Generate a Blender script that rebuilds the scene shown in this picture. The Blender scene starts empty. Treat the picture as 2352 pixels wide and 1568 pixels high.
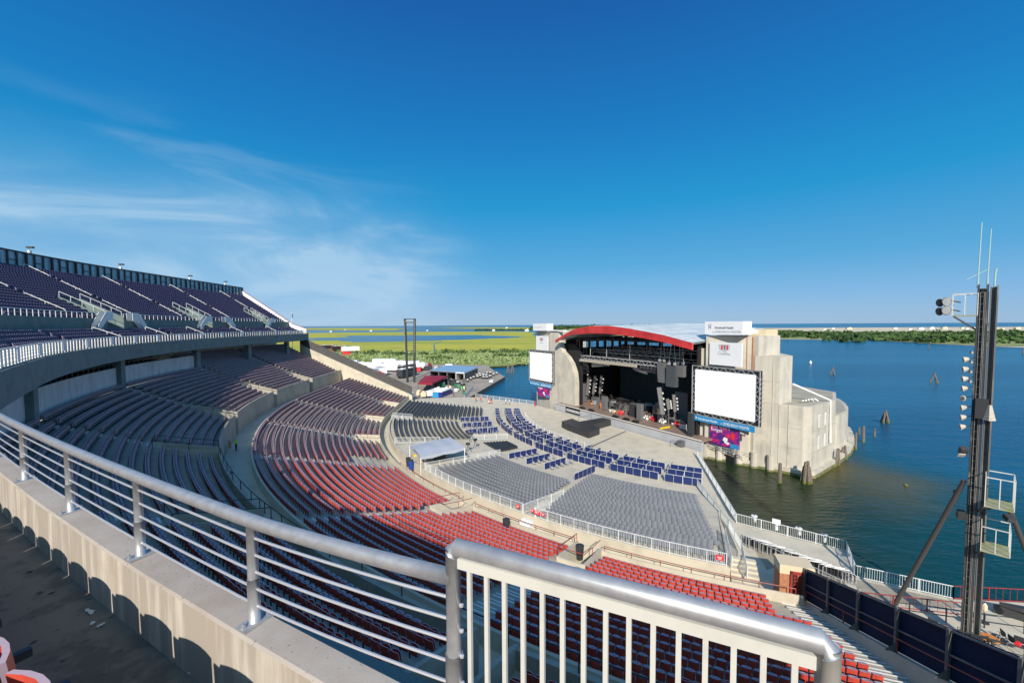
import bpy, math, random
import numpy as np
from math import radians as R, sin, cos, pi
random.seed(7); rng = np.random.default_rng(7)
sc = bpy.context.scene
col = sc.collection
# ------------------------------------------------------------------ camera
EYE = 24.0                                   # camera height above the water (z = 0)
PITCH = math.atan(.0505); ROLL = .0055
FP, PX, PY = 960., 1176., 794.4              # focal length and principal point of a 2352 x 1568 frame
def _basis():
    f = np.array([0, cos(PITCH), -sin(PITCH)]); r = np.array([1., 0, 0]); u = np.cross(r, f)
    c, s = cos(ROLL), sin(ROLL)
    return f, r*c-u*s, u*c+r*s
CF, CR, CU = _basis()
cam_d = bpy.data.cameras.new('camera'); cam = bpy.data.objects.new('camera', cam_d); col.objects.link(cam)
from mathutils import Matrix, Vector
m = Matrix(((CR[0], CU[0], -CF[0], 0), (CR[1], CU[1], -CF[1], 0), (CR[2], CU[2], -CF[2], EYE), (0, 0, 0, 1)))
cam.matrix_world = m
cam_d.sensor_width = 36; cam_d.lens = 36*FP/2352; cam_d.shift_y = (PY-784)/2352
cam_d.clip_start = .05; cam_d.clip_end = 60000
sc.camera = cam
# ------------------------------------------------------------------ world and sun
SUN_EL = R(30.5); SUN_AZ = R(184)            # clockwise from +Y
w = bpy.data.worlds.new('World'); sc.world = w; w.use_nodes = True
nt = w.node_tree; nd = nt.nodes; lk = nt.links; nd.clear()
out = nd.new('ShaderNodeOutputWorld'); bg = nd.new('ShaderNodeBackground'); lk.new(bg.outputs[0], out.inputs[0])
sky = nd.new('ShaderNodeTexSky'); sky.sky_type = 'NISHITA'; sky.sun_disc = False
sky.sun_elevation = SUN_EL; sky.sun_rotation = SUN_AZ; sky.air_density = 1.0; sky.dust_density = .25; sky.ozone_density = 2.6
hs = nd.new('ShaderNodeHueSaturation'); hs.inputs['Saturation'].default_value = 1.22; hs.inputs['Value'].default_value = 1.0
lk.new(sky.outputs[0], hs.inputs['Color'])
tc = nd.new('ShaderNodeTexCoord'); sx = nd.new('ShaderNodeSeparateXYZ'); lk.new(tc.outputs['Generated'], sx.inputs[0])
mp = nd.new('ShaderNodeMapping'); mp.inputs['Scale'].default_value = (1.1, 1.3, 4.6); mp.inputs['Rotation'].default_value = (0, R(-14), 0)
lk.new(tc.outputs['Generated'], mp.inputs[0])
nz = nd.new('ShaderNodeTexNoise'); nz.inputs['Scale'].default_value = 1.9; nz.inputs['Detail'].default_value = 9; nz.inputs['Roughness'].default_value = .55; nz.inputs['Distortion'].default_value = 1.1
lk.new(mp.outputs[0], nz.inputs['Vector'])
def M(op, a, b=None, c=None):
    n = nd.new('ShaderNodeMath'); n.operation = op
    for i, v in enumerate((a, b, c)):
        if v is None: continue
        if isinstance(v, (int, float)): n.inputs[i].default_value = v
        else: lk.new(v, n.inputs[i])
    return n.outputs[0]
def MR(v, a, b, c, d, s='SMOOTHSTEP'):
    n = nd.new('ShaderNodeMapRange'); n.interpolation_type = s
    lk.new(v, n.inputs[0])
    for i, x in enumerate((a, b, c, d)): n.inputs[i+1].default_value = x
    return n.outputs[0]
X, Y, Z = sx.outputs
left = MR(M('SUBTRACT', M('MULTIPLY', X, -1), M('MULTIPLY', Z, .6)), -.08, .34, 0, 1)      # the cirrus bank stands in the west
low = MR(Z, .02, .10, 0, 1); high = MR(Z, .40, .16, 0, 1)
cl = MR(nz.outputs[0], .47, .70, 0, 1)
veil = MR(nz.outputs[0], .30, .75, .25, 1)
f1 = M('MULTIPLY', M('MULTIPLY', cl, left), M('MULTIPLY', low, high))
f2 = M('MULTIPLY', M('MULTIPLY', veil, left), MR(Z, .34, .12, 0, .95))
fac = M('MINIMUM', M('ADD', M('MULTIPLY', f1, .48), f2), .74)
mx = nd.new('ShaderNodeMix'); mx.data_type = 'RGBA'
lk.new(fac, mx.inputs[0]); mx.inputs[7].default_value = (3.6, 5.2, 6.7, 1)
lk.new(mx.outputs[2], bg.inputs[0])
rp = nd.new('ShaderNodeValToRGB'); lk.new(Z, rp.inputs[0]); cr = rp.color_ramp
stops = [(0, (2.2, 3.7, 5.6)), (.05, (1.5, 3.4, 5.9)), (.13, (.60, 2.9, 5.4)), (.26, (.05, 2.35, 5.0)), (.40, (.04, 1.60, 4.3)), (.58, (.06, .92, 3.3)), (1, (.08, .5, 2.4))]
while len(cr.elements) < len(stops): cr.elements.new(.5)
for e_, (p_, c_) in zip(cr.elements, stops): e_.position = p_; e_.color = (*c_, 1)
blend = nd.new('ShaderNodeMix'); blend.data_type = 'RGBA'; blend.inputs[0].default_value = .90
lk.new(hs.outputs[0], blend.inputs[6]); lk.new(rp.outputs[0], blend.inputs[7]); back = nd.new('ShaderNodeMix'); back.data_type = 'RGBA'; lk.new(MR(Y, .10, -.35, 0, 1), back.inputs[0]); lk.new(blend.outputs[2], back.inputs[6]); back.inputs[7].default_value = (1.9, 4.1, 6.2, 1); lk.new(back.outputs[2], mx.inputs[6]); bg.inputs[1].default_value = .10  # unseen sky behind the camera is brightened to fill the bowl's shade
sl = bpy.data.lights.new('sun', 'SUN'); sl.energy = 4.4; sl.angle = R(.53); sl.color = (1, .91, .78)
so = bpy.data.objects.new('sun', sl); col.objects.link(so)
sd = Vector((sin(SUN_AZ)*cos(SUN_EL), cos(SUN_AZ)*cos(SUN_EL), sin(SUN_EL)))
so.rotation_euler = sd.to_track_quat('Z', 'Y').to_euler(); so.location = (0, -60, 80)
sc.view_settings.view_transform = 'Standard'; sc.view_settings.look = 'None'
sc.view_settings.exposure = 0.35; sc.view_settings.gamma = 1; sc.view_settings.use_curve_mapping = False
# ------------------------------------------------------------------ helpers
def at(x, y, d):
    """ground point d metres below the eye seen at (x, y) of the 2352 px frame"""
    v = CF+CR*((x-PX)/FP)-CU*((y-PY)/FP); p = v*(-d/v[2]); return (float(p[0]), float(p[1]), EYE-d)
def atY_(x, y, Y):
    v = CF+CR*((x-PX)/FP)-CU*((y-PY)/FP); p = v*(Y/v[1]); return (float(p[0]), float(p[1]), EYE+float(p[2]))
def s3(x, y): return (1194.4+x/3.938, 716.6+y/3.938)
def s4(x, y): return (1745.7+x/3.879, 716.6+y/3.879)
def b1(x, y): return (918.8+x/7.529, 790.2+y/7.529)
def zb(x, y): return (689+x/4.339, 716.6+y/4.339)
def z8(x, y): return (1653.8+x/3.063, 1056.6+y/3.063)
CX_, CY_, PH0 = 47.16, 101.85, 183.2
_u0 = (cos(R(PH0)), sin(R(PH0))); _t0 = (sin(R(PH0)), -cos(R(PH0)))
def P(r, a, z=0.):
    if a >= PH0: return (CX_+r*cos(R(a)), CY_+r*sin(R(a)), z)
    s = R(PH0-a)*r
    return (CX_+r*_u0[0]+s*_t0[0], CY_+r*_u0[1]+s*_t0[1], z)
def Pdir(a):                                  # angle of the outward radial direction
    return R(max(a, PH0))
def ra(x, y):
    dx, dy = x-CX_, y-CY_; a = math.degrees(math.atan2(dy, dx)) % 360
    if a >= PH0: return math.hypot(dx, dy), a
    r = dx*_u0[0]+dy*_u0[1]; s = dx*_t0[0]+dy*_t0[1]; return r, PH0-math.degrees(s/r)
OS = (21.9, 89.3); TS = (.512, -.859); NS = (-.859, -.512); ST_ANG = math.atan2(TS[1], TS[0])
def S(t, n, z=0.): return (OS[0]+t*TS[0]+n*NS[0], OS[1]+t*TS[1]+n*NS[1], z)

def tag(o, label=None, cat=None, group=None, kind=None):
    if label: o['label'] = label
    if cat: o['category'] = cat
    if group: o['group'] = group
    if kind: o['kind'] = kind
    return o
def thing(name, label, cat, loc=(0, 0, 0), rz=0, group=None):
    o = bpy.data.objects.new(name, None); col.objects.link(o); o.location = loc; o.rotation_euler = (0, 0, rz); o.empty_display_size = .3
    return tag(o, label, cat, group)
class MB:
    def __init__(s, ox=0, oy=0, oz=0): s.v = []; s.f = []; s.m = []; s.o = (ox, oy, oz)
    def add(s, vs, fs, mi=0):
        b = len(s.v); s.v += [(p[0]-s.o[0], p[1]-s.o[1], p[2]-s.o[2]) for p in vs]; s.f += [tuple(i+b for i in f) for f in fs]; s.m += [mi]*len(fs)
    def poly(s, vs, mi=0): s.add(vs, [tuple(range(len(vs)))], mi)
    def box(s, c, size, rz=0, mi=0, tilt=0):
        hx, hy, hz = size[0]/2, size[1]/2, size[2]/2; vs = []
        for dz in (-hz, hz):
            for dx, dy in ((-hx, -hy), (hx, -hy), (hx, hy), (-hx, hy)):
                x, y, z = dx, dy, dz
                if tilt: y, z = y*cos(tilt)-z*sin(tilt), y*sin(tilt)+z*cos(tilt)
                vs.append((c[0]+x*cos(rz)-y*sin(rz), c[1]+x*sin(rz)+y*cos(rz), c[2]+z))
        s.add(vs, [(3, 2, 1, 0), (4, 5, 6, 7), (0, 1, 5, 4), (1, 2, 6, 5), (2, 3, 7, 6), (3, 0, 4, 7)], mi)
    def bar(s, p, q, w, h=None, mi=0):
        p = Vector(p); q = Vector(q); d = (q-p)
        if d.length < 1e-6: return
        d.normalize(); up = Vector((0, 0, 1)) if abs(d.z) < .95 else Vector((0, 1, 0))
        a = d.cross(up).normalized()*(w/2); b = a.cross(d).normalized()*((h or w)/2)
        vs = [tuple(e+i+j) for e in (p, q) for i, j in ((-a, -b), (a, -b), (a, b), (-a, b))]
        s.add(vs, [(3, 2, 1, 0), (4, 5, 6, 7), (0, 1, 5, 4), (1, 2, 6, 5), (2, 3, 7, 6), (3, 0, 4, 7)], mi)
    def tube(s, pts, r, n=8, mi=0, cap=True):
        pts = [Vector(p) for p in pts]; rr = r if isinstance(r, (list, tuple)) else [r]*len(pts); vs = []
        for i, p in enumerate(pts):
            d = (pts[min(i+1, len(pts)-1)]-pts[max(i-1, 0)]).normalized()
            up = Vector((0, 0, 1)) if abs(d.z) < .95 else Vector((0, 1, 0))
            a = d.cross(up).normalized(); b = a.cross(d).normalized()
            for k in range(n): t = 2*pi*k/n; vs.append(tuple(p+a*(rr[i]*cos(t))+b*(rr[i]*sin(t))))
        fs = []
        for i in range(len(pts)-1):
            for k in range(n): fs.append((i*n+k, i*n+(k+1) % n, (i+1)*n+(k+1) % n, (i+1)*n+k))
        if cap: fs += [tuple(range(n)), tuple(range(len(pts)*n-1, (len(pts)-1)*n-1, -1))]
        s.add(vs, fs, mi)
    def prism(s, pg, z0, z1, mi=0, mtop=None):
        n = len(pg)
        vs = [(p[0], p[1], z0) for p in pg]+[(p[0], p[1], z1 if not isinstance(z1, (list, tuple)) else z1[i]) for i, p in enumerate(pg)]
        area = sum(pg[i][0]*pg[(i+1) % n][1]-pg[(i+1) % n][0]*pg[i][1] for i in range(n))
        idx = list(range(n)) if area > 0 else list(range(n))[::-1]
        s.add(vs, [tuple(idx[::-1])], mi); s.add(vs, [tuple(i+n for i in idx)], mi if mtop is None else mtop)
        s.add(vs, [(idx[i], idx[(i+1) % n], idx[(i+1) % n]+n, idx[i]+n) for i in range(n)], mi)
    def lathe(s, c, prof, n=12, mi=0):
        vs = [(c[0]+r*cos(2*pi*k/n), c[1]+r*sin(2*pi*k/n), c[2]+z) for r, z in prof for k in range(n)]
        fs = [(i*n+k, i*n+(k+1) % n, (i+1)*n+(k+1) % n, (i+1)*n+k) for i in range(len(prof)-1) for k in range(n)]
        fs += [tuple(range(n))[::-1], tuple(range((len(prof)-1)*n, len(prof)*n))]
        s.add(vs, fs, mi)
    def build(s, name, mats, parent=None, smooth=False):
        me = bpy.data.meshes.new(name); me.from_pydata(s.v, [], s.f); 
        for mt in (mats if isinstance(mats, (list, tuple)) else [mats]): me.materials.append(mt)
        me.polygons.foreach_set('material_index', s.m)
        if smooth: me.polygons.foreach_set('use_smooth', [True]*len(s.f))
        me.update(); o = bpy.data.objects.new(name, me); col.objects.link(o)
        if parent: o.parent = parent
        else: o.location = s.o
        return o
def np_mesh(name, tv, tf, tm, pos, ang, mats, scale=None):
    """merge copies of a template (all quads) into one mesh"""
    tv = np.array(tv, float); tf = np.array(tf, int); tm = np.array(tm, int); n = len(pos)
    c, s_ = np.cos(ang)[:, None], np.sin(ang)[:, None]
    sc_ = np.ones((n, 1)) if scale is None else np.array(scale)[:, None]
    x = (tv[None, :, 0]*c-tv[None, :, 1]*s_)*sc_+pos[:, 0:1]; y = (tv[None, :, 0]*s_+tv[None, :, 1]*c)*sc_+pos[:, 1:2]; z = tv[None, :, 2]*sc_+pos[:, 2:3]
    V = np.stack([x, y, z], 2).reshape(-1, 3); F = (tf[None]+(np.arange(n)*len(tv))[:, None, None]).reshape(-1, 4)
    return raw_mesh(name, V, F, np.tile(tm, n), mats)
def raw_mesh(name, V, F, MI, mats):
    me = bpy.data.meshes.new(name); me.vertices.add(len(V)); me.vertices.foreach_set('co', np.asarray(V, np.float32).ravel())
    nf = len(F); me.loops.add(nf*4); me.polygons.add(nf)
    me.polygons.foreach_set('loop_start', np.arange(nf, dtype=np.int32)*4); me.loops.foreach_set('vertex_index', F.astype(np.int32).ravel())
    for mt in mats: me.materials.append(mt)
    me.polygons.foreach_set('material_index', MI.astype(np.int32)); me.polygons.foreach_set('use_smooth', np.zeros(nf, dtype=bool)); me.update(calc_edges=True); me.validate()
    o = bpy.data.objects.new(name, me); col.objects.link(o); return o
def copy_tree(o, parent=None):
    c = o.copy(); col.objects.link(c)
    if parent: c.parent = parent
    for ch in o.children: copy_tree(ch, c)
    return c
ORD = ['zeroth', 'first', 'second', 'third', 'fourth', 'fifth', 'sixth', 'seventh', 'eighth', 'ninth', 'tenth', 'eleventh', 'twelfth', 'thirteenth', 'fourteenth', 'fifteenth', 'sixteenth', 'seventeenth', 'eighteenth', 'nineteenth', 'twentieth']
def ordn(n):
    if n <= 20: return ORD[n]
    t = {2: 'twenty', 3: 'thirty', 4: 'forty', 5: 'fifty'}[n//10]; return t+'-'+ORD[n % 10] if n % 10 else t[:-1]+'ieth'
# ------------------------------------------------------------------ materials
def mat(name, c, rough=.7, metal=0, noise=None, bump=0, bscale=20, spec=.5, stretch=(1, 1, 1), emit=None, c3=None, n3=None, detail=6):
    """noise = (scale, second colour, lo, hi)"""
    m = bpy.data.materials.new(name); m.use_nodes = True; t = m.node_tree; b = t.nodes['Principled BSDF']
    b.inputs['Base Color'].default_value = (*c, 1); b.inputs['Roughness'].default_value = rough; b.inputs['Metallic'].default_value = metal
    b.inputs['Specular IOR Level'].default_value = spec
    if emit: b.inputs['Emission Color'].default_value = (*emit[0], 1); b.inputs['Emission Strength'].default_value = emit[1]
    if noise or bump or c3:
        g = t.nodes.new('ShaderNodeNewGeometry'); mpp = t.nodes.new('ShaderNodeMapping'); mpp.inputs['Scale'].default_value = stretch
        t.links.new(g.outputs['Position'], mpp.inputs[0])
    def lay(prev, ns):
        n = t.nodes.new('ShaderNodeTexNoise'); n.inputs['Scale'].default_value = ns[0]; n.inputs['Detail'].default_value = detail; n.inputs['Roughness'].default_value = .6
        t.links.new((mpp if len(ns) < 5 else g).outputs[0] if len(ns) < 5 else g.outputs['Position'], n.inputs['Vector'])
        rmp = t.nodes.new('ShaderNodeMapRange'); rmp.inputs[1].default_value = ns[2]; rmp.inputs[2].default_value = ns[3]
        t.links.new(n.outputs[0], rmp.inputs[0])
        x = t.nodes.new('ShaderNodeMix'); x.data_type = 'RGBA'; t.links.new(rmp.outputs[0], x.inputs[0])
        if prev is None: x.inputs[6].default_value = (*c, 1)
        else: t.links.new(prev, x.inputs[6])
        x.inputs[7].default_value = (*ns[1], 1); return x.outputs[2]
    o = None
    if noise: o = lay(None, noise)
    if n3: o = lay(o, n3)
    if o is not None: t.links.new(o, b.inputs['Base Color'])
    if bump:
        n = t.nodes.new('ShaderNodeTexNoise'); n.inputs['Scale'].default_value = bscale; n.inputs['Detail'].default_value = 5
        t.links.new(mpp.outputs[0], n.inputs['Vector'])
        bp = t.nodes.new('ShaderNodeBump'); bp.inputs['Strength'].default_value = bump; bp.inputs['Distance'].default_value = .02
        t.links.new(n.outputs[0], bp.inputs['Height']); t.links.new(bp.outputs[0], b.inputs['Normal'])
    return m
MT = {}
MT['conc'] = mat('concrete', (.40, .365, .30), .85, noise=(.35, (.27, .25, .21), .42, .75), n3=(6, (.20, .185, .16), .55, .95, 1), bump=.25, bscale=8)
MT['pale'] = mat('pale_concrete', (.58, .52, .415), .85, noise=(.5, (.44, .40, .32), .45, .75), n3=(2.5, (.30, .27, .22), .62, .95, 1), bump=.15, bscale=6)
MT['tower'] = mat('weathered_concrete', (.51, .475, .41), .85, noise=(.8, (.31, .28, .24), .46, .80), stretch=(1, 1, .10), n3=(.35, (.60, .55, .46), .45, .7, 1), bump=.15, bscale=5)
MT['ledge'] = mat('mossy_ledge', (.25, .22, .12), .9, noise=(1.2, (.10, .13, .03), .4, .6), bump=.5, bscale=4)
MT['curb'] = mat('curb_concrete', (.40, .36, .325), .9, noise=(2.2, (.34, .29, .25), .40, .70), n3=(40, (.12, .10, .09), .62, .70, 1), bump=.10, bscale=70)
MT['curbface'] = mat('stained_curb_face', (.37, .325, .275), .88, noise=(7, (.60, .55, .47), .48, .70), stretch=(1, 1, .10), n3=(2.5, (.40, .33, .26), .5, .8, 1), bump=.05, bscale=40)
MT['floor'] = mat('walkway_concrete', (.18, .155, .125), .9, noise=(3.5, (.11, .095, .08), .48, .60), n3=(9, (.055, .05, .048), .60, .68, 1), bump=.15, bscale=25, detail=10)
MT['steel'] = mat('galvanised_pipe', (.50, .51, .53), .40, .5, noise=(14, (.38, .39, .42), .35, .7))
MT['gate'] = mat('white_painted_steel', (.60, .60, .56), .45, 0, noise=(5, (.50, .50, .46), .5, .8))
MT['rod'] = mat('steel_rod', (.78, .78, .80), .35, .6)
MT['white'] = mat('white_paint', (.78, .78, .76), .5, noise=(1.5, (.66, .66, .63), .5, .8))
MT['whitefence'] = mat('white_fence_paint', (.66, .68, .68), .5)
MT['red'] = mat('red_seat_plastic', (.60, .085, .055), .42, noise=(.9, (.46, .04, .03), .4, .7), spec=.4)
MT['mauve'] = mat('faded_seat_plastic', (.22, .16, .195), .5, noise=(.6, (.24, .10, .10), .5, .75), spec=.5)
MT['rim'] = mat('bleached_seat_rim', (.50, .37, .42), .5)
MT['shadeseat'] = mat('shade_toned_seat_plastic', (.048, .036, .105), .5, noise=(.7, (.09, .04, .07), .5, .8))  # red deck seats with their shade put into the colour as plum
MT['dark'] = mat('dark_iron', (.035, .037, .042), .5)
MT['black'] = mat('black_cloth', (.012, .013, .016), .8)
MT['blackd'] = mat('black_deck', (.03, .032, .038), .55, noise=(2, (.045, .045, .05), .4, .7), bump=.2, bscale=5)
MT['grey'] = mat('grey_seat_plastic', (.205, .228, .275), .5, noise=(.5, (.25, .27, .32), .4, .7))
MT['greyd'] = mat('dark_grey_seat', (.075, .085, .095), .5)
MT['greyleg'] = mat('grey_leg', (.12, .12, .13), .5)
MT['navy'] = mat('navy_panel', (.018, .028, .20), .45)
MT['blue'] = mat('navy_barrier', (.008, .022, .115), .5)
MT['redrail'] = mat('red_rail_paint', (.33, .035, .03), .5, noise=(3, (.22, .05, .035), .4, .7))
MT['redroof'] = mat('red_fascia_metal', (.62, .05, .05), .35, noise=(.4, (.40, .03, .03), .4, .7), spec=.6)
MT['roof'] = mat('pale_metal_roof', (.55, .60, .62), .45, noise=(.3, (.42, .47, .50), .4, .7))
MT['teal'] = mat('green_grey_paint', (.16, .21, .20), .75, noise=(.8, (.11, .15, .15), .4, .7))
MT['lightwall'] = mat('off_white_wall', (.60, .61, .60), .8, noise=(1, (.40, .40, .38), .4, .75), stretch=(1, 1, .3))
MT['mesh'] = mat('dark_windscreen', (.07, .068, .07), .8, noise=(1.5, (.10, .095, .095), .4, .7))
MT['glass'] = mat('pale_windscreen_panel', (.30, .42, .48), .25, noise=(1.2, (.20, .30, .36), .4, .7), spec=.8)
MT['panelwhite'] = mat('screen_white', (.86, .86, .88), .5, emit=((1, 1, 1), .25))
MT['vinyl'] = mat('white_vinyl', (.78, .78, .80), .5)
MT['cyan'] = mat('blue_vinyl', (.02, .26, .56), .45)
MT['poster'] = mat('poster_vinyl', (.42, .012, .22), .5, noise=(.9, (.07, .02, .20), .45, .55), n3=(2.0, (.75, .05, .12), .60, .66, 1))
MT['maroon'] = mat('maroon_vinyl', (.30, .015, .03), .6)
MT['txt'] = mat('letter_white', (.85, .85, .85), .5)
MT['txtg'] = mat('letter_grey', (.16, .17, .2), .5)
MT['txtl'] = mat('letter_pale_grey', (.5, .53, .56), .5)
MT['redsign'] = mat('red_sign', (.72, .03, .04), .5)
MT['orange'] = mat('orange_laminate', (.62, .22, .04), .5)
MT['truss'] = mat('truss_aluminium', (.50, .50, .50), .45, .4)
MT['rust'] = mat('rusty_steel', (.05, .045, .045), .6, noise=(1.4, (.16, .045, .02), .60, .72))
MT['tower_steel'] = mat('tower_steel', (.045, .048, .052), .55, noise=(1.7, (.22, .20, .18), .60, .75), stretch=(1, 1, .4))
MT['tower_grey'] = mat('tower_grey_flange', (.13, .13, .13), .6, noise=(1.2, (.26, .24, .21), .52, .72), stretch=(1, 1, .35))
MT['lamp'] = mat('lamp_housing', (.46, .42, .36), .45, noise=(6, (.30, .20, .13), .5, .8))
MT['plat'] = mat('mossy_platform', (.33, .32, .22), .8, noise=(1.5, (.24, .27, .08), .4, .65))
MT['wood'] = mat('weathered_boards', (.36, .32, .25), .85, noise=(1.5, (.26, .23, .18), .4, .7), n3=(12, (.20, .18, .14), .6, .8, 1))
MT['pile'] = mat('old_timber', (.20, .16, .13), .9, noise=(2, (.10, .08, .065), .4, .7), stretch=(4, 4, .5), bump=.6, bscale=6)
MT['pilegreen'] = mat('weedy_timber', (.16, .17, .05), .9, noise=(3, (.07, .08, .03), .4, .7), bump=.5, bscale=6)
MT['stagefloor'] = mat('brown_stage_boards', (.27, .19, .15), .6, noise=(.5, (.20, .145, .12), .4, .7))
MT['brick'] = mat('brown_brick', (.45, .20, .10), .8, noise=(5, (.34, .14, .07), .45, .6), stretch=(1, 1, 3))
MT['cream'] = mat('cream_paint', (.66, .55, .38), .7)
MT['asphalt'] = mat('worn_asphalt', (.38, .32, .255), .9, noise=(.15, (.26, .235, .21), .4, .7))
MT['blueroof'] = mat('light_blue_roof', (.22, .37, .55), .5, noise=(.8, (.30, .44, .6), .4, .7))
MT['teal2'] = mat('aqua_paint', (.08, .42, .42), .5)
MT['green'] = mat('bin_green', (.02, .25, .10), .5)
MT['tentgrey'] = mat('grey_canopy', (.46, .49, .55), .7, noise=(.4, (.40, .43, .50), .4, .7))
MT['binblue'] = mat('bin_blue', (.01, .06, .36), .5)
MT['yellow'] = mat('yellow_plastic', (.75, .55, .02), .5)
MT['hiviz'] = mat('lime_shirt', (.42, .85, .03), .7)
MT['pants'] = mat('black_trousers', (.012, .012, .016), .8)
MT['skin'] = mat('skin', (.42, .24, .16), .6)
MT['hair'] = mat('dark_hair', (.03, .02, .015), .8)
MT['shirt1'] = mat('orange_shirt', (.65, .15, .03), .8); MT['shirt2'] = mat('white_shirt', (.7, .7, .7), .8); MT['shirt3'] = mat('teal_shirt', (.05, .2, .22), .8); MT['shirt4'] = mat('red_shirt', (.6, .04, .04), .8); MT['shorts'] = mat('grey_shorts', (.16, .15, .15), .8)
MT['navyblack'] = mat('navy_black_sheet', (.006, .020, .052), .75, noise=(.4, (.009, .026, .062), .4, .7), spec=.15)
MT['amp'] = mat('grey_cabinet', (.14, .14, .145), .7); MT['drum'] = mat('chrome_hardware', (.5, .5, .5), .3, .7)
MT['leafa'] = mat('leaf_dark', (.035, .075, .018), .8); MT['leafb'] = mat('leaf_mid', (.07, .13, .03), .8); MT['leafc'] = mat('leaf_grey_green', (.27, .34, .15), .8)
MT['leafd'] = mat('leaf_yellow_green', (.20, .27, .06), .8)
MT['sand'] = mat('sand', (.68, .58, .42), .9, noise=(.05, (.5, .42, .3), .4, .7))
# ground sheets
MT['marsh'] = mat('marsh_grass', (.47, .435, .04), .9, noise=(.012, (.27, .33, .035), .44, .66), stretch=(.35, 1, 1), n3=(.03, (.30, .26, .05), .52, .8, 1), bump=.3, bscale=.4)
MT['scrub'] = mat('reed_ground', (.20, .25, .08), .9, noise=(.05, (.30, .32, .12), .4, .65), bump=.4, bscale=.6)
def water_mat():
    m = bpy.data.materials.new('bay_water'); m.use_nodes = True; t = m.node_tree; b = t.nodes['Principled BSDF']; L = t.links
    b.inputs['Roughness'].default_value = .22; b.inputs['IOR'].default_value = 1.33; b.inputs['Specular IOR Level'].default_value = .28
    g = t.nodes.new('ShaderNodeNewGeometry')
    def nz(scale, st, det=4):
        mp = t.nodes.new('ShaderNodeMapping'); mp.inputs['Scale'].default_value = st; mp.inputs['Rotation'].default_value = (0, 0, R(-20)); L.new(g.outputs['Position'], mp.inputs[0])
        n = t.nodes.new('ShaderNodeTexNoise'); n.inputs['Scale'].default_value = scale; n.inputs['Detail'].default_value = det; L.new(mp.outputs[0], n.inputs['Vector']); return n.outputs[0]
    def mr(v, a, b_):
        n = t.nodes.new('ShaderNodeMapRange'); n.interpolation_type = 'SMOOTHSTEP'; L.new(v, n.inputs[0]); n.inputs[1].default_value = a; n.inputs[2].default_value = b_; return n.outputs[0]
    def mixc(f, a, c):
        n = t.nodes.new('ShaderNodeMix'); n.data_type = 'RGBA'; L.new(f, n.inputs[0])
        for i, q in ((6, a), (7, c)):
            if isinstance(q, tuple): n.inputs[i].default_value = (*q, 1)
            else: L.new(q, n.inputs[i])
        return n.outputs[2]
    base = mixc(mr(nz(.02, (.25, 1, 1)), .35, .7), (.004, .072, .150), (.008, .108, .205))
    def dist(cx, cy):
        d = t.nodes.new('ShaderNodeVectorMath'); d.operation = 'DISTANCE'; L.new(g.outputs['Position'], d.inputs[0]); d.inputs[1].default_value = (cx, cy, 0)
        a = t.nodes.new('ShaderNodeMath'); a.operation = 'MULTIPLY_ADD'; L.new(nz(.09, (1, 1, 1)), a.inputs[0]); a.inputs[1].default_value = 14; L.new(d.outputs['Value'], a.inputs[2]); return a.outputs[0]
    near = mixc(mr(dist(38, 48), 24, 58), (.004, .05, .055), base)       # greener in the sheltered basin
    shoal = mixc(mr(dist(50, 65), 12, 25), (.085, .070, .018), near)      # sand shows round the foot of the stage house
    cove = mixc(mr(dist(30, 60), 16, 34), (.016, .030, .012), shoal)
    L.new(cove, b.inputs['Base Color'])
    bp = t.nodes.new('ShaderNodeBump'); bp.inputs['Strength'].default_value = .9; bp.inputs['Distance'].default_value = .35
    ad = t.nodes.new('ShaderNodeMath'); ad.operation = 'MULTIPLY_ADD'; L.new(nz(1.1, (.5, 1.4, 1), 6), ad.inputs[0]); ad.inputs[1].default_value = .6; L.new(nz(.22, (.5, 1.3, 1), 3), ad.inputs[2])
    L.new(ad.outputs[0], bp.inputs['Height']); L.new(bp.outputs[0], b.inputs['Normal']); return m
MT['water'] = water_mat()
def boards_mat():
    m = mat('boardwalk', (.40, .36, .29), .85, noise=(.6, (.30, .27, .21), .4, .7)); return m
# ------------------------------------------------------------------ setting: water, land
def sheet(name, pts, z, m, kind='structure'):
    b = MB(); area = sum(pts[i][0]*pts[(i+1) % len(pts)][1]-pts[(i+1) % len(pts)][0]*pts[i][1] for i in range(len(pts)))
    p = pts if area > 0 else pts[::-1]
    b.poly([(q[0], q[1], z) for q in p]); o = b.build(name, m); tag(o, kind=kind); return o
sheet('water', [(-30000, -3000), (30000, -3000), (30000, 40000), (-30000, 40000)], 0, MT['water'])
def wob(pts, amp, n=6):
    o = []
    for i in range(len(pts)):
        a = Vector(pts[i][:2]); c = Vector(pts[(i+1) % len(pts)][:2]); d = c-a; nn = Vector((-d.y, d.x)).normalized() if d.length else Vector((0, 0))
        k = max(1, int(min(n, d.length/amp/2)))
        for j in range(k):
            q = a+d*(j/k)+(nn*random.uniform(-amp, amp) if j else Vector((0, 0))); o.append((q.x, q.y))
    return o
sheet('marsh', wob([(-9000, 1000), (-2600, 1500), (-659, 1437), (-430, 1500), (-224, 1522), (20, 1500), (70, 1300), (52, 900), (38, 640), (28, 420), (18, 300), (14, 264), (-1, 237), (-17, 231), (-60, 245), (-140, 262), (-400, 300), (-2000, 300), (-9000, 300)], 8), .35, MT['marsh'])
sheet('lagoon', wob([(-285, 684), (-260, 640), (-213, 600), (-140, 640), (-60, 700), (10, 780), (30, 850), (-10, 880), (-86, 985), (-200, 980), (-330, 990), (-420, 1000), (-330, 860), (-420, 800), (-330, 760), (-400, 700)], 9, 8), .42, MT['water'])
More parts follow.
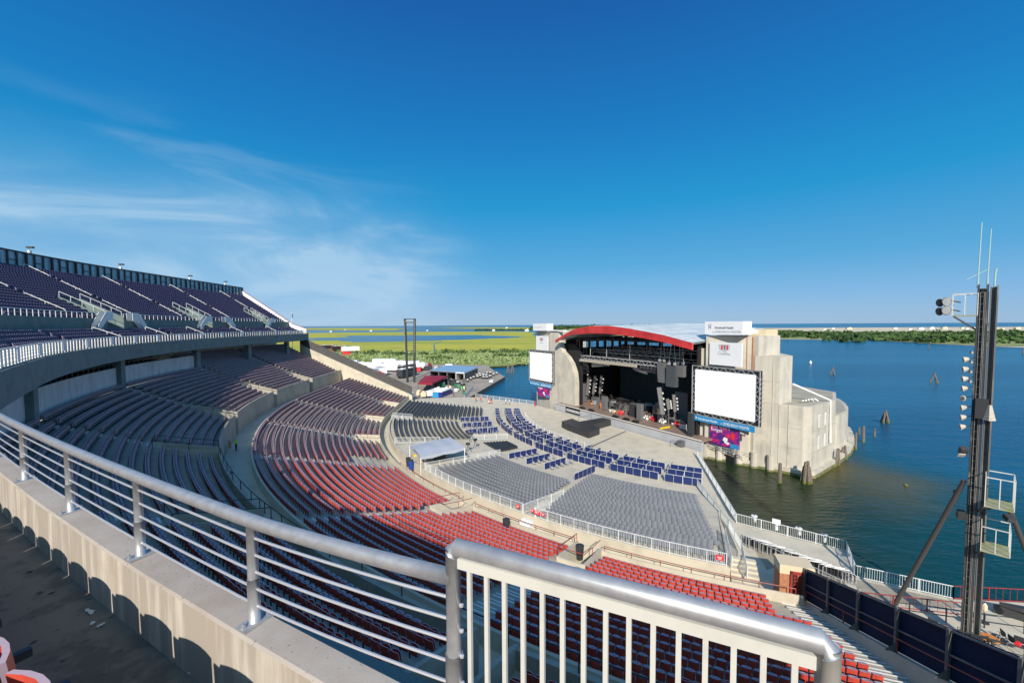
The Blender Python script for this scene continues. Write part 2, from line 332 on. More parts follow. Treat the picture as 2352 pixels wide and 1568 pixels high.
for n_, q in enumerate([[(-6000, 3300), (-1700, 3000), (-692, 2043), (-560, 2120), (-900, 3400), (-1772, 4400), (-6000, 5000)],
                        [(-880, 4300), (-300, 3000), (60, 2800), (500, 3200), (200, 3900), (-500, 4700)], [(-500, 2300), (-120, 2300), (400, 2150), (1100, 2600), (600, 2900), (-80, 2560)]]):
    sheet('marsh_island', wob(q, 40), .6, MT['marsh'])
# creek
ck = [(-111, 658), (-104, 600), (-97, 520), (-88, 470), (-74, 400), (-68, 356)]
sheet('creek', [(x-.7, y) for x, y in ck]+[(x+.7, y) for x, y in ck[::-1]], .45, MT['water'])
# far shore to the right
shore = [at(*s4(180, 243), 24), at(*s4(520, 247), 24), at(*s4(1000, 250), 24), at(*s4(1500, 280), 24), at(*s4(1930, 302), 24), at(*s4(2350, 318), 24)]
shore = [p[:2] for p in shore]; ext = (shore[-1][0]+900, shore[-1][1]-420)
farland = [(shore[0][0]-230, shore[0][1]+160)]+shore+[ext, (6000, -300), (6000, 1350), (2500, 2050), (1500, 2150), (1150, 2350), (500, 2400), (150, 1900)]
sheet('far_beach', farland, .25, MT['sand'])
def inset(pts, d): return pts
g2 = [(x+26*.35, y+26*.94) for x, y in farland[:8]]
sheet('far_scrub', [(g2[0][0]+15, g2[0][1]+30)]+g2[1:]+[(5600, -200), (5600, 1000), (2300, 1650), (1300, 1800), (600, 2250), (250, 1850)], .6, MT['scrub'])
# near land: scrub ground, car park, promenade
W0 = at(1092, 912, 22); W1 = at(1225, 929, 22)
scrub = [(-900, 420), (-400, 400), (-98, 372), (18, 372), (20, 310), (14, 266), (0, 238), (-14, 232), (-60, 236), (-110, 262), (-900, 262)]
sheet('scrub_ground', wob(scrub, 4), .8, MT['scrub'])
sheet('car_park', [(-14.0, 126.5), (-3.1, 181.5), (-8, 200), (-14, 234), (-60, 240), (-115, 268), (-500, 350), (-500, 60), (-75, 60), (-60, 128), (-40, 122)], 1.5, MT['asphalt'])
b = MB(); e = [(-14.0, 126.5), (-3.1, 181.5), (-8, 200), (-14, 234), (-18, 234), (-60, 126)]
b.prism(e, -1, 1.49); tag(b.build('quay_wall', MT['mesh']), kind='structure')
c1, c2, c3_, c4 = at(*z8(115, 440), 22), at(*z8(885, 640), 22), at(*z8(950, 820), 22), at(*z8(1640, 975), 22)
r0 = at(1600, 1046, 22); c5 = at(2352, 1383, 22)
floor_pg = [r0[:2], c1[:2], c2[:2], c3_[:2], c4[:2], c5[:2], (90, 26), (200, 10), (200, -150), (-160, -150), (-160, 140), (-75, 140), (-40, 122), (-14, 127), W0[:2], W1[:2], S(-21, .3)[:2], S(21.5, .3)[:2]]
b = MB(); b.prism(floor_pg, -1, 2.0); tag(b.build('theatre_floor', MT['pale']), kind='structure')
bw = [at(*z8(230, 560), 21.97), at(*z8(900, 880), 21.97), at(*z8(950, 830), 21.97), at(*z8(1620, 985), 21.97), at(*z8(1000, 1010), 21.97), (22.6, 30.8, 0)]
sheet('boardwalk', [at(*z8(x, y), 21.98)[:2] for x, y in ((240, 620), (330, 770), (400, 745), (655, 775), (860, 900), (985, 1010), (860, 850), (640, 730))], 2.02, MT['wood'])
sheet('boardwalk', [at(*z8(x, y), 21.98)[:2] for x, y in ((950, 835), (1630, 990), (1690, 1040), (985, 985))], 2.02, MT['wood'])
# ------------------------------------------------------------------ seating bowl
def ring(b, r0, r1, z0, z1, a0, a1, step=1.5, mi=0):
    """sloping or level ring of floor from r0,z0 to r1,z1"""
    n = max(1, int(math.ceil((a1-a0)/step))); vs = []
    for i in range(n+1):
        a = a0+(a1-a0)*i/n; vs += [P(r0, a, z0), P(r1, a, z1)]
    b.add(vs, [(2*i, 2*i+1, 2*i+3, 2*i+2) for i in range(n)], mi)
def rwall(b, r0, r1, z0, z1, a0, a1, step=1.5, mi=0, off=None):
    n = max(1, int(math.ceil((a1-a0)/step))); vs = []
    for i in range(n+1):
        a = a0+(a1-a0)*i/n; o = off(a) if off else 0; vs += [P(r0+o, a, z0), P(r1+o, a, z0), P(r1+o, a, z1), P(r0+o, a, z1)]
    fs = [(4*i+j, 4*i+(j+1) % 4, 4*i+4+(j+1) % 4, 4*i+4+j) for i in range(n) for j in range(4)]+[(0, 1, 2, 3), (4*n+3, 4*n+2, 4*n+1, 4*n)]
    b.add(vs, fs, mi)
def terrace(b, rows, a0, a1, holes=(), step=1.5, off=None, mi=0):
    """rows = (r_front, r_back, z, z_below); holes = (a_lo, a_hi, row_max)"""
    cuts = sorted(set([a0, a1]+[x for h in holes for x in h[:2] if a0 < x < a1])); seg = []
    for s_, e_ in zip(cuts, cuts[1:]):
        n = max(1, int(math.ceil((e_-s_)/step))); seg += [(s_+(e_-s_)*i/n, s_+(e_-s_)*(i+1)/n) for i in range(n)]
    for (p, q) in seg:
        mid = (p+q)/2
        for i, (rf, rb, z, zb_) in enumerate(rows):
            if any(h[0] < mid < h[1] and i <= h[2] for h in holes): continue
            op, oq = (off(p), off(q)) if off else (0, 0)
            b.add([P(rf+op, p, z), P(rb+op, p, z), P(rb+oq, q, z), P(rf+oq, q, z)], [(0, 1, 2, 3)], mi)
            b.add([P(rf+op, p, zb_), P(rf+op, p, z), P(rf+oq, q, z), P(rf+oq, q, zb_)], [(0, 1, 2, 3)], mi)
AL, AR = 166.0, 250.4
def aE(r): return 250.8+(r-77.6)*.125         # the near end of the bowl is cut by a line that is not radial
LOWA = [176.4, 188.8, 200.8, 212.9, 226.5, 238.1]
MEZA = [178.6, 189.7, 203.4, 216.2, 228.5, 240.5]
UPA = [170.3, 178.7, 186.8, 194.0, 202.0, 210.0, 218.0]
LR = lambda i: 77.0+i*1.0
LZ = lambda i: 2.95+i*.285
MRr = lambda i: 98.3+i*.93
MZ = lambda i: 9.95+i*.41
NL, NM = 18, 14
stand = thing('grandstand', 'huge curved concrete grandstand bowl wrapping round the floor of the theatre', 'grandstand')
lowholes = [(a-.85, a+.85, 3) for a in (176.4, 188.8, 200.8, 226.5, 238.1)]
b = MB()
lrows = [(LR(i)-.78, LR(i)+.22, LZ(i), LZ(i-1) if i else 2.35) for i in range(NL)]
terrace(b, lrows, AL, 250.2, lowholes)
for q in lrows: terrace(b, [q], 250.2, aE(q[1])+.1)
b.build('lower_terrace', MT['conc'], stand)
b = MB()
ring(b, 74.3, 76.3, 2.35, 2.35, AL, AR); rwall(b, 76.1, 76.22, 2.35, 3.75, AL, AR)
for h in lowholes:
    for a in (h[0]-.06, h[1]-.06): b.prism([P(76.1, a)[:2], P(80.3, a)[:2], P(80.3, a+.14)[:2], P(76.1, a+.14)[:2]], 2.2, [3.95, 4.5, 4.5, 3.95])
    rwall(b, 80.15, 80.35, 2.3, 4.45, h[0], h[1])
    ring(b, 76.0, 80.3, 2.36, 2.4, h[0], h[1])
b.build('front_parapet', MT['pale'], stand)
b = MB(); ring(b, 94.2, 97.4, 7.3, 7.3, AL, 253); rwall(b, 94.22, 94.42, 7.3, 8.35, AL, 252.8)
b.build('concourse', MT['pale'], stand)
mezholes = [(a-.65, a+.65, 4) for a in (178.6, 189.7, 203.4, 216.2, 228.5, 240.5)]
b = MB()
rows = [(MRr(i)-.72, MRr(i)+(.21 if i < NM-1 else .62), MZ(i), MZ(i-1) if i else 9.5) for i in range(NM)]
terrace(b, rows, 189.7, AR, mezholes)
rows2 = [(MRr(i)-.72, MRr(i)+.21, MZ(i), MZ(i-1) if i else 9.5) for i in range(21)]
terrace(b, rows2, AL, 189.7, mezholes)
b.build('upper_terrace', MT['conc'], stand)
b = MB()
cut = sorted([AL, AR]+[x for h in mezholes for x in h[:2]])
for s_, e_ in list(zip(cut, cut[1:]))[::2]: rwall(b, 97.3, 97.55, 7.3, 10.75, s_, e_)
for h in mezholes:
    for a in (h[0], h[1]-.12): b.prism([P(97.3, a)[:2], P(102.9, a)[:2], P(102.9, a+.12)[:2], P(97.3, a+.12)[:2]], 7.2, [10.8, 12.3, 12.3, 10.8])
    rwall(b, 102.75, 102.95, 7.2, 12.25, h[0], h[1]); ring(b, 97.3, 102.8, 7.32, 7.34, h[0], h[1])
b.build('concourse_wall', MT['conc'], stand)  # darker concrete puts the shade on this wall into its colour
# flat walkways and low walls at the radial ends
def zline(r, near=False): return 4.25+(r-79)*.36 if near else 3.8+(r-75)*.402
for nm, a in (('end_wall', AL), ('end_wall', AR)):
    b = MB(); s_ = -1 if a == AL else 1
    for r in range(75, 111, 3):
        fa = (lambda q: aE(q)) if a == AR else (lambda q: a)
        pts = [P(r, fa(r))[:2], P(r+3, fa(r+3))[:2], P(r+3, fa(r+3)+s_*.38)[:2], P(r, fa(r)+s_*.38)[:2]]
        nr = a == AR; b.prism(pts, 1.9, [zline(r, nr), zline(r+3, nr), zline(r+3, nr), zline(r, nr)])
    b.build(nm, MT['pale'], stand)
# rows behind: white wall, dark store under the deck
b = MB(); rwall(b, 110.95, 111.15, 15.4, 18.4, 189.9, 236); rwall(b, 119.1, 119.3, 15, 19.7, AL, 189.9); b.build('back_wall', MT['lightwall'], stand)
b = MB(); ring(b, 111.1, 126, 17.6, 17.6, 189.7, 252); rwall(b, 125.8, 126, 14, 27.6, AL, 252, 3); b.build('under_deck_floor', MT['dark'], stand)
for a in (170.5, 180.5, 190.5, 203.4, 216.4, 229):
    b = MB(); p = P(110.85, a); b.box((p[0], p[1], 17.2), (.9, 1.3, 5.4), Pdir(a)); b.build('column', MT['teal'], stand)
b = MB(); 
for i in range(120):
    a = 190.2+i*.38
    if i % 2 == 0: b.bar(P(111.05, a, 18.4), P(111.05, a, 18.95), .05)
n = 46
b.tube([P(111.05, 190.1+i, 18.95) for i in range(n)], .035, 5); b.build('wall_rail', MT['teal'], stand)
# aisle steps with pale nosings
def aisle(b, a, r0, r1, zf, n, wid, off=0):
    for i in range(n):
        r = r0+i*(r1-r0)/n
        z = zf(i)
        p = P(r+off+.02, a); b.box((p[0], p[1], z+.07), (.42, wid, .14), Pdir(a), 0)
        p = P(r+off-.17, a); b.box((p[0], p[1], z+.145), (.09, wid*.96, .03), Pdir(a), 1)
        p = P(r+off+.31, a); b.box((p[0], p[1], z+.012), (.07, wid*.96, .03), Pdir(a), 1)
for a in LOWA+[249.3]:
    b = MB(); a_k = a
    st = 4 if a not in (212.9, 249.3) else 0
    for i in range(st, NL):
        a = a_k if a_k < 249 else aE(LR(i))-math.degrees(1.0/LR(i)); p = P(LR(i)-1.0, a); wd = 1.8 if a > 245 else 2.0 if a == 238.1 else 1.15; zt_, zb_2 = LZ(i)-.142, LZ(i)-.30
        b.box((p[0], p[1], (zt_+zb_2)/2), (.43, wd, zt_-zb_2), Pdir(a), 0)
        q = P(LR(i)-1.17, a); b.box((q[0], q[1], zt_+.008), (.09, wd*.96, .012), Pdir(a), 1)
        q = P(LR(i)-.73, a); b.box((q[0], q[1], LZ(i)+.008), (.09, wd*.96, .012), Pdir(a), 1)
    b.build('aisle_steps', [MT['conc'], MT['white']], stand)
for a in MEZA:
    b = MB()
    for i in range(6, NM if a > 189 else 20):
        p = P(MRr(i)-.93, a); zt_ = MZ(i)-.2; b.box((p[0], p[1], zt_-.1), (.40, 1.1, .2), Pdir(a), 0)
        q = P(MRr(i)-1.08, a); b.box((q[0], q[1], zt_+.008), (.12, 1.05, .012), Pdir(a), 1); q = P(MRr(i)-.65, a); b.box((q[0], q[1], MZ(i)+.008), (.12, 1.05, .012), Pdir(a), 1)
    b.build('aisle_steps', [MT['conc'], MT['whitefence']], stand)
# pit rake
b = MB(); ring(b, 54, 74.2, 2.03, 3.7, 172.2, 246.7); rwall(b, 74.2, 74.4, 2.0, 4.0, 172.2, 246.7)
for a in (172.2, 246.7): b.prism([P(54, a)[:2], P(74.4, a)[:2], P(74.4, a+.12)[:2], P(54, a+.12)[:2]], 1.9, [2.04, 3.9, 3.9, 2.04])
b.build('pit_rake', MT['pale'], stand)
# steps between the two right hand pit blocks and at the far right corner
b = MB()
for i in range(7):
    r = 74.6-i*.36 if False else 74.6+i*.36; b.prism([P(r, 231.9)[:2], P(r+.36, 231.9)[:2], P(r+.36, 232.9)[:2], P(r, 232.9)[:2]], 2.2, 3.75-i*.2)
b.build('pit_steps', MT['white'], stand); b = MB()
for i in range(7):
    r = 71.2+i*.5; b.prism([P(r, 246.95)[:2], P(r+.5, 246.95)[:2], P(r+.5, 248.6)[:2], P(r, 248.6)[:2]], 1.8, 3.4-i*.17)
b.build('pit_steps', MT['pale'], stand)
# ------------------------------------------------------------------ upper deck
def uoff(a):
    t = min(1, max(0, (a-222)/14)); return 1.5*t*t*(3-2*t)
UE = 251.5
deck = thing('upper_deck', 'cantilevered concrete upper deck carrying steep rows of dark seats above the bowl', 'upper deck')
T1R = lambda i: 110.1+.88*i
T1Z = lambda i: 21.55+.35*i
UR_ = lambda i: 116.2+.8*i
UZ = lambda i: 25.0+.45*i
rws = [(108.8, 110.3, 21.54, 21.4)]+[(T1R(i)-.66, T1R(i)+.22, T1Z(i), T1Z(i-1)) for i in range(1, 5)]+[(113.84, 115.3, 23.13, 22.9)]
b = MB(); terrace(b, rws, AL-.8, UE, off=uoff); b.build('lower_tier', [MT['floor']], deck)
upholes = [(183.4, 185.4, 5), (197.0, 199.2, 5), (211.5, 213.5, 5), (171.2, 172.8, 5)]
b = MB(); terrace(b, [(UR_(i)-.62, UR_(i)+.18, UZ(i), UZ(i-1) if i else 23.1) for i in range(20)], AL-.8, UE, upholes, off=uoff); b.build('upper_tier', MT['teal'], deck)
b = MB()
n = 90
for nm in (0,):
    vs = []
    for i in range(n+1):
        a = AL-.8+(UE-AL+.8)*i/n; o = uoff(a)
        vs += [P(108.8+o, a, 21.68), P(108.6+o, a, 21.66), P(108.6+o, a, 19.7), P(109.1+o, a, 19.6), P(114+o, a, 20.2), P(132+o, a, 30), P(132.3+o, a, 33.3)]
    b.add(vs, [(7*i+j, 7*i+j+1, 7*i+7+j+1, 7*i+7+j) for i in range(n) for j in range(6)])
b.build('fascia', MT['teal'], deck)
b = MB(); cuts = [AL-.8]+[x for h in sorted(upholes) for x in h[:2]]+[UE]
for s_, e_ in list(zip(cuts, cuts[1:]))[::2]: rwall(b, 115.25, 115.45, 23.1, 25.3, s_, e_, off=uoff)
for h in upholes:
    for a in h[:2]:
        b.prism([P(115.3+uoff(a), a-.05)[:2], P(120.9+uoff(a), a-.05)[:2], P(120.9+uoff(a), a+.05)[:2], P(115.3+uoff(a), a+.05)[:2]], 23, [25.6, 28.6, 28.6, 25.6])
    rwall(b, 120.7, 120.9, 23, 28.2, h[0], h[1], off=uoff)
b.build('vomitory_wall', MT['teal'], deck)
for a in (AL-.8, UE):                         # closed ends of the deck
    b = MB(); o = uoff(a)
    prof = [(108.8, 19.7), (108.8, 21.9), (113.8, 23.3), (115.4, 24.9), (132.2, 34.2), (132.2, 30), (114, 20.2)]
    vs = [P(r+o, a-.03, z) for r, z in prof]+[P(r+o, a+.08, z) for r, z in prof]; k = len(prof)
    b.add(vs, [tuple(range(k)), tuple(range(2*k-1, k-1, -1))]+[(i, (i+1) % k, (i+1) % k+k, i+k) for i in range(k)]); b.build('end_wall', MT['pale'], deck)
# wind screen along the top of the deck
na_ = 0; ws = thing('wind_screen', 'tall wind screen of pale blue panels in dark posts along the top of the deck', 'wind screen')
b = MB(); c = MB(); na = 84
for i in range(na):
    a0_, a1_ = 165.2+i*.73, 165.2+(i+1)*.73; o0, o1 = uoff(a0_), uoff(a1_)
    c.add([P(132.3+o0, a0_, 33.6), P(132.3+o1, a1_, 33.6), P(132.3+o1, a1_, 36.35), P(132.3+o0, a0_, 36.35), P(132.42+o0, a0_, 33.6), P(132.42+o1, a1_, 33.6), P(132.42+o1, a1_, 36.35), P(132.42+o0, a0_, 36.35)], [(0, 1, 2, 3), (7, 6, 5, 4), (3, 2, 6, 7)])
    b.bar(P(132.2+o0, a0_, 33.4), P(132.2+o0, a0_, 36.5), .22 if i % 3 else .55, .2)
    if i % 3 == 1: b.bar(P(132.15+o0, a0_, 35), P(132.15+o1, a1_, 35), .1)
    b.bar(P(132.2+o0, a0_, 36.45), P(132.2+o1, a1_, 36.45), .2, .22)
c.build('panel', MT['glass'], ws); b.build('post', MT['dark'], ws)
# handrail along the deck edge, far side
vr = thing('deck_railing', 'white post and rail fence along the edge of the upper deck', 'railing')
b = MB(); c = MB(); k = 0; a = 165.6
while a < 233:
    o = uoff(a); b.bar(P(108.95+o, a, 21.68), P(108.95+o, a, 22.75), .09)
    if k % 8 == 3: 
        p = P(108.9+o, a+.25); c = MB(); c.box((p[0], p[1], 22.3), (.06, .95, 1.0), Pdir(a)); c.build('notice_panel', MT['vinyl'], vr)
    a += .5; k += 1
for z, w_ in ((22.75, .09), (21.85, .05), (22.12, .025), (22.35, .025), (22.55, .025)):
    for i in range(134):
        aa = 165.6+i*.5; b.bar(P(108.95+uoff(aa), aa, z), P(108.95+uoff(aa+.5), aa+.5, z), w_)
b.build('rail', MT['white'], vr)
# red railing with white sheeting down the far end of the deck
er = thing('end_railing', 'red railing with white sheeting down the stepped far end of the upper deck', 'railing')
b = MB(); c = MB(); a = AL-.6
pr = [(109, 21.75), (113.8, 23.2), (115.4, 24.2), (132.1, 34.2)]
def zpr(r):
    for (r0_, z0_), (r1_, z1_) in zip(pr, pr[1:]):
        if r <= r1_: return z0_+(z1_-z0_)*(r-r0_)/(r1_-r0_)
    return pr[-1][1]
for i in range(20):
    r = 109+i*1.2; z = zpr(r)
    b.bar(P(r, a, z), P(r, a, z+1.5), .12); b.bar(P(r, a, z+1.5), P(r+1.2, a, zpr(r+1.2)+1.5), .12); b.bar(P(r, a, z+.75), P(r+1.2, a, zpr(r+1.2)+.75), .07)
    c.add([P(r, a+.05, z+.1), P(r+1.2, a+.05, zpr(r+1.2)+.1), P(r+1.2, a+.05, zpr(r+1.2)+1.3), P(r, a+.05, z+1.3), P(r, a+.03, z+.1), P(r+1.2, a+.03, zpr(r+1.2)+.1), P(r+1.2, a+.03, zpr(r+1.2)+1.3), P(r, a+.03, z+1.3)], [(0, 1, 2, 3), (7, 6, 5, 4)])
b.build('rail', MT['redrail'], er); c.build('sheeting', MT['vinyl'], er)
# aisle handrails, deck
def handrail(label, a, ra_, za, rb, zb_, m=MT['white'], group='white pipe handrails on the upper deck aisles', name='handrail', off=0):
    p0, p1 = P(ra_, a, za), P(rb, a, zb_); o = MB(*p0)
    q0, q1 = P(ra_, a, za+.95), P(rb, a, zb_+.95); mid = [(p0[i]+p1[i])/2 for i in range(3)]
    o.tube([p0, (q0[0], q0[1], q0[2]-.1), tuple(q0[i]+(q1[i]-q0[i])*.03 for i in range(3)), tuple(q0[i]+(q1[i]-q0[i])*.97 for i in range(3)), (q1[0], q1[1], q1[2]-.1), p1], .045, 6)
    o.bar(mid, (mid[0], mid[1], mid[2]+.95), .06)
    return tag(o.build(name, m), label, 'handrail', group)
for k, a in enumerate(UPA):
    for j, (i0, i1) in enumerate(((1, 6), (8, 13), (15, 19))):
        if j == 2 and k > 4: continue
        handrail('white pipe handrail, %s aisle of the upper deck from its far end, %s section' % (ordn(k+1), ('bottom', 'middle', 'top')[j]), a+.35, UR_(i0), UZ(i0), UR_(i1), UZ(i1))
for k, a in enumerate((173.8, 181.8, 189.5, 196.0, 203.5)):
    handrail('short white handrail among the front deck rows, %s from the far end' % ordn(k+1), a, 110.3, 21.75, 113.4, 23.1, group='white pipe handrails in the front rows of the deck')
# rails on the cross aisle wall
wr = thing('cross_aisle_railing', 'white railing on top of the green cross aisle wall of the deck', 'railing')
b = MB()
for s_, e_ in list(zip(cuts, cuts[1:]))[::2]:
    if s_ > 230: continue
    e_ = min(e_, 225); n = int((e_-s_)/.6)
    for i in range(n+1):
        a = s_+(e_-s_)*i/n; b.bar(P(115.35, a, 25.3), P(115.35, a, 26.1), .07)
        if i < n: b.bar(P(115.35, a, 26.1), P(115.35, s_+(e_-s_)*(i+1)/n, 26.1), .07)
for h in upholes:
    for a in h[:2]:
        for i in range(5): r = 115.6+i*1.3; b.bar(P(r, a, 25.6+i*.7), P(r, a, 26.5+i*.7), .06)
        b.bar(P(115.6, a, 26.5), P(120.8, a, 29.3), .06)
b.build('rail', MT['whitefence'], wr)
# white metal stairs in front of the cross aisle wall
for k, a in enumerate((172.4, 179.9, 186.2, 194.8, 201.5)):
    s_ = 1 if k % 2 else -1
    ms = thing('metal_stair', 'white metal stair with solid sides at the deck cross aisle, %s from far end' % ordn(k+1), 'stair', P(114.9, a, 23.13), 0, 'white stairs on the deck cross aisle')
    o = P(114.9, a, 23.13); b = MB(*o)
    for rr in (114.3, 115.1):
        v = [P(rr, a, 23.15), P(rr, a+s_*1.1, 25.0), P(rr, a+s_*2.0, 25.0), P(rr, a+s_*2.0, 26.3), P(rr, a+s_*1.1, 26.3), P(rr, a, 24.35)]
        v2 = [P(rr+.05, ra(p[0], p[1])[1], p[2]) for p in v]
        b.add(v+v2, [(0, 1, 2, 3, 4, 5), (11, 10, 9, 8, 7, 6)]+[(i, (i+1) % 6, (i+1) % 6+6, i+6) for i in range(6)])
    b.build('side_panel', MT['whitefence'], ms)
    b = MB(*o)
    for i in range(9): q = P(114.7, a+s_*(.1+i*.12), 23.2+i*.2); b.box(q, (.75, .26, .04), Pdir(a))
    b.build('tread', MT['whitefence'], ms)
# small flood lamps on top of the wind screen
for k, a in enumerate((193.3, 184.6, 175.5, 169.0)):
    p = P(132.3, a, 36.5); b = MB(*p); b.tube([p, (p[0], p[1], p[2]+.9)], .06, 6); b.box((p[0]+.35, p[1]-.1, p[2]+1.0), (.9, .5, .28), Pdir(a), 1); b.box((p[0]+.1, p[1], p[2]+.25), (.35, .35, .45), 0, 2)
    tag(b.build('floodlight', [MT['white'], MT['dark'], MT['white']]), 'small black flood lamp on the wind screen top, %s from the camera side' % ordn(k+1), 'floodlight', 'lamps along the wind screen')
# ------------------------------------------------------------------ foreground walkway, curb, cable rail and gate
cb = thing('parapet_curb', 'weathered concrete curb with pale drip stains edging the near walkway', 'curb')
b = MB(); A0, A1 = 234.0, 248.6; n = 40
vs = []
def rpost(a): return 110.39+max(-.3, min(.26, (a-241.1)*.075))
prof = [(-.10, 21.2), (-.10, 22.068), (-.09, 22.075), (.095, 22.072), (.11, 22.055), (.118, 21.5)]
rr_ = random.Random(3)
for i in range(n+1):
    a = A0+(A1-A0)*i/n; j = rr_.uniform(-.004, .004)
    vs += [P(rpost(a)+r, a, z+(j if z > 22 else 0)) for r, z in prof]
k = len(prof)
for i in range(n):
    for j in range(k-1):
        b.add([vs[k*i+j], vs[k*i+j+1], vs[k*i+k+j+1], vs[k*i+k+j]], [(0, 1, 2, 3)], 1 if j == k-2 else 0)
b.add([vs[k*n+j] for j in range(k)], [tuple(range(k))], 0)
b.build('curb', [MT['curb'], MT['curbface']], cb)
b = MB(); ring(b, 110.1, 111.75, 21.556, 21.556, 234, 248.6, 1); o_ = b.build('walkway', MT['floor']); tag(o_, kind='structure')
for k, (x, y, l_, a_) in enumerate(((205, 1405, .12, .5), (212, 1432, .04, 1), (232, 1436, .05, 2), (440, 1546, .05, .3), (118, 1360, .05, 1.2), (68, 1312, .03, .2))):
    p = at(x, y, 24-21.56); b = MB(*p); b.box((p[0], p[1], 21.566), (l_, .022, .01), -a_); b.box((p[0]+.01, p[1], 21.571), (l_*.6, .02, .008), -a_+.4); tag(b.build('paper_scrap', MT['lightwall'] if k < 4 else MT['greyleg']), '%s scrap lying on the near walkway, %s from the left' % ('white paper' if k < 4 else 'dark', ordn([3, 4, 5, 6, 2, 1][k])), 'litter', 'scraps on the near walkway')
rail = thing('cable_railing', 'galvanised pipe railing with five thin steel rods on the near concrete curb', 'railing')
TOPZ = 24-1.25
postpx = [(-75, 955), (50, 981), (155, 1029), (310, 1096), (575, 1196)]
posts = [at(x, y, 1.25) for x, y in postpx]; RRR = 110.44
angs = [ra(p[0], p[1])[1] for p in posts]
gl = at(1040, 1253, 1.09); gr_ = at(1903, 1476, 1.09); aG = ra(gl[0], gl[1])[1]; gR = ra(gl[0], gl[1])[0]
angs = [237.5, 238.4, 239.3, 240.2, 241.12, 242.05, 242.93, 243.79]
b = MB(); aa = [angs[0]+(aG-angs[0])*i/48 for i in range(49)]
def rrad(a): t = max(0, min(1, (a-angs[-1])/(aG-angs[-1]))); return rpost(a)*(1-t)+gR*t
b.tube([P(rrad(a), a, TOPZ) for a in aa], .042, 16); b.build('top_rail', MT['steel'], rail, smooth=True)
BZ = 22.076
for a in angs:
    b = MB(); p = P(rrad(a), a); b.tube([(p[0], p[1], BZ), (p[0], p[1], TOPZ-.01)], .032, 12); b.tube([(p[0], p[1], BZ), (p[0], p[1], BZ+.30)], .037, 12)
    o = b.build('post', MT['steel'], rail, smooth=True)
    b = MB(); b.box((p[0], p[1], BZ+.006), (.19, .10, .014), Pdir(a)); 
    for s_ in (-.075, .075):
        q = P(rrad(a)+s_, a); b.lathe((q[0], q[1], BZ+.013), [(.016, 0), (.016, .014), (.008, .016), (.008, .034)], 6)
    b.build('base_plate', MT['steel'], rail)
for k in range(5):
    z = BZ+(TOPZ-BZ)*(.84-.165*k); b = MB(); b.tube([P(rrad(a), a, z) for a in aa], .0085, 6); b.build('rod', MT['rod'], rail)
gate = thing('picket_gate', 'white picket gate with fat steel top pipe at the end of the near walkway', 'gate')
GL = Vector(gl); GR = Vector(gr_); gd = (GR-GL).normalized(); gz = 24-1.09; GB = 21.8
b = MB(); b.tube([GL+Vector((0, 0, -.035)), GL+gd*.02, GR-gd*.02, GR+Vector((0, 0, -.035))], .041, 16)
b.build('top_rail', MT['steel'], gate, smooth=True)
for z_ in (-.075, -1.0): b = MB(); b.bar(GL+gd*.03+Vector((0, 0, z_)), GR-gd*.03+Vector((0, 0, z_)), .03, .05); b.build('frame_rail', MT['gate'], gate)
for q in (GL, GR):
    b = MB(); b.tube([(q.x, q.y, GB), (q.x, q.y, gz-.01)], .038, 14)
    if q is GL: b.tube([(q.x, q.y, GB), (q.x, q.y, gz-.55)], .045, 14)
    b.build('post', MT['steel'] if q is GL else MT['gate'], gate, smooth=True)
NP = 16
for k in range(1, NP):
    q = GL+(GR-GL)*(k/NP); b = MB(); b.box((q.x, q.y, gz-.54), (.02, .02, .92), math.atan2(gd.y, gd.x)); b.build('picket', MT['gate'], gate)
b = MB()
for z in (.30, .43, .56, .70): q = GL+gd*.045; b.lathe((q.x, q.y, gz-z), [(.004, 0), (.012, .004), (.012, .014), (.004, .018)], 8)
b.build('bolt', MT['rod'], gate)
# ------------------------------------------------------------------ seats
def seat_template(ncol, lod=0):
    """folded stadium seat; back at y=0, faces +y, tread at z=0; mats 0 red shell, 1 faded face, 2 bleached rim"""
    V = []; F = []; Mi = []
    def slab(x0, x1, yf, z0, z1, th, mf, mb, lean=0):
        base = len(V)
        for i in range(ncol+1):
            x = x0+(x1-x0)*i/ncol; y = yf(x)
            V.extend([(x, y, z0), (x, y-lean, z1), (x, y-lean+th, z1), (x, y+th, z0)])
        for i in range(ncol):
            o, q = base+4*i, base+4*i+4
            F.extend([(o, o+1, q+1, q), (o+1, o+2, q+2, q+1), (o+2, o+3, q+3, q+2)]); Mi.extend([mb, 2, mf])
        F.append((base, base+1, base+2, base+3)); Mi.append(2); e = base+4*ncol; F.append((e+3, e+2, e+1, e)); Mi.append(2)
    th = .055 if lod else .026
    w0_ = .222 if lod else .235
    slab(-w0_, w0_, lambda x: (.055 if lod else .028)*(x/.235)**2-.01, .36, .84, th, 1 if lod else 0, 0, .09)
    slab(-.215, .215, lambda x: .17-.055*(x/.215)**2-(.04 if lod else 0), .34, .77, .11 if lod else .028, 1 if lod else 0, 1 if lod else 0, .05)
    if lod:
        k_ = 3*ncol+2
        Mi[k_:] = [2 if m_ == 2 else 1 for m_ in Mi[k_:]]; Mi[-2:] = [1, 1]
    return V, F, Mi
def split_tpl(tpl, n):                        # backrest part, pan part
    V, F, Mi = tpl; nb = 4*(n+1); nf = 3*n+2
    return (V[:nb], F[:nf], Mi[:nf]), (V[nb:], [tuple(i-nb for i in f) for f in F[nf:]], Mi[nf:])
def tpl_mesh(name, t, mats):
    me = bpy.data.meshes.new(name); me.from_pydata(t[0], [], t[1]); [me.materials.append(x) for x in mats]; me.polygons.foreach_set('material_index', t[2]); me.update(); return me
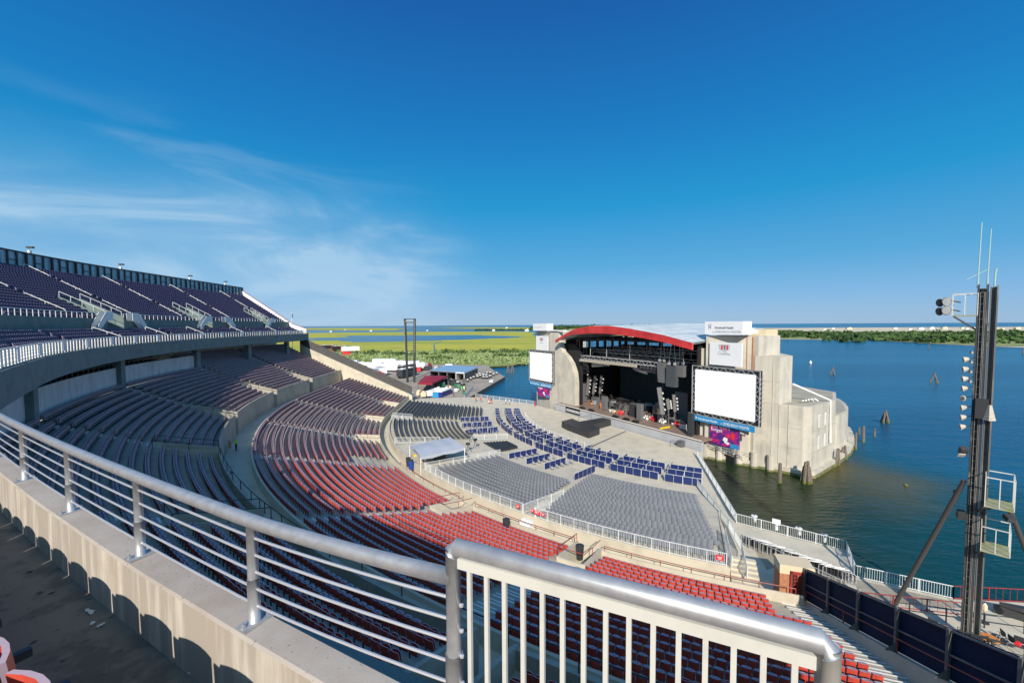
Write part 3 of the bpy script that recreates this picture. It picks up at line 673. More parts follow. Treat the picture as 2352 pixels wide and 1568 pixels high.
# frames: standards between the seats
def frame_tpl():
    V = []; F = []
    for x in (-.25,):
        b = MB(); b.box((x, .06, .30), (.03, .06, .60)); b.box((x, .14, .52), (.04, .30, .05)); V += b.v; F += b.f
    return V, F, [3]*len(F)
def add_tpl(a, b):
    n = len(a[0]); return a[0]+b[0], a[1]+[tuple(i+n for i in f) for f in b[1]], a[2]+b[2]
def seat_rows(rf, zf, n, a0, a1, aisles, gap, skip=None, off=None, pitch=.52):
    out = []
    for i in range(n):
        r = rf(i); ae = a1(i) if callable(a1) else a1; edges = [a0]+sorted(x for x in aisles if a0 < x < ae)+[ae]
        for k, (s_, e_) in enumerate(zip(edges, edges[1:])):
            g = math.degrees(gap/r); lo = s_+((g*(1.6 if s_ == 238.1 else 1)) if k else math.degrees(.3/r)); hi = e_-((g*(1.6 if e_ == 238.1 else 1)) if k < len(edges)-2 else math.degrees(.3/r))
            cnt = int(R(hi-lo)*r/pitch)
            for j in range(cnt):
                a = lo+(hi-lo)*(j+.5)/cnt
                if skip and skip(i, a): continue
                rr2 = r+(off(a) if off else 0); p = P(rr2, a, zf(i)); out.append((p[0], p[1], p[2], Pdir(a)+pi/2, i, k, cnt-j, 0))
    return out
def inhole(holes, i, a, m=.35): return any(h[0]-m < a < h[1]+m and i <= h[2]+1 for h in holes)
lowseats = seat_rows(LR, LZ, NL, AL+.3, lambda i: 248.7 if i < 4 else aE(LR(i))-math.degrees(1.75/LR(i)), LOWA, .72, lambda i, a: inhole(lowholes, i, a) or (i < 6 and 209.5 < a < 212.4) )
mezseats = seat_rows(MRr, MZ, NM, 189.7, 249, MEZA, .72, lambda i, a: inhole(mezholes, i, a))+seat_rows(MRr, MZ, 20, AL+.3, 189.7, MEZA+[184.4] if False else MEZA, .72, lambda i, a: inhole(mezholes, i, a))
upseats = seat_rows(UR_, UZ, 19, AL, 224, UPA, .6, lambda i, a: inhole(upholes, i, a, .15), pitch=.56)
t1seats = seat_rows(T1R, T1Z, 5, AL, 226, UPA, .6)
nearseats = seat_rows(lambda i: T1R(i)+.015, T1Z, 5, 235.1, 247.3, [], .6, off=uoff)
seatmats = [MT['red'], MT['mauve'], MT['rim'], MT['dark']]
def vis(s):
    v = np.array([s[0], s[1], s[2]+.6-EYE]); z = v@CF
    if z < .3: return None
    x = PX+FP*(v@CR)/z; y = PY-FP*(v@CU)/z
    return z if -60 < x < 2412 and 600 < y < 1640 else None
cand = sorted([(vis(s), 'n', s) for s in nearseats if vis(s)]+[(vis(s), 'l', s) for s in lowseats if vis(s)]+[(vis(s)*1.0, 'm', s) for s in mezseats if vis(s)], key=lambda t: t[0])[:300]
ind = set(id(c_[2]) for c_ in cand)
full = seat_template(10); bk, pn = split_tpl(full, 10); fr = frame_tpl()
me_b = tpl_mesh('backrest', bk, seatmats); me_p = tpl_mesh('seat_pan', pn, seatmats); me_f = tpl_mesh('standard', (fr[0], fr[1], [0]*len(fr[1])), [MT['dark']])
blk = {'l': ['far left', 'second left', 'third left', 'fourth left', 'shade side middle', 'block left of the stairs', 'block right of the stairs'], 'm': ['mezzanine']*9}
LB = {0: 'lower block at the far end', 1: 'second lower block', 2: 'third lower block', 3: 'fourth lower block', 4: 'fifth lower block', 5: 'lower block left of stairs', 6: 'lower block right of stairs'}
for z_, kd, s in cand:
    if kd == 'n': lab = 'red seat beside the near walkway, %s row back, %s from the gate' % (ordn(s[4]+1), ordn(s[6])); gp = 'seats beside the near walkway'
    elif kd == 'l': lab = 'red folding seat, %s from right, %s row up, %s' % (ordn(s[6]), ordn(s[4]+1), LB[s[5]]); gp = 'red folding seats of the lower bowl'
    else: lab = 'shaded dark red seat, %s from right, %s mezzanine row, %s block' % (ordn(s[6]), ordn(s[4]+1), ordn(s[5]+1)); gp = 'red folding seats of the mezzanine'
    t = thing('stadium_seat', lab, 'seat', s[:3], s[3], gp)
    for nm, me in (('backrest', me_b), ('seat_pan', me_p), ('standard', me_f)):
        o = bpy.data.objects.new(nm, me); col.objects.link(o); o.parent = t
t3 = add_tpl(seat_template(3, 1), frame_tpl()); t2 = seat_template(2, 1)
allv = []
def rest(name, tpl, lst, mats):
    lst = [s for s in lst if id(s) not in ind]; a = np.array([s[:4] for s in lst]); return np_mesh(name, *tpl, a[:, :3], a[:, 3], mats)
# the remaining thousands of seats, one object
V1 = []; 
def merged(groups, mats, name):
    Vs, Fs, Ms = [], [], []; base = 0
    for tpl, lst, remap in groups:
        lst = [s for s in lst if id(s) not in ind]
        if not lst: continue
        a = np.array([s[:4] for s in lst]); tv = np.array(tpl[0]); tf = np.array(tpl[1]); tm = np.array([remap[i] for i in tpl[2]]); n = len(a)
        c = np.cos(a[:, 3])[:, None]; s_ = np.sin(a[:, 3])[:, None]
        x = tv[None, :, 0]*c-tv[None, :, 1]*s_+a[:, 0:1]; y = tv[None, :, 0]*s_+tv[None, :, 1]*c+a[:, 1:2]; z = tv[None, :, 2]+a[:, 2:3]
        Vs.append(np.stack([x, y, z], 2).reshape(-1, 3)); Fs.append((tf[None]+(np.arange(n)*len(tv))[:, None, None]).reshape(-1, 4)+base); Ms.append(np.tile(tm, n)); base += n*len(tv)
    return raw_mesh(name, np.concatenate(Vs), np.concatenate(Fs), np.concatenate(Ms), mats)
o = merged([(add_tpl(seat_template(5), frame_tpl()), nearseats, [0, 1, 2, 3]), (t3, lowseats+mezseats, [0, 1, 6, 3]), (t2, t1seats+upseats, [4, 4, 5, 3])], seatmats+[MT['shadeseat'], mat('deck_seat_top', (.26, .22, .34), .5), mat('seat_top', (.36, .28, .34), .5)], 'distant_stadium_seats')  # deck seats take the plum that has shade in its colour
tag(o, 'thousands of small red and shade-toned plum folding seats filling the rest of the bowl and deck', 'seats', kind='stuff')
# grey moulded pit seats
def grey_tpl(n=4, mb=0, md=1):
    V = []; F = []; Mi = []
    for i in range(n+1):
        x = -.25+.5*i/n; y = .07*(x/.25)**2; V += [(x, y, .40), (x, y-.10, .82), (x, y-.06, .82), (x, y+.04, .42), (x, y+.42, .46)]
    for i in range(n):
        o, q = 5*i, 5*i+5; F += [(o, o+1, q+1, q), (o+1, o+2, q+2, q+1), (o+2, o+3, q+3, q+2), (o+3, o+4, q+4, q+3)]; Mi += [0, 0, 0, 0]
    b = MB()
    for x, y in ((-.24, .02), (.24, .02), (-.24, .4), (.24, .4)): b.bar((x, y, 0), (x, y, .42), .03)
    k = len(V); V += b.v; F += [tuple(i+k for i in f) for f in b.f]; Mi += [1]*len(b.f)
    return V, F, Mi
PRr = lambda j: 73.4-j*.97
PZ = lambda j: 2.03+(PRr(j)-54)*(1.67/20.2)
gseats = []
def pitblock(rows_, a_lo, a_hi, tagk, bl=None):
    for j in rows_:
        r = PRr(j); lo, hi = a_lo(r), a_hi(r); cnt = int(R(hi-lo)*r/.525)
        for k in range(cnt):
            a = lo+(hi-lo)*(k+.5)/cnt; p = P(r, a, PZ(j)); gseats.append((p[0], p[1], p[2], Pdir(a)+pi/2, j, tagk, cnt-k, cnt))
def rightlo(r): return 233.0 if r > 72 else 232.9-(72-r)*.16 if r > 66 else 231.9-(66-r)*.16
pitblock(range(0, 18), rightlo, lambda r: 245.9 if r > 71 else 246.3-(70-r)*.14, 0)
pitblock(range(0, 13), lambda r: 217.2-(73-r)*.1, lambda r: 231.2-(70.4-r)*.14, 1)
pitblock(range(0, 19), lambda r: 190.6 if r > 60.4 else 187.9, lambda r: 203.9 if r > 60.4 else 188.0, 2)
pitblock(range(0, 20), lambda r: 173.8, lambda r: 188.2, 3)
gc = sorted([(vis(s), s) for s in gseats if vis(s)], key=lambda t: t[0])[:300]; ind |= set(id(s) for _, s in gc)
gt = grey_tpl(); gm = tpl_mesh('pit_seat', gt, [MT['grey'], MT['greyleg']])
BN = {0: 'right hand pit block', 1: 'middle pit block', 2: 'left pit block below the aisle', 3: 'far pit block'}
for _, s in gc:
    o = bpy.data.objects.new('pit_seat', gm); col.objects.link(o); o.location = s[:3]; o.rotation_euler = (0, 0, s[3])
    tag(o, 'grey pit seat, %s from right, %s row from back, %s' % (ordn(s[6]), ordn(s[4]+1), BN[s[5]]), 'seat', 'grey moulded seats of the pit')
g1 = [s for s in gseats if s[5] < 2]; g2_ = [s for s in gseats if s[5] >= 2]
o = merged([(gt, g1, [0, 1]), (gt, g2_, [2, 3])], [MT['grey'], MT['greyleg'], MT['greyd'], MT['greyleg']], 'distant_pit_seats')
tag(o, 'the many smaller grey pit seats farther from the camera', 'seats', kind='stuff')
print('seats', len(lowseats), len(mezseats), len(upseats), len(gseats))
# ------------------------------------------------------------------ fences
def fence(name, label, pts, h, m, sp=.14, post=2.4, group=None, cat='fence', pk=.022, base=.08, extra=None):
    o3 = pts[0]; t = thing(name, label, cat, o3, 0, group); a = MB(*o3); b = MB(*o3)
    for si, (p, q) in enumerate(zip(pts, pts[1:])):
        p = Vector(p); q = Vector(q); L = (q-p).length; n = max(1, round(L/post))
        for i in range(0 if si == 0 else 1, n+1):
            c = p+(q-p)*(i/n); a.bar(c, c+Vector((0, 0, h)), .07)
        for z in (h-.03, base): a.bar(p+Vector((0, 0, z)), q+Vector((0, 0, z)), .05)
        k = int(L/sp)
        for i in range(1, k): c = p+(q-p)*(i/k); b.bar(c+Vector((0, 0, base)), c+Vector((0, 0, h-.04)), pk)
    a.build('frame', m, t); b.build('picket_infill', m, t); return t
def arcpts(r, a0, a1, z, n=24): return [P(r, a0+(a1-a0)*i/n, z) for i in range(n+1)]
WF = MT['whitefence']
fence('picket_fence', 'long white picket fence on the pit wall behind the right hand grey block', arcpts(74.3, 232.9, 246.6, 4.0, 12), 1.07, WF, group='white fences round the pit', post=1.6)
fence('picket_fence', 'white picket fence on the pit wall behind the middle grey block', arcpts(74.3, 217, 231.6, 4.0, 12), 1.07, WF, group='white fences round the pit', post=1.6)
fence('picket_fence', 'white fence up the side of the middle grey block beside the steps', [P(74.3, 231.7, 3.9), P(66.5, 231.9, 3.1)], 1.07, WF, group='white fences round the pit')
fence('picket_fence', 'white fence on the right side of the steps marked by red signs', [P(74.3, 232.85, 4.0), P(71.5, 232.9, 3.6)], 1.0, WF, group='white fences round the pit')
fence('picket_fence', 'white fence between the grey canopy and the middle grey block', [P(74.2, 217, 3.9), P(60, 214.9, 2.6)], 1.07, WF, group='white fences round the pit')
fence('picket_fence', 'white fence closing the front of the left block beside the blue boxes', [P(60, 204.6, 2.6), P(53, 204.8, 2.1)], 1.05, WF, group='white fences round the pit')
fence('picket_fence', 'white fence along the left side of the grey canopy', [P(74.2, 205.0, 3.9), P(66.5, 205.2, 3.1)], 1.05, WF, group='white fences round the pit')
fence('picket_fence', 'small white railing by the aisle at the back of the far pit blocks', [P(74.2, 188.6, 3.9), P(70, 188.6, 3.4), P(70, 190.4, 3.4), P(74.2, 190.4, 3.9)], 1.05, WF, group='white fences round the pit')
fence('picket_fence', 'grey white fence along the ramp right of the grey pit seats', [at(1601, 1117, 22.0), at(*z8(60, 480), 21.95), at(*z8(150, 640), 21.6), at(*z8(190, 840), 21.0)], 1.05, WF, group='white fences beside the water')
fence('picket_fence', 'white fence standing inside the far right corner of the pit', [P(67.5, 246.9, 3.1), P(74.3, 246.9, 3.9)], 1.05, WF, group='white fences round the pit')
fence('picket_fence', 'white fence beside the water running from the stage to the first corner', [r0, c1], 1.07, WF, group='white fences beside the water')
fence('picket_fence', 'white picket fence beside the water between the first two corners', [c1, c2], 1.07, WF, sp=.16, group='white fences beside the water')
fence('picket_fence', 'short end on white fence at the inlet corner beside the boardwalk', [c2, c3_], 1.07, WF, sp=.16, group='white fences beside the water')
fence('picket_fence', 'white picket fence between the boardwalk and the open water', [c3_, c4], 1.07, WF, sp=.16, group='white fences beside the water')
fence('picket_fence', 'white fence on the far promenade between the dock and the left tower', [W0, W1], 1.07, WF, group='white fences beside the water')
RR = MT['redrail']
fence('red_railing', 'red railing beside the water right of the white boardwalk fence', [c4, c5, (90, 26, 2)], 1.1, RR, sp=.5, group='red railings by the boardwalk')
fence('red_railing', 'red railing between the boardwalk and the terrace behind the dark fence', [at(*z8(985, 1010), 22), at(*z8(1700, 1090), 22)], 1.0, RR, sp=.5, group='red railings by the boardwalk')
# notices on the water fence
for k, (x, y) in enumerate(((395, 490), (240, 440), (552, 530), (730, 580))):
    p = at(*z8(x, y), 22); b = MB(*p)
    if k == 0: b.box((p[0], p[1], 2.9), (.75, .06, .55), math.atan2(c2[1]-c1[1], c2[0]-c1[0]), 0); b.box((p[0], p[1], 2.35), (.3, .2, .7), 0, 0); tag(b.build('notice_board', MT['vinyl']), 'blank white notice board fixed on the white water fence', 'notice board')
    else:
        b.tube([(p[0], p[1], 2), (p[0], p[1], 3.0)], .05, 6, 0)
        b.lathe((p[0], p[1], 2.75), [(.30, 0), (.34, .05), (.30, .1)], 10, 1); b.box((p[0], p[1]-.1, 2.4), (.22, .2, .5), 0, 1)
        tag(b.build('life_ring_stand', [MT['dark'], MT['white']]), 'white life ring on a dark stand at the water fence, %s from the stage' % ordn((1, 1, 2, 3)[k]), 'life ring', 'life rings on the water fence')
# red handrails in front of the lower bowl
def redrail(label, pts, h=.75):
    t = thing('red_handrail', label, 'handrail', pts[0], 0, 'thin red handrails of the lower bowl'); b = MB(*pts[0])
    b.tube([(p[0], p[1], p[2]+h) for p in pts], .035, 6)
    L = 0
    for i in range(0, len(pts), 2): p = pts[i]; b.bar(p, (p[0], p[1], p[2]+h), .05)
    b.build('rail', RR, t)
redrail('red handrail on the parapet before the red block right of the stairs', arcpts(76.15, 239.2, 250.0, 3.75, 12), .45)
redrail('red handrail on the parapet before the red block left of the stairs', arcpts(76.15, 227.6, 237.0, 3.75, 12), .45)
redrail('red handrail on the parapet before the middle lower block', arcpts(76.15, 213.5, 225.4, 3.75, 12), .45)
redrail('brown handrail on the pit side of the front walkway below the grey fence', arcpts(75.9, 214, 231, 2.4, 16), 1.0)
for a, nm in ((238.1, 'right hand'), (226.5, 'middle'), (200.8, 'left hand'), (188.8, 'far left'), (176.4, 'farthest')):
    redrail('red handrail round the %s stair opening of the lower bowl' % nm, [P(76.3, a-.85, 3.95), P(78.3, a-.85, 4.2), P(80.2, a-.85, 4.5), P(80.2, a+.85, 4.5), P(78.3, a+.85, 4.2), P(76.3, a+.85, 3.95)], .8)
for k, a in enumerate((178.6, 189.7, 203.4, 216.2, 228.5)):
    t_ = thing('dark_handrail', 'dark handrail round the mezzanine stair opening, %s from the far end' % ordn(k+1), 'handrail', P(97.4, a-.9, 10.9), 0, 'dark handrails of the mezzanine'); b = MB(*P(97.4, a-.9, 10.9))
    pts = [P(97.5, a-.65, 10.8), P(100, a-.65, 11.4), P(102.8, a-.65, 12.2), P(102.8, a+.65, 12.2), P(100, a+.65, 11.4), P(97.5, a+.65, 10.8)]
    b.tube([(p[0], p[1], p[2]+.8) for p in pts], .035, 6)
    for p in pts: b.bar(p, (p[0], p[1], p[2]+.8), .05)
    b.build('rail', MT['dark'], t_)
t_ = thing('dark_handrail', 'long dark handrail on top of the shaded concourse wall', 'handrail', P(97.4, 217.5, 10.75), 0, 'dark handrails of the mezzanine'); b = MB(*P(97.4, 217.5, 10.75))
b.tube([P(97.42, 217.5+i*.9, 11.5) for i in range(31)], .035, 6)
for i in range(0, 31, 2): b.bar(P(97.42, 217.5+i*.9, 10.7), P(97.42, 217.5+i*.9, 11.5), .05)
b.build('rail', MT['dark'], t_)
# dark wind fence along both ends of the bowl
for lab, a, m_, m2, s_ in (('dark grey mesh fence stepping down the far end wall of the bowl', AL-.25, MT['mesh'], MT['mesh'], 1), ('black panelled fence stepping down the near right end wall of the bowl', 250.8, MT['navyblack'], MT['tower_grey'], -1)):
    t_ = thing('windscreen_fence', lab, 'fence', P(75.5, a, 4.4), 0, 'dark fences down the ends of the bowl')
    b = MB(*P(75.5, a, 4.4)); c = MB(*P(75.5, a, 4.4)); H = 2.4 if s_ == 1 else 2.45; r = 75.2; step = 3.0
    while r < 111:
        z0, z1 = zline(r, s_ == -1)+.05, zline(r+step, s_ == -1)+.05; A0_, A1_ = (aE(r)+.2, aE(r+step)+.2) if s_ == -1 else (a, a)
        b.add([P(r, A0_, z0), P(r+step, A1_, z1), P(r+step, A1_, z1+H), P(r, A0_, z0+H), P(r, A0_-.03*s_, z0), P(r+step, A1_-.03*s_, z1), P(r+step, A1_-.03*s_, z1+H), P(r, A0_-.03*s_, z0+H)], [(0, 1, 2, 3), (7, 6, 5, 4), (3, 2, 6, 7)])
        c.bar(P(r, A0_-.08, z0-.1), P(r, A0_-.08, z0+H), .14, .14)
        for f in ((.5, .97) if s_ == -1 else (.97,)): c.bar(P(r, A0_-.06, z0+H*f), P(r+step, A1_-.06, z1+H*f), .08)
        if s_ == -1: c.add([P(r, A0_-.1, z0), P(r, A0_-.4, z0-.02), P(r, A0_-.1, z0+.5), P(r+.05, A0_-.1, z0), P(r+.05, A0_-.4, z0-.02), P(r+.05, A0_-.1, z0+.5)], [(0, 1, 2), (5, 4, 3)])
        r += step
    b.build('screen_cloth', m_, t_); c.build('frame', m2, t_)
redrail('low red rail along the ledge below the black panelled fence', [P(75.6+i*2.2, aE(75.6+i*2.2)+.08, zline(75.6+i*2.2, True)) for i in range(13)], .8)
# ------------------------------------------------------------------ text
def text(body, size, loc, rx, rz, m, parent=None, name='lettering', ex=.01, align='LEFT', sx=1.):
    cu = bpy.data.curves.new('t', 'FONT'); cu.body = body; cu.size = size; cu.extrude = ex; cu.align_x = align; cu.resolution_u = 2
    ob = bpy.data.objects.new('t', cu); col.objects.link(ob)
    dg = bpy.context.evaluated_depsgraph_get(); me = bpy.data.meshes.new_from_object(ob.evaluated_get(dg)); bpy.data.objects.remove(ob)
    me.name = name; me.materials.clear(); me.materials.append(m)
    mw = Matrix.Translation(loc) @ Matrix.Rotation(rz, 4, 'Z') @ Matrix.Rotation(rx, 4, 'X') @ Matrix.Diagonal((sx, 1, 1, 1))
    me.transform(mw)
    if parent: me.transform(Matrix.Translation(-parent.matrix_basis.translation))
    o = bpy.data.objects.new(name, me); col.objects.link(o)
    if parent: o.parent = parent
    return o
def STX(body, size, t, n, z, m, parent=None, align='LEFT', sx=1.): return text(body, size, S(t, n, z), pi/2, ST_ANG, m, parent, align=align, sx=sx)
# ------------------------------------------------------------------ stage house
sh = thing('stage_house', 'concrete stage house with an arched pale roof and red fascia standing in the bay', 'stage house')
def SP(b, pts, z0, z1, mi=0): b.prism([S(*p)[:2] for p in pts], z0, z1, mi)
b = MB()
SP(b, [(19.5, -3.0), (26.2, -5.1), (26.2, -10), (19.5, -10)], -1.5, 21.9)
SP(b, [(19.6, -6), (27.2, -5.6), (27.2, -12.3), (19.6, -20)], -1.5, 21.95)
SP(b, [(20, -7), (26.8, -5.45), (30.1, -6.5), (30.1, -10.5), (20, -22)], -1.5, 18.65)
SP(b, [(19, -8), (29.6, -6.5), (33.25, -7.6), (34.1, -8.5), (33.0, -19.2), (29.5, -28), (12, -34), (19, -23.6)], -1.5, 11.0)
SP(b, [(18.3, -3.4), (19.5, -3.7), (19.5, -22), (18.3, -22)], 2.0, 19.6)
b.build('right_tower', MT['tower'], sh)
for (t0_, n0_, t1_, n1_, zs) in ((26.8, -5.43, 30.1, -6.48, (14.6, 11.0)), (29.6, -6.48, 33.2, -7.58, (7.4, 4.2)), (19.5, -2.98, 26.2, -5.08, (13.2, 9.0))):
    for z_ in zs: b = MB(); b.bar(S(t0_, n0_, z_), S(t1_, n1_, z_), .03, .05); b.build('form_joint', MT['conc'], sh)
for t_, n_, z0_, z1_ in ((29.3, -6.24, 1.1, 18.6), (30.2, -6.64, 1.1, 11), (31.4, -7.02, 1.1, 11)): b = MB(); b.bar(S(t_, n_+.02, z0_), S(t_, n_+.02, z1_), .10, .10); b.build('pilaster_edge', MT['tower'], sh)
for z_ in (7.0, 3.6): b = MB(); b.bar(S(34.1, -8.7, z_), S(33.02, -19.2, z_), .05, .05); b.build('form_joint', MT['conc'], sh)
b = MB(); b.bar(S(26.4, -5.4, 8), S(26.4, -5.4, 21.8), .16); b.bar(S(25.7, -4.9, 16), S(25.7, -4.9, 21.8), .10); b.build('rusty_downpipe', MT['brick'], sh)
b = MB(); SP(b, [(28.5, -25), (30.9, -25.5), (30.6, -29), (29.7, -33), (28.2, -37), (26.0, -41.5), (23.3, -46), (19.5, -49.5), (14, -51.5), (8, -51), (8, -30)], -1.5, 7.0); b.build('curved_annexe', MT['tower'], sh)
b = MB(); SP(b, [(30.3, -7.3), (33.0, -8.0), (33.6, -8.8), (32.6, -19), (29.2, -27.4), (14, -33), (20, -23)], 11.0, 11.03); SP(b, [(28.8, -26.5), (30.4, -26.5), (29.3, -33), (25.6, -41.2), (22.9, -45.6), (14, -50.8), (10, -40)], 7.0, 7.03); b.build('flat_roof', MT['conc'], sh)
b = MB(); SP(b, [(23, -8.0), (26.9, -8.2), (26.9, -12.0), (23, -14)], 21.95, 23.0); b.box(S(25.6, -6.3, 22.15), (3.2, .5, .35), ST_ANG); b.build('penthouse', MT['cream'], sh)
b = MB()
for (t, n) in ((24.4, -6.6), (24.9, -7.4), (25.6, -6.4), (25.2, -8.0)): b.box(S(t, n, 22.5+random.uniform(-.2, .3)), (.7, .5, .8), random.uniform(0, 3), 0)
b.build('roof_vent', MT['white'], sh)
foot = [(19.2, -2.6), (30, -6.2), (33.6, -7.0), (34.9, -8.2), (33.8, -19.0), (33.3, -22.5), (32.6, -27), (31.0, -33), (28.6, -39.5), (25.6, -46), (21, -52), (14, -54), (8, -53.5), (8, -20), (19.5, -20)]
b = MB(); SP(b, foot, -2, .42); b.build('mossy_footing', MT['ledge'], sh)
b = MB(); SP(b, [(t-.15, n+.02) for t, n in foot], .42, 1.0); b.build('footing_ledge', MT['tower'], sh)
b = MB()
for t, n in ((19.8, -2.9), (22.0, -3.6), (25.0, -4.5), (27.1, -5.3), (29.4, -5.9)): p = S(t, n); b.lathe((p[0], p[1], -1.5), [(.60, 0), (.60, 1.8)], 10, 1); b.lathe((p[0], p[1], .3), [(.55, 0), (.50, 2.3)], 10, 0)
b.build('foundation_pier', [MT['tower'], MT['ledge']], sh)
b = MB()
for dn, zz in ((-11.4, 8.4), (-14.2, 8.4), (-11.4, 4.9), (-14.2, 4.9)):
    tt = 34.1+(dn+8.5)*.103; b.box(S(tt+.0, dn, zz), (.12, .5, 2.0), ST_ANG, 0); b.box(S(tt+.04, dn, zz), (.1, .3, 1.8), ST_ANG, 1)
b.build('slit_window', [MT['white'], MT['lightwall']], sh)
b = MB(); q0 = S(31.5, -9.0, 13.3); q0 = S(30.3, -10.4, 14.0); b.tube([q0, S(33.5, -15.8, 11.25), S(33.62, -16.0, 4.2)], .17, 8); b.build('drain_pipe', MT['white'], sh)
b = MB()
for i in range(5): b.bar(S(31.0+i*.3, -11.0-i*.9, 11.1), S(32.0, -10.2-i*.9, 11.5), .22)
b.build('roof_pipework', MT['white'], sh)
b = MB(); # lattice opening at the foot
for i in range(7): b.bar(S(22.3+i*.42, -3.65-i*.13, 1.7), S(22.3+i*.42, -3.65-i*.13, 3.0), .1)
for k in range(4): b.bar(S(22.1, -3.6, 1.7+k*.42), S(25.1, -4.5, 1.7+k*.42), .1)
b.build('lattice_grille', MT['white'], sh)
b = MB(); b.box(S(23.4, -3.92, .6), (3.0, .3, 1.5), ST_ANG-.29); b.build('foot_opening', MT['black'], sh)
# left tower and wing wall
b = MB()
SP(b, [(-34.3, -3.2), (-25.4, -1.9), (-25.4, -14), (-34.3, -14)], -1.5, 22.3)
pf = [(-25.6, -1.5), (-25.6, 22.3), (-21.8, 22.0), (-21.4, 19.2), (-20.2, 17.0), (-18.2, 15.8), (-16.6, 14.2), (-15.5, 12.0), (-15.1, 9.5), (-15.1, -1.5)]
vs = [S(t, -1.6, z) for t, z in pf]+[S(t, -3.0, z) for t, z in pf]; k = len(pf)
b.add(vs, [tuple(range(k-1, -1, -1)), tuple(range(k, 2*k))]+[(i, (i+1) % k, (i+1) % k+k, i+k) for i in range(k)])
b.build('left_tower', MT['tower'], sh)
b = MB(); b.box(S(-22.7, -1.9, 22.45), (6.5, 1.4, .3), ST_ANG); b.build('tower_coping', MT['white'], sh)
# roof
top = [(-20.1, -3.85), (-19.2, -3.54), (-15.8, -2.15), (-12.4, -1.05), (-7, -.36), (-1.3, -.27), (5, -.9), (9, -1.45), (13.2, -2.05), (19.3, -3.3)]
bot = [(-20.1, -4.6), (-19.2, -4.2), (-15.8, -2.8), (-12.4, -2.35), (-7, -2.02), (-1.3, -2.01), (5, -2.4), (9, -2.8), (13.2, -3.35), (19.3, -4.5)]
bk_ = [(t, z_) for (t, _), z_ in zip(top, (-2.6, -2.0, -1.3, -.75, -.3, .05, -.05, -.2, -.5, -1.2))]
b = MB(); n = len(top)
vs = [S(t, .5, 24+z) for t, z in top]+[S(t, -24, 24+z) for t, z in bk_]; b.add(vs, [(i, i+1, n+i+1, n+i) for i in range(n-1)])
vs = [S(t, .35, 23.75+z) for t, z in top]+[S(t, -24, 23.75+z) for t, z in bk_]; b.add(vs, [(n+i, n+i+1, i+1, i) for i in range(n-1)])
for i in range(40):
    f = i/39*(n-1); j = min(int(f), n-2); g = f-j
    t = top[j][0]+(top[j+1][0]-top[j][0])*g; z = top[j][1]+(top[j+1][1]-top[j][1])*g; zz = bk_[j][1]+(bk_[j+1][1]-bk_[j][1])*g
    b.bar(S(t, .5, 24.03+z), S(t, -24, 24.03+zz), .06)
b.build('roof', MT['roof'], sh)
b = MB(); vs = [S(t, .7, 24+z) for t, z in top]+[S(t, .7, 24+z) for t, z in bot]+[S(t, .3, 24+z) for t, z in top]+[S(t, .3, 24+z) for t, z in bot]
b.add(vs, [(n+i, n+i+1, i+1, i) for i in range(n-1)]+[(2*n+i, 2*n+i+1, 3*n+i+1, 3*n+i) for i in range(n-1)]+[(i, i+1, 2*n+i+1, 2*n+i) for i in range(n-1)]+[(3*n+i, 3*n+i+1, n+i+1, n+i) for i in range(n-1)]+[(n-1, 2*n-1, 4*n-1, 3*n-1), (0, 2*n, 3*n, n)])
b.build('roof_fascia', MT['redroof'], sh)
# interior shell
b = MB()
SP(b, [(-20.6, -3), (-20.2, -3), (-20.2, -23), (-20.6, -23)], 3.8, 17.9); SP(b, [(-20.6, -3), (-20.2, -3), (-20.2, -23), (-20.6, -23)], 19.5, 20.8)
for n_ in (-3.9, -8.2, -11.0, -13.8, -16.6, -19.4, -22.2): SP(b, [(-20.6, n_+.35), (-20.2, n_+.35), (-20.2, n_-.35), (-20.6, n_-.35)], 17.9, 19.5)
SP(b, [(-20.6, -3), (-20.2, -3), (-20.2, -7.8), (-20.6, -7.8)], 17.9, 19.5)
SP(b, [(-20.6, -23), (19.2, -23), (19.2, -23.4), (-20.6, -23.4)], 3.8, 18.4); SP(b, [(-3, -23), (19.2, -23), (19.2, -23.4), (-3, -23.4)], 18.4, 22.6)
for t in (-19, -15.5, -11.5, -7, -3): SP(b, [(t-.5, -23), (t+.5, -23), (t+.5, -23.4), (t-.5, -23.4)], 18.3, 22.8)
SP(b, [(-20, -23), (-3, -23), (-3, -23.4), (-20, -23.4)], 20.6, 22.2)
SP(b, [(18.0, -2.6), (18.25, -2.6), (18.25, -23), (18.0, -23)], 3.8, 20.5)
b.build('interior_wall', MT['black'], sh)
b = MB()
for i in range(9): b.bar(S(-20, -2-i*2.4, 20.4), S(19, -2-i*2.4, 20.4), .16)
for i in range(12): b.bar(S(-19+i*3.3, -1, 20.5), S(-19+i*3.3, -22, 20.5), .12)
b.build('roof_steelwork', MT['dark'], sh)
b = MB(); SP(b, [(-21, 0), (21, 0), (21, -23), (-21, -23)], 3.5, 3.8); b.build('stage_deck', MT['stagefloor'], sh)
b = MB(); SP(b, [(-21, 0), (21, 0), (21, -.6), (-21, -.6)], -1, 3.5); 
b.build('stage_front', MT['vinyl'] if False else mat('pale_grey_panel', (.42, .43, .46), .6, noise=(.3, (.36, .37, .4), .4, .7)), sh)
b = MB(); b.bar(S(-21, .06, 3.82), S(21, .06, 3.82), .16, .12); b.build('stage_lip', MT['white'], sh)
b = MB(); SP(b, [(-16.6, 0), (-11.2, 0), (-11.2, .12), (-16.6, .12)], 2.25, 3.65); b.build('fascia_banner', MT['black'], sh)
for i in range(9): STX('o', 1.3, -16.3+i*.56, .16, 2.6, MT['txt'], sh)
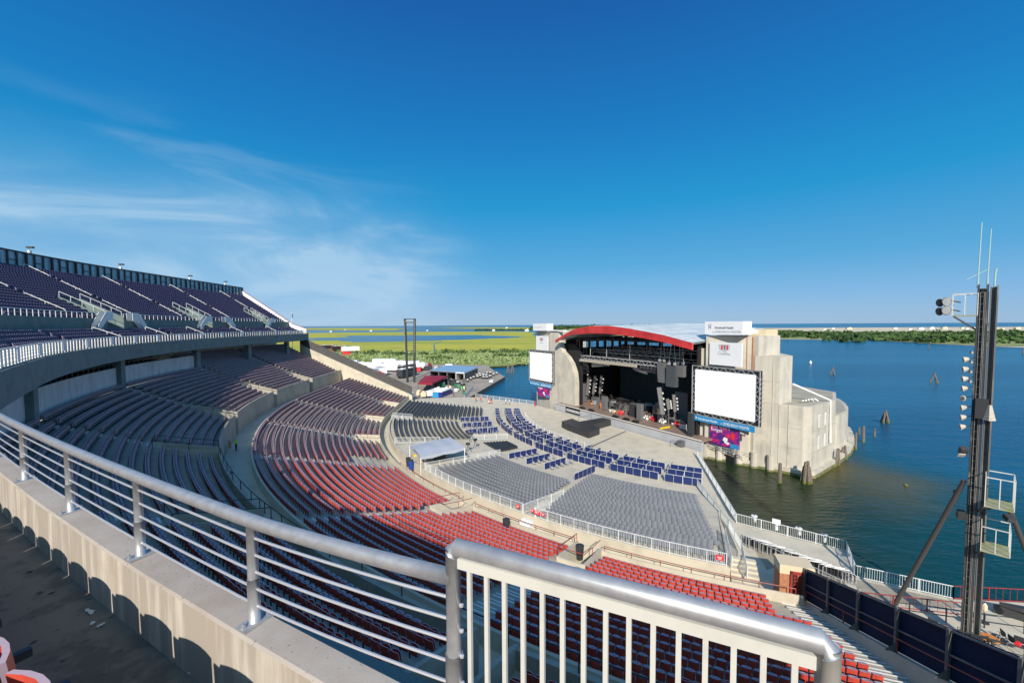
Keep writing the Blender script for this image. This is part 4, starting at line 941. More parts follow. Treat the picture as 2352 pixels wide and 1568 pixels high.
# screens
def screen(lab, t0, t1, z0, z1, n, txt):
    t_ = thing('video_screen', lab, 'video screen', S((t0+t1)/2, n, z0), 0, 'big white screens beside the stage'); o3 = S((t0+t1)/2, n, z0)
    b = MB(*o3); SP(b, [(t0, n), (t1, n), (t1, n-.25), (t0, n-.25)], z0, z1); b.build('screen_panel', MT['panelwhite'], t_)
    b = MB(*o3); SP(b, [(t0-.75, n-.5), (t1+.75, n-.5), (t1+.75, n-.7), (t0-.75, n-.7)], z0-.75, z1+.75); b.build('dark_backing', MT['dark'], t_); b = MB(*o3); u = .7
    for dn in (0,):
        for (ta, za, tb, zc) in ((t0-u, z0-u, t1+u, z0-u), (t0-u, z1+u, t1+u, z1+u), (t0, z0-.05, t1, z0-.05), (t0, z1+.05, t1, z1+.05), (t0-u, z0-u, t0-u, z1+u), (t1+u, z0-u, t1+u, z1+u), (t0-.05, z0, t0-.05, z1), (t1+.05, z0, t1+.05, z1)):
            b.bar(S(ta, n-.1+dn, za), S(tb, n-.1+dn, zc), .11)
    k = 14
    for i in range(k):
        a_, c_ = t0+(t1-t0)*i/k, t0+(t1-t0)*(i+1)/k; f = i % 2
        for zz, s_ in ((z0, -1), (z1, 1)): b.bar(S(a_, n-.1, zz+(s_*u if f else 0)), S(c_, n-.1, zz+(0 if f else s_*u)), .08)
        b.bar(S(a_, n-.1, z1+u), S(a_, n-1.2, z1+u), .06)
    k = 10
    for i in range(k):
        a_, c_ = z0+(z1-z0)*i/k, z0+(z1-z0)*(i+1)/k; f = i % 2
        for tt, s_ in ((t0, -1), (t1, 1)):
            b.bar(S(tt+(s_*u if f else 0), n-.1, a_), S(tt+(0 if f else s_*u), n-.1, c_), .08)
            b.bar(S(tt+s_*u, n-.1, a_), S(tt+s_*u, n-1.2, c_), .07); b.bar(S(tt+s_*u, n-.1, a_), S(tt+s_*u, n-1.2, a_), .07)
    b.build('truss_frame', MT['truss'], t_)
    b = MB(*o3); SP(b, [(t0-.1, n+.02), (t1+.1, n+.02), (t1+.1, n-.1), (t0-.1, n-.1)], z0-u-1.05, z0-u-.08); b.build('name_strip', MT['cyan'], t_)
    STX('Northwell Health', .60, t0+.75, n+.06, z0-u-.78, MT['txt'], t_, sx=.86); STX('at', .36, t0+5.05, n+.06, z0-u-.75, MT['txt'], t_)
    STX('JONES BEACH THEATER', .66, t0+5.55, n+.06, z0-u-.80, MT['txt'], t_, sx=.62)
    b = MB(*o3); b.bar(S(t0+.25, n+.04, z0-u-.7), S(t0+.25, n+.04, z0-u-.35), .06); b.bar(S(t0+.42, n+.04, z0-u-.7), S(t0+.42, n+.04, z0-u-.35), .06); b.build('logo_mark', MT['txt'], t_)
    return t_
screen('large white screen in a lattice frame on the nearer right tower', 17.95, 28.6, 8.35, 15.8, -2.3, 1)
screen('smaller looking white screen in a lattice frame on the farther left tower', -34.3, -24.2, 8.75, 16.25, -1.0, 1)
def board(name, lab, t0, t1, z0, z1, n, m, grp=None, th=.25):
    o3 = S((t0+t1)/2, n, z0); t_ = thing(name, lab, 'sign', o3, 0, grp); b = MB(*o3); SP(b, [(t0, n), (t1, n), (t1, n-th), (t0, n-th)], z0, z1); b.build('board', m, t_); return t_
g_ = 'white signs on the towers'
sg = board('roof_sign', 'white boxed sign with grey lettering on top of the right tower', 19.4, 26.2, 22.15, 24.38, -2.7, MT['vinyl'], g_, 2.6)
STX('Northwell Health', .55, 21.3, -2.66, 23.15, MT['txtg'], sg, sx=.85); STX('at JONES BEACH THEATER', .50, 20.9, -2.66, 22.5, MT['txtl'], sg, sx=.86)
b = MB(*S(22.8, -2.7, 22.15))
for dt in (0, .35): b.bar(S(20.2+dt, -2.66, 23.1), S(20.2+dt, -2.66, 24.0), .06)
b.bar(S(20.2, -2.66, 23.5), S(20.55, -2.66, 23.5), .06); b.build('logo_mark', MT['txtg'], sg)
sg = board('banner', 'white banner with a crest and script lettering on the right tower', 20.35, 26.1, 16.9, 20.8, -2.75, MT['vinyl'], g_)
def crest(t, n, z, s_, par, o3):
    b = MB(*o3); pts = [(-1, .45), (-.85, -.3), (-.4, -.55), (0, -.6), (.4, -.55), (.85, -.3), (1, .45)]
    b.add([S(t+a*s_, n, z+c*s_) for a, c in pts]+[S(t+a*s_, n-.02, z+c*s_) for a, c in pts], [tuple(range(6, -1, -1)), tuple(range(7, 14))], 0)
    for i, mi in ((-.55, 1), (-.1, 2), (.35, 1)): SP(b, [(t+i*s_, n+.01), (t+(i+.28)*s_, n+.01), (t+(i+.28)*s_, n), (t+i*s_, n)], z-.35*s_, z+.35*s_, mi)
    b.build('crest', [MT['txtl'], MT['redsign'], MT['txtg']], par)
crest(23.1, -2.7, 20.0, 1.05, sg, S((20.35+26.1)/2, -2.75, 16.9)); STX('Cadillac', .75, 23.1, -2.7, 18.75, MT['txtl'], sg, 'CENTER')
sg = board('roof_sign', 'small white boxed sign on top of the left tower', -33.4, -26.8, 22.35, 24.3, -1.4, MT['vinyl'], g_, 2.2); STX('Northwell Health', .5, -32.6, -1.36, 23.2, MT['txtl'], sg)
sg = board('banner', 'white banner with a small crest on the left tower', -31.9, -26.3, 17.0, 20.9, -1.4, MT['vinyl'], g_); crest(-29.2, -1.35, 20.0, .9, sg, S((-31.9-26.3)/2, -1.4, 17.0)); STX('Cadillac', .6, -29.2, -1.35, 18.9, MT['txtl'], sg, 'CENTER')
def poster(lab, t0, t1, z0, z1, n):
    o3 = S((t0+t1)/2, n, z0); sg = board('poster', lab, t0, t1, z0, z1, n, MT['poster'], 'purple posters below the screens')
    W = t1-t0; H = z1-z0
    STX("you won't", .16*W, t0+.05*W, n+.03, z1-.20*H, MT['txt'], sg); STX('forget', .16*W, t0+.05*W, n+.03, z1-.38*H, MT['txt'], sg)
    b = MB(*o3)
    SP(b, [(t0+.72*W, n+.02), (t1, n+.02), (t1, n), (t0+.72*W, n)], z0, z0+.2*H, 1)
    cx, cz = t0+.5*W, z0+.35*H
    for fx, fz, rx, rz, mi in ((.55, .30, .10, .16, 0), (.66, .52, .07, .10, 2), (.46, .20, .07, .08, 3), (.62, .18, .09, .07, 0), (.80, .55, .08, .22, 2), (.50, .48, .05, .07, 3)):
        b.poly([S(t0+(fx+rx*cos(q*.7)*(.75+.25*(q % 2)))*W, n+.018+.003*mi, z0+(fz+rz*sin(q*.7)*(.75+.25*(q % 2)))*H) for q in range(9)], mi)
    for i in range(3): SP(b, [(t0+.05*W, n+.02), (t0+(.34-.04*i)*W, n+.02), (t0+(.34-.04*i)*W, n), (t0+.05*W, n)], z0+(.2-i*.05)*H, z0+(.215-i*.05)*H, 2)
    b.build('poster_print', [MT['txt'], MT['cyan'], MT['redsign'], MT['navy']], sg); return sg
sg = poster('purple and pink poster with white words below the right screen', 20.6, 25.9, 3.0, 6.75, -2.85)
b = MB(*S((20.6+25.9)/2, -2.85, 3.0))
for z in (2.75, 2.35): b.bar(S(19.5, -2.6, z), S(27.5, -3.1, z), .09)
for i in range(9): b.bar(S(19.5+i, -2.6-.06*i, 2.35), S(20.0+i, -2.6-.06*i, 2.75), .06)
b.build('support_truss', MT['truss'], sg)
poster('dark poster with white words and faces below the left screen', -31.0, -25.6, 4.3, 7.4, -1.3)
# ------------------------------------------------------------------ things on and over the stage
def onst(x, y, n):
    v = CF+CR*((x-PX)/FP)-CU*((y-PY)/FP); k = (n+OS[0]*NS[0]+OS[1]*NS[1])/(v[0]*NS[0]+v[1]*NS[1]); p = v*k
    return (float((p[0]-OS[0])*TS[0]+(p[1]-OS[1])*TS[1]), n, float(EYE+p[2]))
tr = thing('lighting_truss', 'long aluminium lighting truss with rows of lamps hung above the stage', 'truss', S(-2, -2.5, 15.6)); o3 = S(-2, -2.5, 15.6)
b = MB(*o3); c = MB(*o3)
for dn in (0, -1):
    for dz in (0, .8): b.bar(S(-14, -2.5+dn, 15.6+dz), S(9.5, -2.5+dn, 15.6+dz), .12)
for i in range(26):
    t = -14+i*.92; b.bar(S(t, -2.5, 15.6+(i % 2)*.8), S(t+.92, -2.5, 15.6+((i+1) % 2)*.8), .08); b.bar(S(t, -2.5, 15.6), S(t, -3.5, 15.6), .07)
    if t < 4: c.box(S(t+.3, -2.3, 15.25), (.62, .35, .5), ST_ANG, 0)
    else: c.box(S(t+.3, -3, 15.2), (.3, .3, .5), ST_ANG, 1)
for t in (-11, -5.5, 1.5): b.bar(S(t, -3, 16.4), S(t, -3, 20.5), .1)
b.build('truss_frame', MT['truss'], tr); c.build('lamp_bank', [MT['lamp'], MT['amp']], tr)
for k, (x0, y0, x1, y1) in enumerate(((655, 480, 800, 470), (1030, 500, 1150, 545), (1100, 500, 1235, 540))):
    p = onst(*s3(x0, y0), -6); q = onst(*s3(x1, y1), -6); b = MB(*S(*p)); b.bar(S(*p), S(*q), .5, .9)
    for i in range(4): f = i/3; b.bar(S(p[0]+(q[0]-p[0])*f, -6, p[2]+(q[2]-p[2])*f), S(p[0]+(q[0]-p[0])*f, -6, 20.4), .06)
    tag(b.build('hanging_light_pod', [MT['amp'] if k == 0 else MT['greyleg']]), 'tilted grey light pod hung below the stage truss, %s from left' % ordn(k+1), 'light pod', 'light pods over the stage')
for k_, (n_r, z_r, t0r, t1r) in enumerate(((-6.5, 17.2, -15, 12), (-10.5, 16.0, -15, 14), (-14, 17.6, -14, 14))):
    rt = thing('rear_truss', 'dark rear truss hung with lamps above the stage, %s from the front' % ordn(k_+2), 'truss', S(0, n_r, z_r), 0, 'dark trusses over the stage'); b = MB(*S(0, n_r, z_r))
    for dz_ in (0, .7): b.bar(S(t0r, n_r, z_r+dz_), S(t1r, n_r, z_r+dz_), .1)
    for i in range(30): tt_ = t0r+(t1r-t0r)*i/30; b.bar(S(tt_, n_r, z_r+(i % 2)*.7), S(tt_+(t1r-t0r)/30, n_r, z_r+((i+1) % 2)*.7), .06)
    for i in range(5): tt_ = t0r+(t1r-t0r)*(i+.5)/5; b.bar(S(tt_, n_r, z_r+.7), S(tt_, n_r, 21), .06)
    b.build('frame', MT['truss'], rt)
    for i in range(13):
        tt_ = t0r+(t1r-t0r)*(i+random.uniform(.2, .8))/13; b = MB(*S(0, n_r, z_r)); b.box(S(tt_, n_r, z_r-.45), (.32, .32, .5), random.uniform(0, 3), i % 2, random.uniform(-.5, .5)); b.build('lamp', [MT['amp'], MT['greyleg']], rt)
def line_array(lab, x0, x1, y0, y1, n, k, curve, m):
    p = onst(*s3(x0, y0), n); q = onst(*s3(x1, y1), n); W = abs(q[0]-p[0]); z0, z1 = q[2], p[2]; h = (z1-z0)/k; tt = (p[0]+q[0])/2
    t_ = thing('line_array', lab, 'loudspeakers', S(tt, n, z0), 0, 'hanging loudspeaker arrays')
    for i in range(k):
        b = MB(*S(tt, n, z0)); z = z1-(i+.5)*h; f = i/(k-1)
        b.box(S(tt-curve*f*f, n-.3, z), (W, .9, h*.93), ST_ANG); b.bar(S(tt-W/2, n+.16, z), S(tt+W/2, n+.16, z), .05); b.build('cabinet', m, t_)
    b = MB(*S(tt, n, z0))
    for s_ in (-.5, .5): b.bar(S(tt+s_*W*.7, n-.3, z1+.1), S(tt+s_*W*.3, n-.3, 20.4), .06); b.box(S(tt+s_*W*.6, n-.2, z1+.45), (.4, .4, .5), ST_ANG)
    b.build('rigging', MT['truss'], t_)
line_array('left of the three grey loudspeaker arrays at the right of the stage', 1245, 1310, 455, 640, -2.2, 9, -.3, MT['amp'])
line_array('middle and lowest of the three loudspeaker arrays at the right of the stage', 1325, 1408, 485, 682, -1.8, 8, 0, MT['greyd'])
line_array('right and shortest of the loudspeaker arrays at the right of the stage', 1416, 1478, 480, 590, -2.4, 6, 0, MT['amp'])
line_array('dark loudspeaker array hanging at the left side of the stage', 490, 545, 400, 570, -4, 8, -.2, MT['dark'])
line_array('second dark loudspeaker array hanging near the left side of the stage', 560, 600, 430, 560, -7, 6, -.2, MT['dark'])
# black side drape sweeping from the left arch
b = MB(); pts = [(345, 275), (440, 380), (490, 520), (500, 820), (560, 830), (560, 380), (500, 290)]
pp = [onst(*s3(x, y), -3.4) for x, y in pts]; b = MB(*S(*pp[0]))
v1 = [S(*p) for p in pp]; v2 = [S(p[0], p[1]-.3, p[2]) for p in pp]; k = len(pp)
b.add(v1+v2, [tuple(range(k-1, -1, -1)), tuple(range(k, 2*k))]+[(i, (i+1) % k, (i+1) % k+k, i+k) for i in range(k)])
tag(b.build('side_drape', MT['black']), 'black drape sweeping down from the left end of the roof arch', 'drape')
b = MB(*S(0, -16, 3.8))
for i in range(60):
    t = -14+i*.5; SP(b, [(t, -16+(i % 2)*.12), (t+.5, -16+((i+1) % 2)*.12), (t+.5, -16.1), (t, -16.1)], 3.8, 15)
tag(b.build('backdrop_drape', mat('dark_teal_cloth', (.012, .03, .035), .8)), 'dark teal backdrop cloth hanging across the rear of the stage', 'drape')
# leaning light towers on stage
for k, (x0, y0, x1, y1, n) in enumerate(((625, 580, 605, 750, -7), (680, 575, 660, 740, -8), (738, 570, 720, 735, -9), (1255, 680, 1290, 925, -2.5), (1330, 780, 1345, 880, -5), (1388, 745, 1400, 900, -6), (590, 470, 600, 700, -10), (1300, 560, 1290, 640, -9))):
    p = onst(*s3(x0, y0), n); q = onst(*s3(x1, y1), n); b = MB(*S(*q)); b.bar(S(*p), S(*q), .85 if k in (0, 3) else .6, .35)
    for f in (.2, .4, .6, .8): 
        b.box(S(p[0]+(q[0]-p[0])*f+.75, n, p[2]+(q[2]-p[2])*f), (.22, .2, .35), ST_ANG, 1)
    b.bar(S(*q), S(q[0], n, 3.8), .12)
    tag(b.build('leaning_floodlight', [MT['amp'] if k > 2 else MT['greyleg'], MT['white']]), 'leaning grey floodlight bank standing on the stage, %s from the left' % ordn([1, 3, 4, 6, 7, 8, 2, 5][k]), 'light panel', 'leaning light panels on stage')
def spx(x, y): return at(*s3(x, y), 20.2)
def case(name, lab, cat, x, y, sz, m, grp, wheels=True):
    p = spx(x, y); z = 3.8; b = MB(p[0], p[1], z); b.box((p[0], p[1], z+sz[2]/2+.08), sz, ST_ANG, 0)
    for s_ in (-1, 1): b.bar(S(*( (0, 0, 0) ))[:2]+(0,), (0, 0, 0), 0) if False else None
    for dz in (.12, sz[2]+.06): 
        b.box((p[0], p[1], z+dz), (sz[0]+.03, sz[1]+.03, .05), ST_ANG, 1)
    if wheels:
        for a_ in (-.4, .4):
            for c_ in (-.35, .35): b.box((p[0]+a_*sz[0]*cos(ST_ANG)-c_*sz[1]*sin(ST_ANG), p[1]+a_*sz[0]*sin(ST_ANG)+c_*sz[1]*cos(ST_ANG), z+.04), (.1, .1, .08), 0, 1)
    return tag(b.build(name, [m, MT['greyleg']]), lab, cat, grp)
G1 = 'flight cases on the stage'
for k, (x, y, w_, d_, h_, m_, wh) in enumerate(((455, 815, 4.2, 1.6, 3.2, 'amp', 'large dark box at the left end of the stage by the wing wall'), (560, 810, 2.4, 1.4, 4.8, 'greyleg', 'tall grey loudspeaker stack at the left of the stage'), (685, 830, 1.8, 1.2, 1.7, 'greyleg', 'grey case left of the musicians area'), (765, 885, 1.3, .8, 3.2, 'amp', 'tall grey cabinet standing near the stage lip, left of centre'), (840, 870, 3.4, 1.2, 1.5, 'dark', 'wide black case behind the drum kits'), (1030, 945, 1.9, 1.0, 2.8, 'dark', 'black cabinet at the centre of the stage'), (1085, 975, 1.2, .8, 3.4, 'amp', 'tall grey cabinet at the centre front of the stage'), (1480, 985, 3.0, 1.8, 6.0, 'amp', 'huge grey loudspeaker stack at the right of the stage'), (1545, 1120, .9, .7, 4.2, 'dark', 'narrow black stand beside the right end of the stage'), (1180, 890, 2.6, 1.6, 1.6, 'tentgrey', 'grey cloth covered case right of centre'), (1120, 880, 1.4, 1.2, 1.0, 'orange', 'tan box beside the cloth covered case'), (850, 915, .7, .6, .9, 'cream', 'small cream box by the musicians area'), (820, 905, .5, .5, .7, 'white', 'small white box beside the cream box'), (950, 830, 4.5, 1.5, 1.2, 'dark', 'low black riser at the back centre of the stage'), (1330, 840, 3.0, 1.4, 1.6, 'dark', 'black road case at the back right of the stage'), (1420, 1020, 4.5, 1.2, .9, 'black', 'long low black riser at the right of the stage'))):
    case('equipment_case', wh, 'equipment', x, y, (w_, d_, h_), MT[m_], G1)
gr = random.Random(21); gx = sorted(gr.uniform(640, 1500) for _ in range(46))
for k, x in enumerate(gx):
    y = 835+(x-640)*.225+gr.uniform(-55, 40)
    if y > 850+(x-640)*.27: y -= 40
    sz = (gr.uniform(.4, 1.3), gr.uniform(.4, .9), gr.uniform(.4, 1.9)); mn = gr.choice(['amp', 'dark', 'dark', 'greyleg', 'truss', 'tentgrey', 'orange', 'redsign', 'black', 'white'])
    case('stage_gear', '%s crate of stage gear among the drum kits, %s from the left' % ({'amp': 'grey', 'dark': 'black', 'greyleg': 'mid grey', 'truss': 'silver', 'tentgrey': 'pale grey', 'orange': 'tan', 'redsign': 'red', 'black': 'black', 'white': 'white'}[mn], ordn(k+1)), 'equipment', x, y, sz if mn not in ('redsign', 'white', 'orange') else (.45, .4, .5), MT[mn], 'crates of gear on the stage')
def drumkit(lab, x, y, m):
    p = spx(x, y); t_ = thing('drum_kit', lab, 'drum kit', (p[0], p[1], 3.8), 0, 'drum kits on the stage'); o3 = (p[0], p[1], 3.8)
    b = MB(*o3)
    for dx, dy, z, r, h in ((0, 0, .1, .34, .5), (.6, .2, .3, .24, .4), (-.6, .2, .35, .22, .35), (.2, .5, .7, .18, .25), (-.25, .5, .7, .18, .25)): b.lathe((p[0]+dx, p[1]+dy, 3.8+z), [(r, 0), (r, h)], 10)
    b.build('drum_shells', m, t_); b = MB(*o3)
    for dx, dy, z in ((.8, .6, 1.4), (-.8, .6, 1.5), (.9, -.3, 1.1), (-.9, -.3, 1.2)):
        b.lathe((p[0]+dx, p[1]+dy, 3.8+z), [(.28, 0), (.05, .06)], 10); b.bar((p[0]+dx, p[1]+dy, 3.8), (p[0]+dx, p[1]+dy, 3.8+z), .03)
        for a_ in (0, 2.1, 4.2): b.bar((p[0]+dx, p[1]+dy, 4.1), (p[0]+dx+.3*cos(a_), p[1]+dy+.3*sin(a_), 3.8), .025)
    b.build('cymbals', MT['drum'], t_)
for k, (x, y, m_) in enumerate(((910, 930, 'redsign'), (960, 920, 'white'), (1150, 975, 'white'), (1210, 985, 'redsign'), (1290, 1010, 'white'), (1385, 1000, 'white'), (1435, 1030, 'redsign'), (1490, 1050, 'dark'), (930, 880, 'drum'), (1240, 940, 'drum'), (800, 800, 'dark'), (1350, 960, 'dark'))):
    drumkit('drum kit with %s shells and chrome stands on stage, %s from the left' % ({'redsign': 'red', 'white': 'white', 'drum': 'chrome', 'dark': 'black'}[m_], ordn(sorted((910, 960, 1150, 1210, 1290, 1385, 1435, 1490, 930, 1240, 800, 1350)).index(x)+1)), x, y, MT[m_])
for k, (x, y) in enumerate(((880, 870), (760, 840), (1000, 870), (1260, 900), (1310, 930), (1060, 860), (1400, 940), (1460, 900), (700, 800), (1130, 850))):
    p = spx(x, y); b = MB(p[0], p[1], 3.8); hh = random.uniform(1.4, 1.9); b.tube([(p[0], p[1], 3.8), (p[0], p[1], 3.8+hh)], .03, 5); b.bar((p[0], p[1], 3.8+hh), (p[0]+.5, p[1]-.2, 3.9+hh), .05); b.lathe((p[0], p[1], 3.8), [(.22, 0), (.22, .04), (.05, .06)], 8)
    b.box((p[0]+.5, p[1]-.2, 3.95+hh), (.3, .25, .2), k, 0); tag(b.build('microphone_stand', MT['drum'] if k % 2 else MT['dark']), 'microphone stand on the stage, %s counting from the left' % ordn(sorted((880, 760, 1000, 1260, 1310, 1060, 1400, 1460, 700, 1130)).index(x)+1), 'microphone stand', 'microphone stands on the stage')
p = spx(1310, 1050); b = MB(*p); b.box((p[0], p[1], 3.95), (2.6, .3, .25), .5); tag(b.build('yellow_cable_ramp', MT['yellow']), 'yellow cable ramp lying near the right end of the stage lip', 'cable ramp')
for k, x in enumerate((620, 730, 1000, 1110, 1200)):
    f = (x-320)/1320; p = S(-21+42*f**.8 if False else -20+38*f, -.8, 3.8); b = MB(*p); b.box((p[0], p[1], 4.0), (1.4, .7, .35), ST_ANG, 0, .35); b.box((p[0], p[1], 3.86), (1.5, .8, .1), ST_ANG, 0)
    tag(b.build('floor_monitor', MT['black']), 'black wedge monitor lying by the stage lip, %s from the left' % ordn(k+1), 'monitor', 'wedge monitors along the stage lip')
# thrust stage
tp = [at(*s3(x, y), 20.7)[:2] for x, y in ((375, 988), (470, 962), (535, 990), (795, 945), (838, 968), (648, 1018), (722, 1048), (622, 1082), (430, 1015))]
th = thing('thrust_stage', 'low black thrust stage draped in black cloth before the main stage', 'stage platform', (tp[0][0], tp[0][1], 2)); b = MB(tp[0][0], tp[0][1], 2)
b.prism(tp, 3.15, 3.32); b.build('platform', MT['blackd'], th); b = MB(tp[0][0], tp[0][1], 2)
cxy = (sum(p[0] for p in tp)/9, sum(p[1] for p in tp)/9); b.prism([(p[0]+(cxy[0]-p[0])*.012, p[1]+(cxy[1]-p[1])*.012) for p in tp], 2.0, 3.16); b.build('skirt', MT['blackd'], th)
b = MB(tp[0][0], tp[0][1], 2)
p, q = at(*s3(528, 985), 20.7), at(*s3(645, 965), 20.7)
for e_ in (p, q): b.bar(e_, (e_[0], e_[1], 4.1), .05)
b.bar((p[0], p[1], 4.1), (q[0], q[1], 4.1), .05); b.build('guard_rail', MT['dark'], th)
for k, (x, y, x2, y2) in enumerate(((1360, 1215, 1475, 1230), (1780, 300, 1930, 300))):
    if k: p, q = at(900.4+1780/7.111, 900.4+330/7.111, 22), at(900.4+1935/7.111, 900.4+330/7.111, 22)
    else: p, q = at(*s3(x, y), 22), at(*s3(x2, y2), 22)
    b = MB(*p)
    for e_ in (p, q): b.tube([e_, (e_[0], e_[1], 3.1)], .035, 5)
    b.tube([(p[0], p[1], 3.1), (q[0], q[1], 3.1)], .035, 5); tag(b.build('guard_rail', MT['dark']), ('dark hoop guard rail on the floor near the right end of the stage', 'dark hoop guard rail behind the farthest blue boxes')[k], 'guard rail')
p, q = at(*s3(640, 1220), 22), at(*s3(955, 1078), 22); b = MB(*p); b.bar((p[0], p[1], 2.03), (q[0], q[1], 2.03), .3, .05); b.lathe((p[0], p[1], 2.0), [(.45, 0), (.45, .2), (.3, .3)], 10)
tag(b.build('floor_cable_trough', MT['greyleg']), 'dark cable trough running across the pale floor toward the stage', 'cable trough')
p = at(*s3(1455, 1215), 22); case('equipment_case', 'grey monitor desk on the floor near the right end of the stage', 'equipment', 0, 0, (1, 1, 1), MT['greyleg'], G1).location = (p[0], p[1], 2.0)
# ------------------------------------------------------------------ blue boxes with chairs
bx_mats = [MT['blue'], MT['white']]
def panel_wall(b, p, q, h=1.1, first=True):
    p = Vector(p); q = Vector(q); up = Vector((0, 0, 1)); b.bar(p+up*(h*.5+.06), q+up*(h*.5+.06), .05, h-.1, 0); b.bar(p+up*(h+.02), q+up*(h+.02), .05, .04, 1)
    n = max(1, round((q-p).length/1.2))
    for i in range(0 if first else 1, n+1): c = p+(q-p)*(i/n); b.bar(c, c+up*h, .04, .06, 1)
ct = grey_tpl(3); cm = tpl_mesh('box_chair', ct, [mat('light_grey_chair', (.36, .37, .39), .5), MT['truss']]); chairs = []
def boxunit(pts, lab, chairpos):
    b = MB(*pts[0])
    for si, (p, q) in enumerate(zip(pts, pts[1:])): panel_wall(b, p, q, first=si == 0)
    tag(b.build('box_partition', bx_mats), lab, 'box partition', 'blue partitions of the seating boxes')
    for j, (x, y, a) in enumerate(chairpos):
        o = bpy.data.objects.new('box_chair', cm); col.objects.link(o); o.location = (x, y, 2.03); o.rotation_euler = (0, 0, a)
        tag(o, 'light grey chair %s, %s' % (('on the left', 'in the middle', 'on the right')[j % 3] if len(chairpos) == 3 else ('on the left', 'on the right')[j % 2], lab.replace(' of blue panels', '').replace('counting ', '')), 'chair', 'chairs in the blue boxes')
segs = []; a = 177.2
while a < 243.5:
    segs.append((a, a+2.62)); a += 2.66
    if len(segs) % 3 == 0: a += .95
for ri, (ro, ri_) in enumerate(((51.3, 49.2), (48.9, 46.9), (46.6, 44.8))):
    for k, (a0_, a1_) in enumerate(segs):
        rn = ('outer', 'middle', 'inner')[ri]
        pts = [P(ri_+.3, a0_, 2.0), P(ro, a0_, 2.0), P(ro, a1_, 2.0)] if ri else [P(ro-1.1, a0_, 2.0), P(ro, a0_, 2.0), P(ro, a1_, 2.0)]
        cp = []
        for f in (.2, .5, .8):
            aa_ = a0_+(a1_-a0_)*f; q = P(ro-.75, aa_); cp.append((q[0], q[1], Pdir(aa_)+pi/2))
        boxunit(pts, '%s box of blue panels in the %s ring, counting from the far end' % (ordn(k+1), rn), cp if ri else cp[::2])
k = 0
for a in (188.4, 193.8, 199.2):
    for r in (59.6, 57.4, 55.2):
        k += 1; q = [P(r-.6, a+1.1), P(r-1.4, a+1.1)]
        boxunit([P(r-.1, a+1.6, 2.2), P(r-.1, a, 2.2), P(r-2.1, a, 2.2)], '%s box of blue panels beside the far left grey blocks' % ordn(k), [(e_[0], e_[1], Pdir(a)+pi/2) for e_ in q])
for k, (a, r0_, r1_) in enumerate(((216.6, 59.5, 53.6), (220.2, 59.0, 53.8), (223.6, 58.6, 53.6), (229.3, 59.3, 53.5))):
    b = MB(*P(r0_, a, 2.2)); panel_wall(b, P(r0_, a, 2.25), P(r1_, a, 2.05)); tag(b.build('box_partition', bx_mats), 'straight blue partition pointing at the stage before the middle block, %s from left' % ordn(k+1), 'box partition', 'blue partitions of the seating boxes')
    if k < 3:
        for j in range(5):
            q = P(r0_-.6-j*1.15, a+.9); o = bpy.data.objects.new('box_chair', cm); col.objects.link(o); o.location = (q[0], q[1], 2.2); o.rotation_euler = (0, 0, Pdir(a)+pi/2)
            tag(o, 'light grey chair, %s from the back, beside the %s straight blue partition' % (ordn(j+1), ordn(k+1)), 'chair', 'chairs in the blue boxes')
fence('wire_guard', 'thin wire guard fence between the blue boxes and the open floor', arcpts(44.0, 181, 219, 2.0, 14), .95, WF, sp=.6, pk=.02)
for k in range(8):                             # black strips of folded seats in the empty block
    p, q = P(58.6-k*.55, 206.8+k*.15, 2.5), P(58.6-k*.55, 212.8-k*.1, 2.5); b = MB(*p); b.bar(p, q, .28, .35); 
    for f in (.1, .5, .9): c = tuple(p[i]+(q[i]-p[i])*f for i in range(3)); b.bar(c, (c[0], c[1], 2.1), .08)
    tag(b.build('folded_bench', MT['dark']), 'dark folded bench row before the grey canopy, %s toward the stage' % ordn(k+1), 'bench', 'folded benches before the canopy')
# ------------------------------------------------------------------ grey canopy over the sound desk
t_ = thing('canopy', 'grey cloth canopy on a white frame over the sound desk in the pit', 'canopy', P(70, 211, 3))
cn = [at(x, y, 18.4) for x, y in ((941, 1022.7), (1034, 1003.8), (1067, 1027.7), (966.5, 1049.5))]
cc = [at(x, y, 18.1) for x, y in ((952, 1032), (1050, 1014))]
b = MB(*P(70, 211, 3)); nu, nv = 12, 8; vs = []
for i in range(nu+1):
    for j in range(nv+1):
        u_, v_ = i/nu, j/nv; p = [(1-u_)*((1-v_)*cn[0][q]+v_*cn[3][q])+u_*((1-v_)*cn[1][q]+v_*cn[2][q]) for q in range(3)]
        vs.append((p[0], p[1], p[2]+.16*sin(pi*v_)-.05*sin(pi*3*u_)**2))
F_ = [(i*(nv+1)+j, (i+1)*(nv+1)+j, (i+1)*(nv+1)+j+1, i*(nv+1)+j+1) for i in range(nu) for j in range(nv)]
b.add(vs, [f[::-1] for f in F_])
for (p, q) in ((cn[0], cn[1]), (cn[1], cn[2]), (cn[2], cn[3]), (cn[3], cn[0])):
    for i in range(8):
        s0, s1 = i/8, (i+1)/8; A_ = [p[k]+(q[k]-p[k])*s0 for k in range(3)]; B_ = [p[k]+(q[k]-p[k])*s1 for k in range(3)]
        d0, d1 = .35+.15*sin(pi*s0*2)**2, .35+.15*sin(pi*s1*2)**2
        b.add([A_, B_, (B_[0], B_[1], B_[2]-d1), (A_[0], A_[1], A_[2]-d0)], [(0, 1, 2, 3)])
b.build('cloth', MT['tentgrey'], t_, smooth=False)
b = MB(*P(70, 211, 3))
for p in cn: b.bar((p[0], p[1], p[2]-.05), (p[0], p[1], 3.0), .09)
b.build('pole', MT['white'], t_)
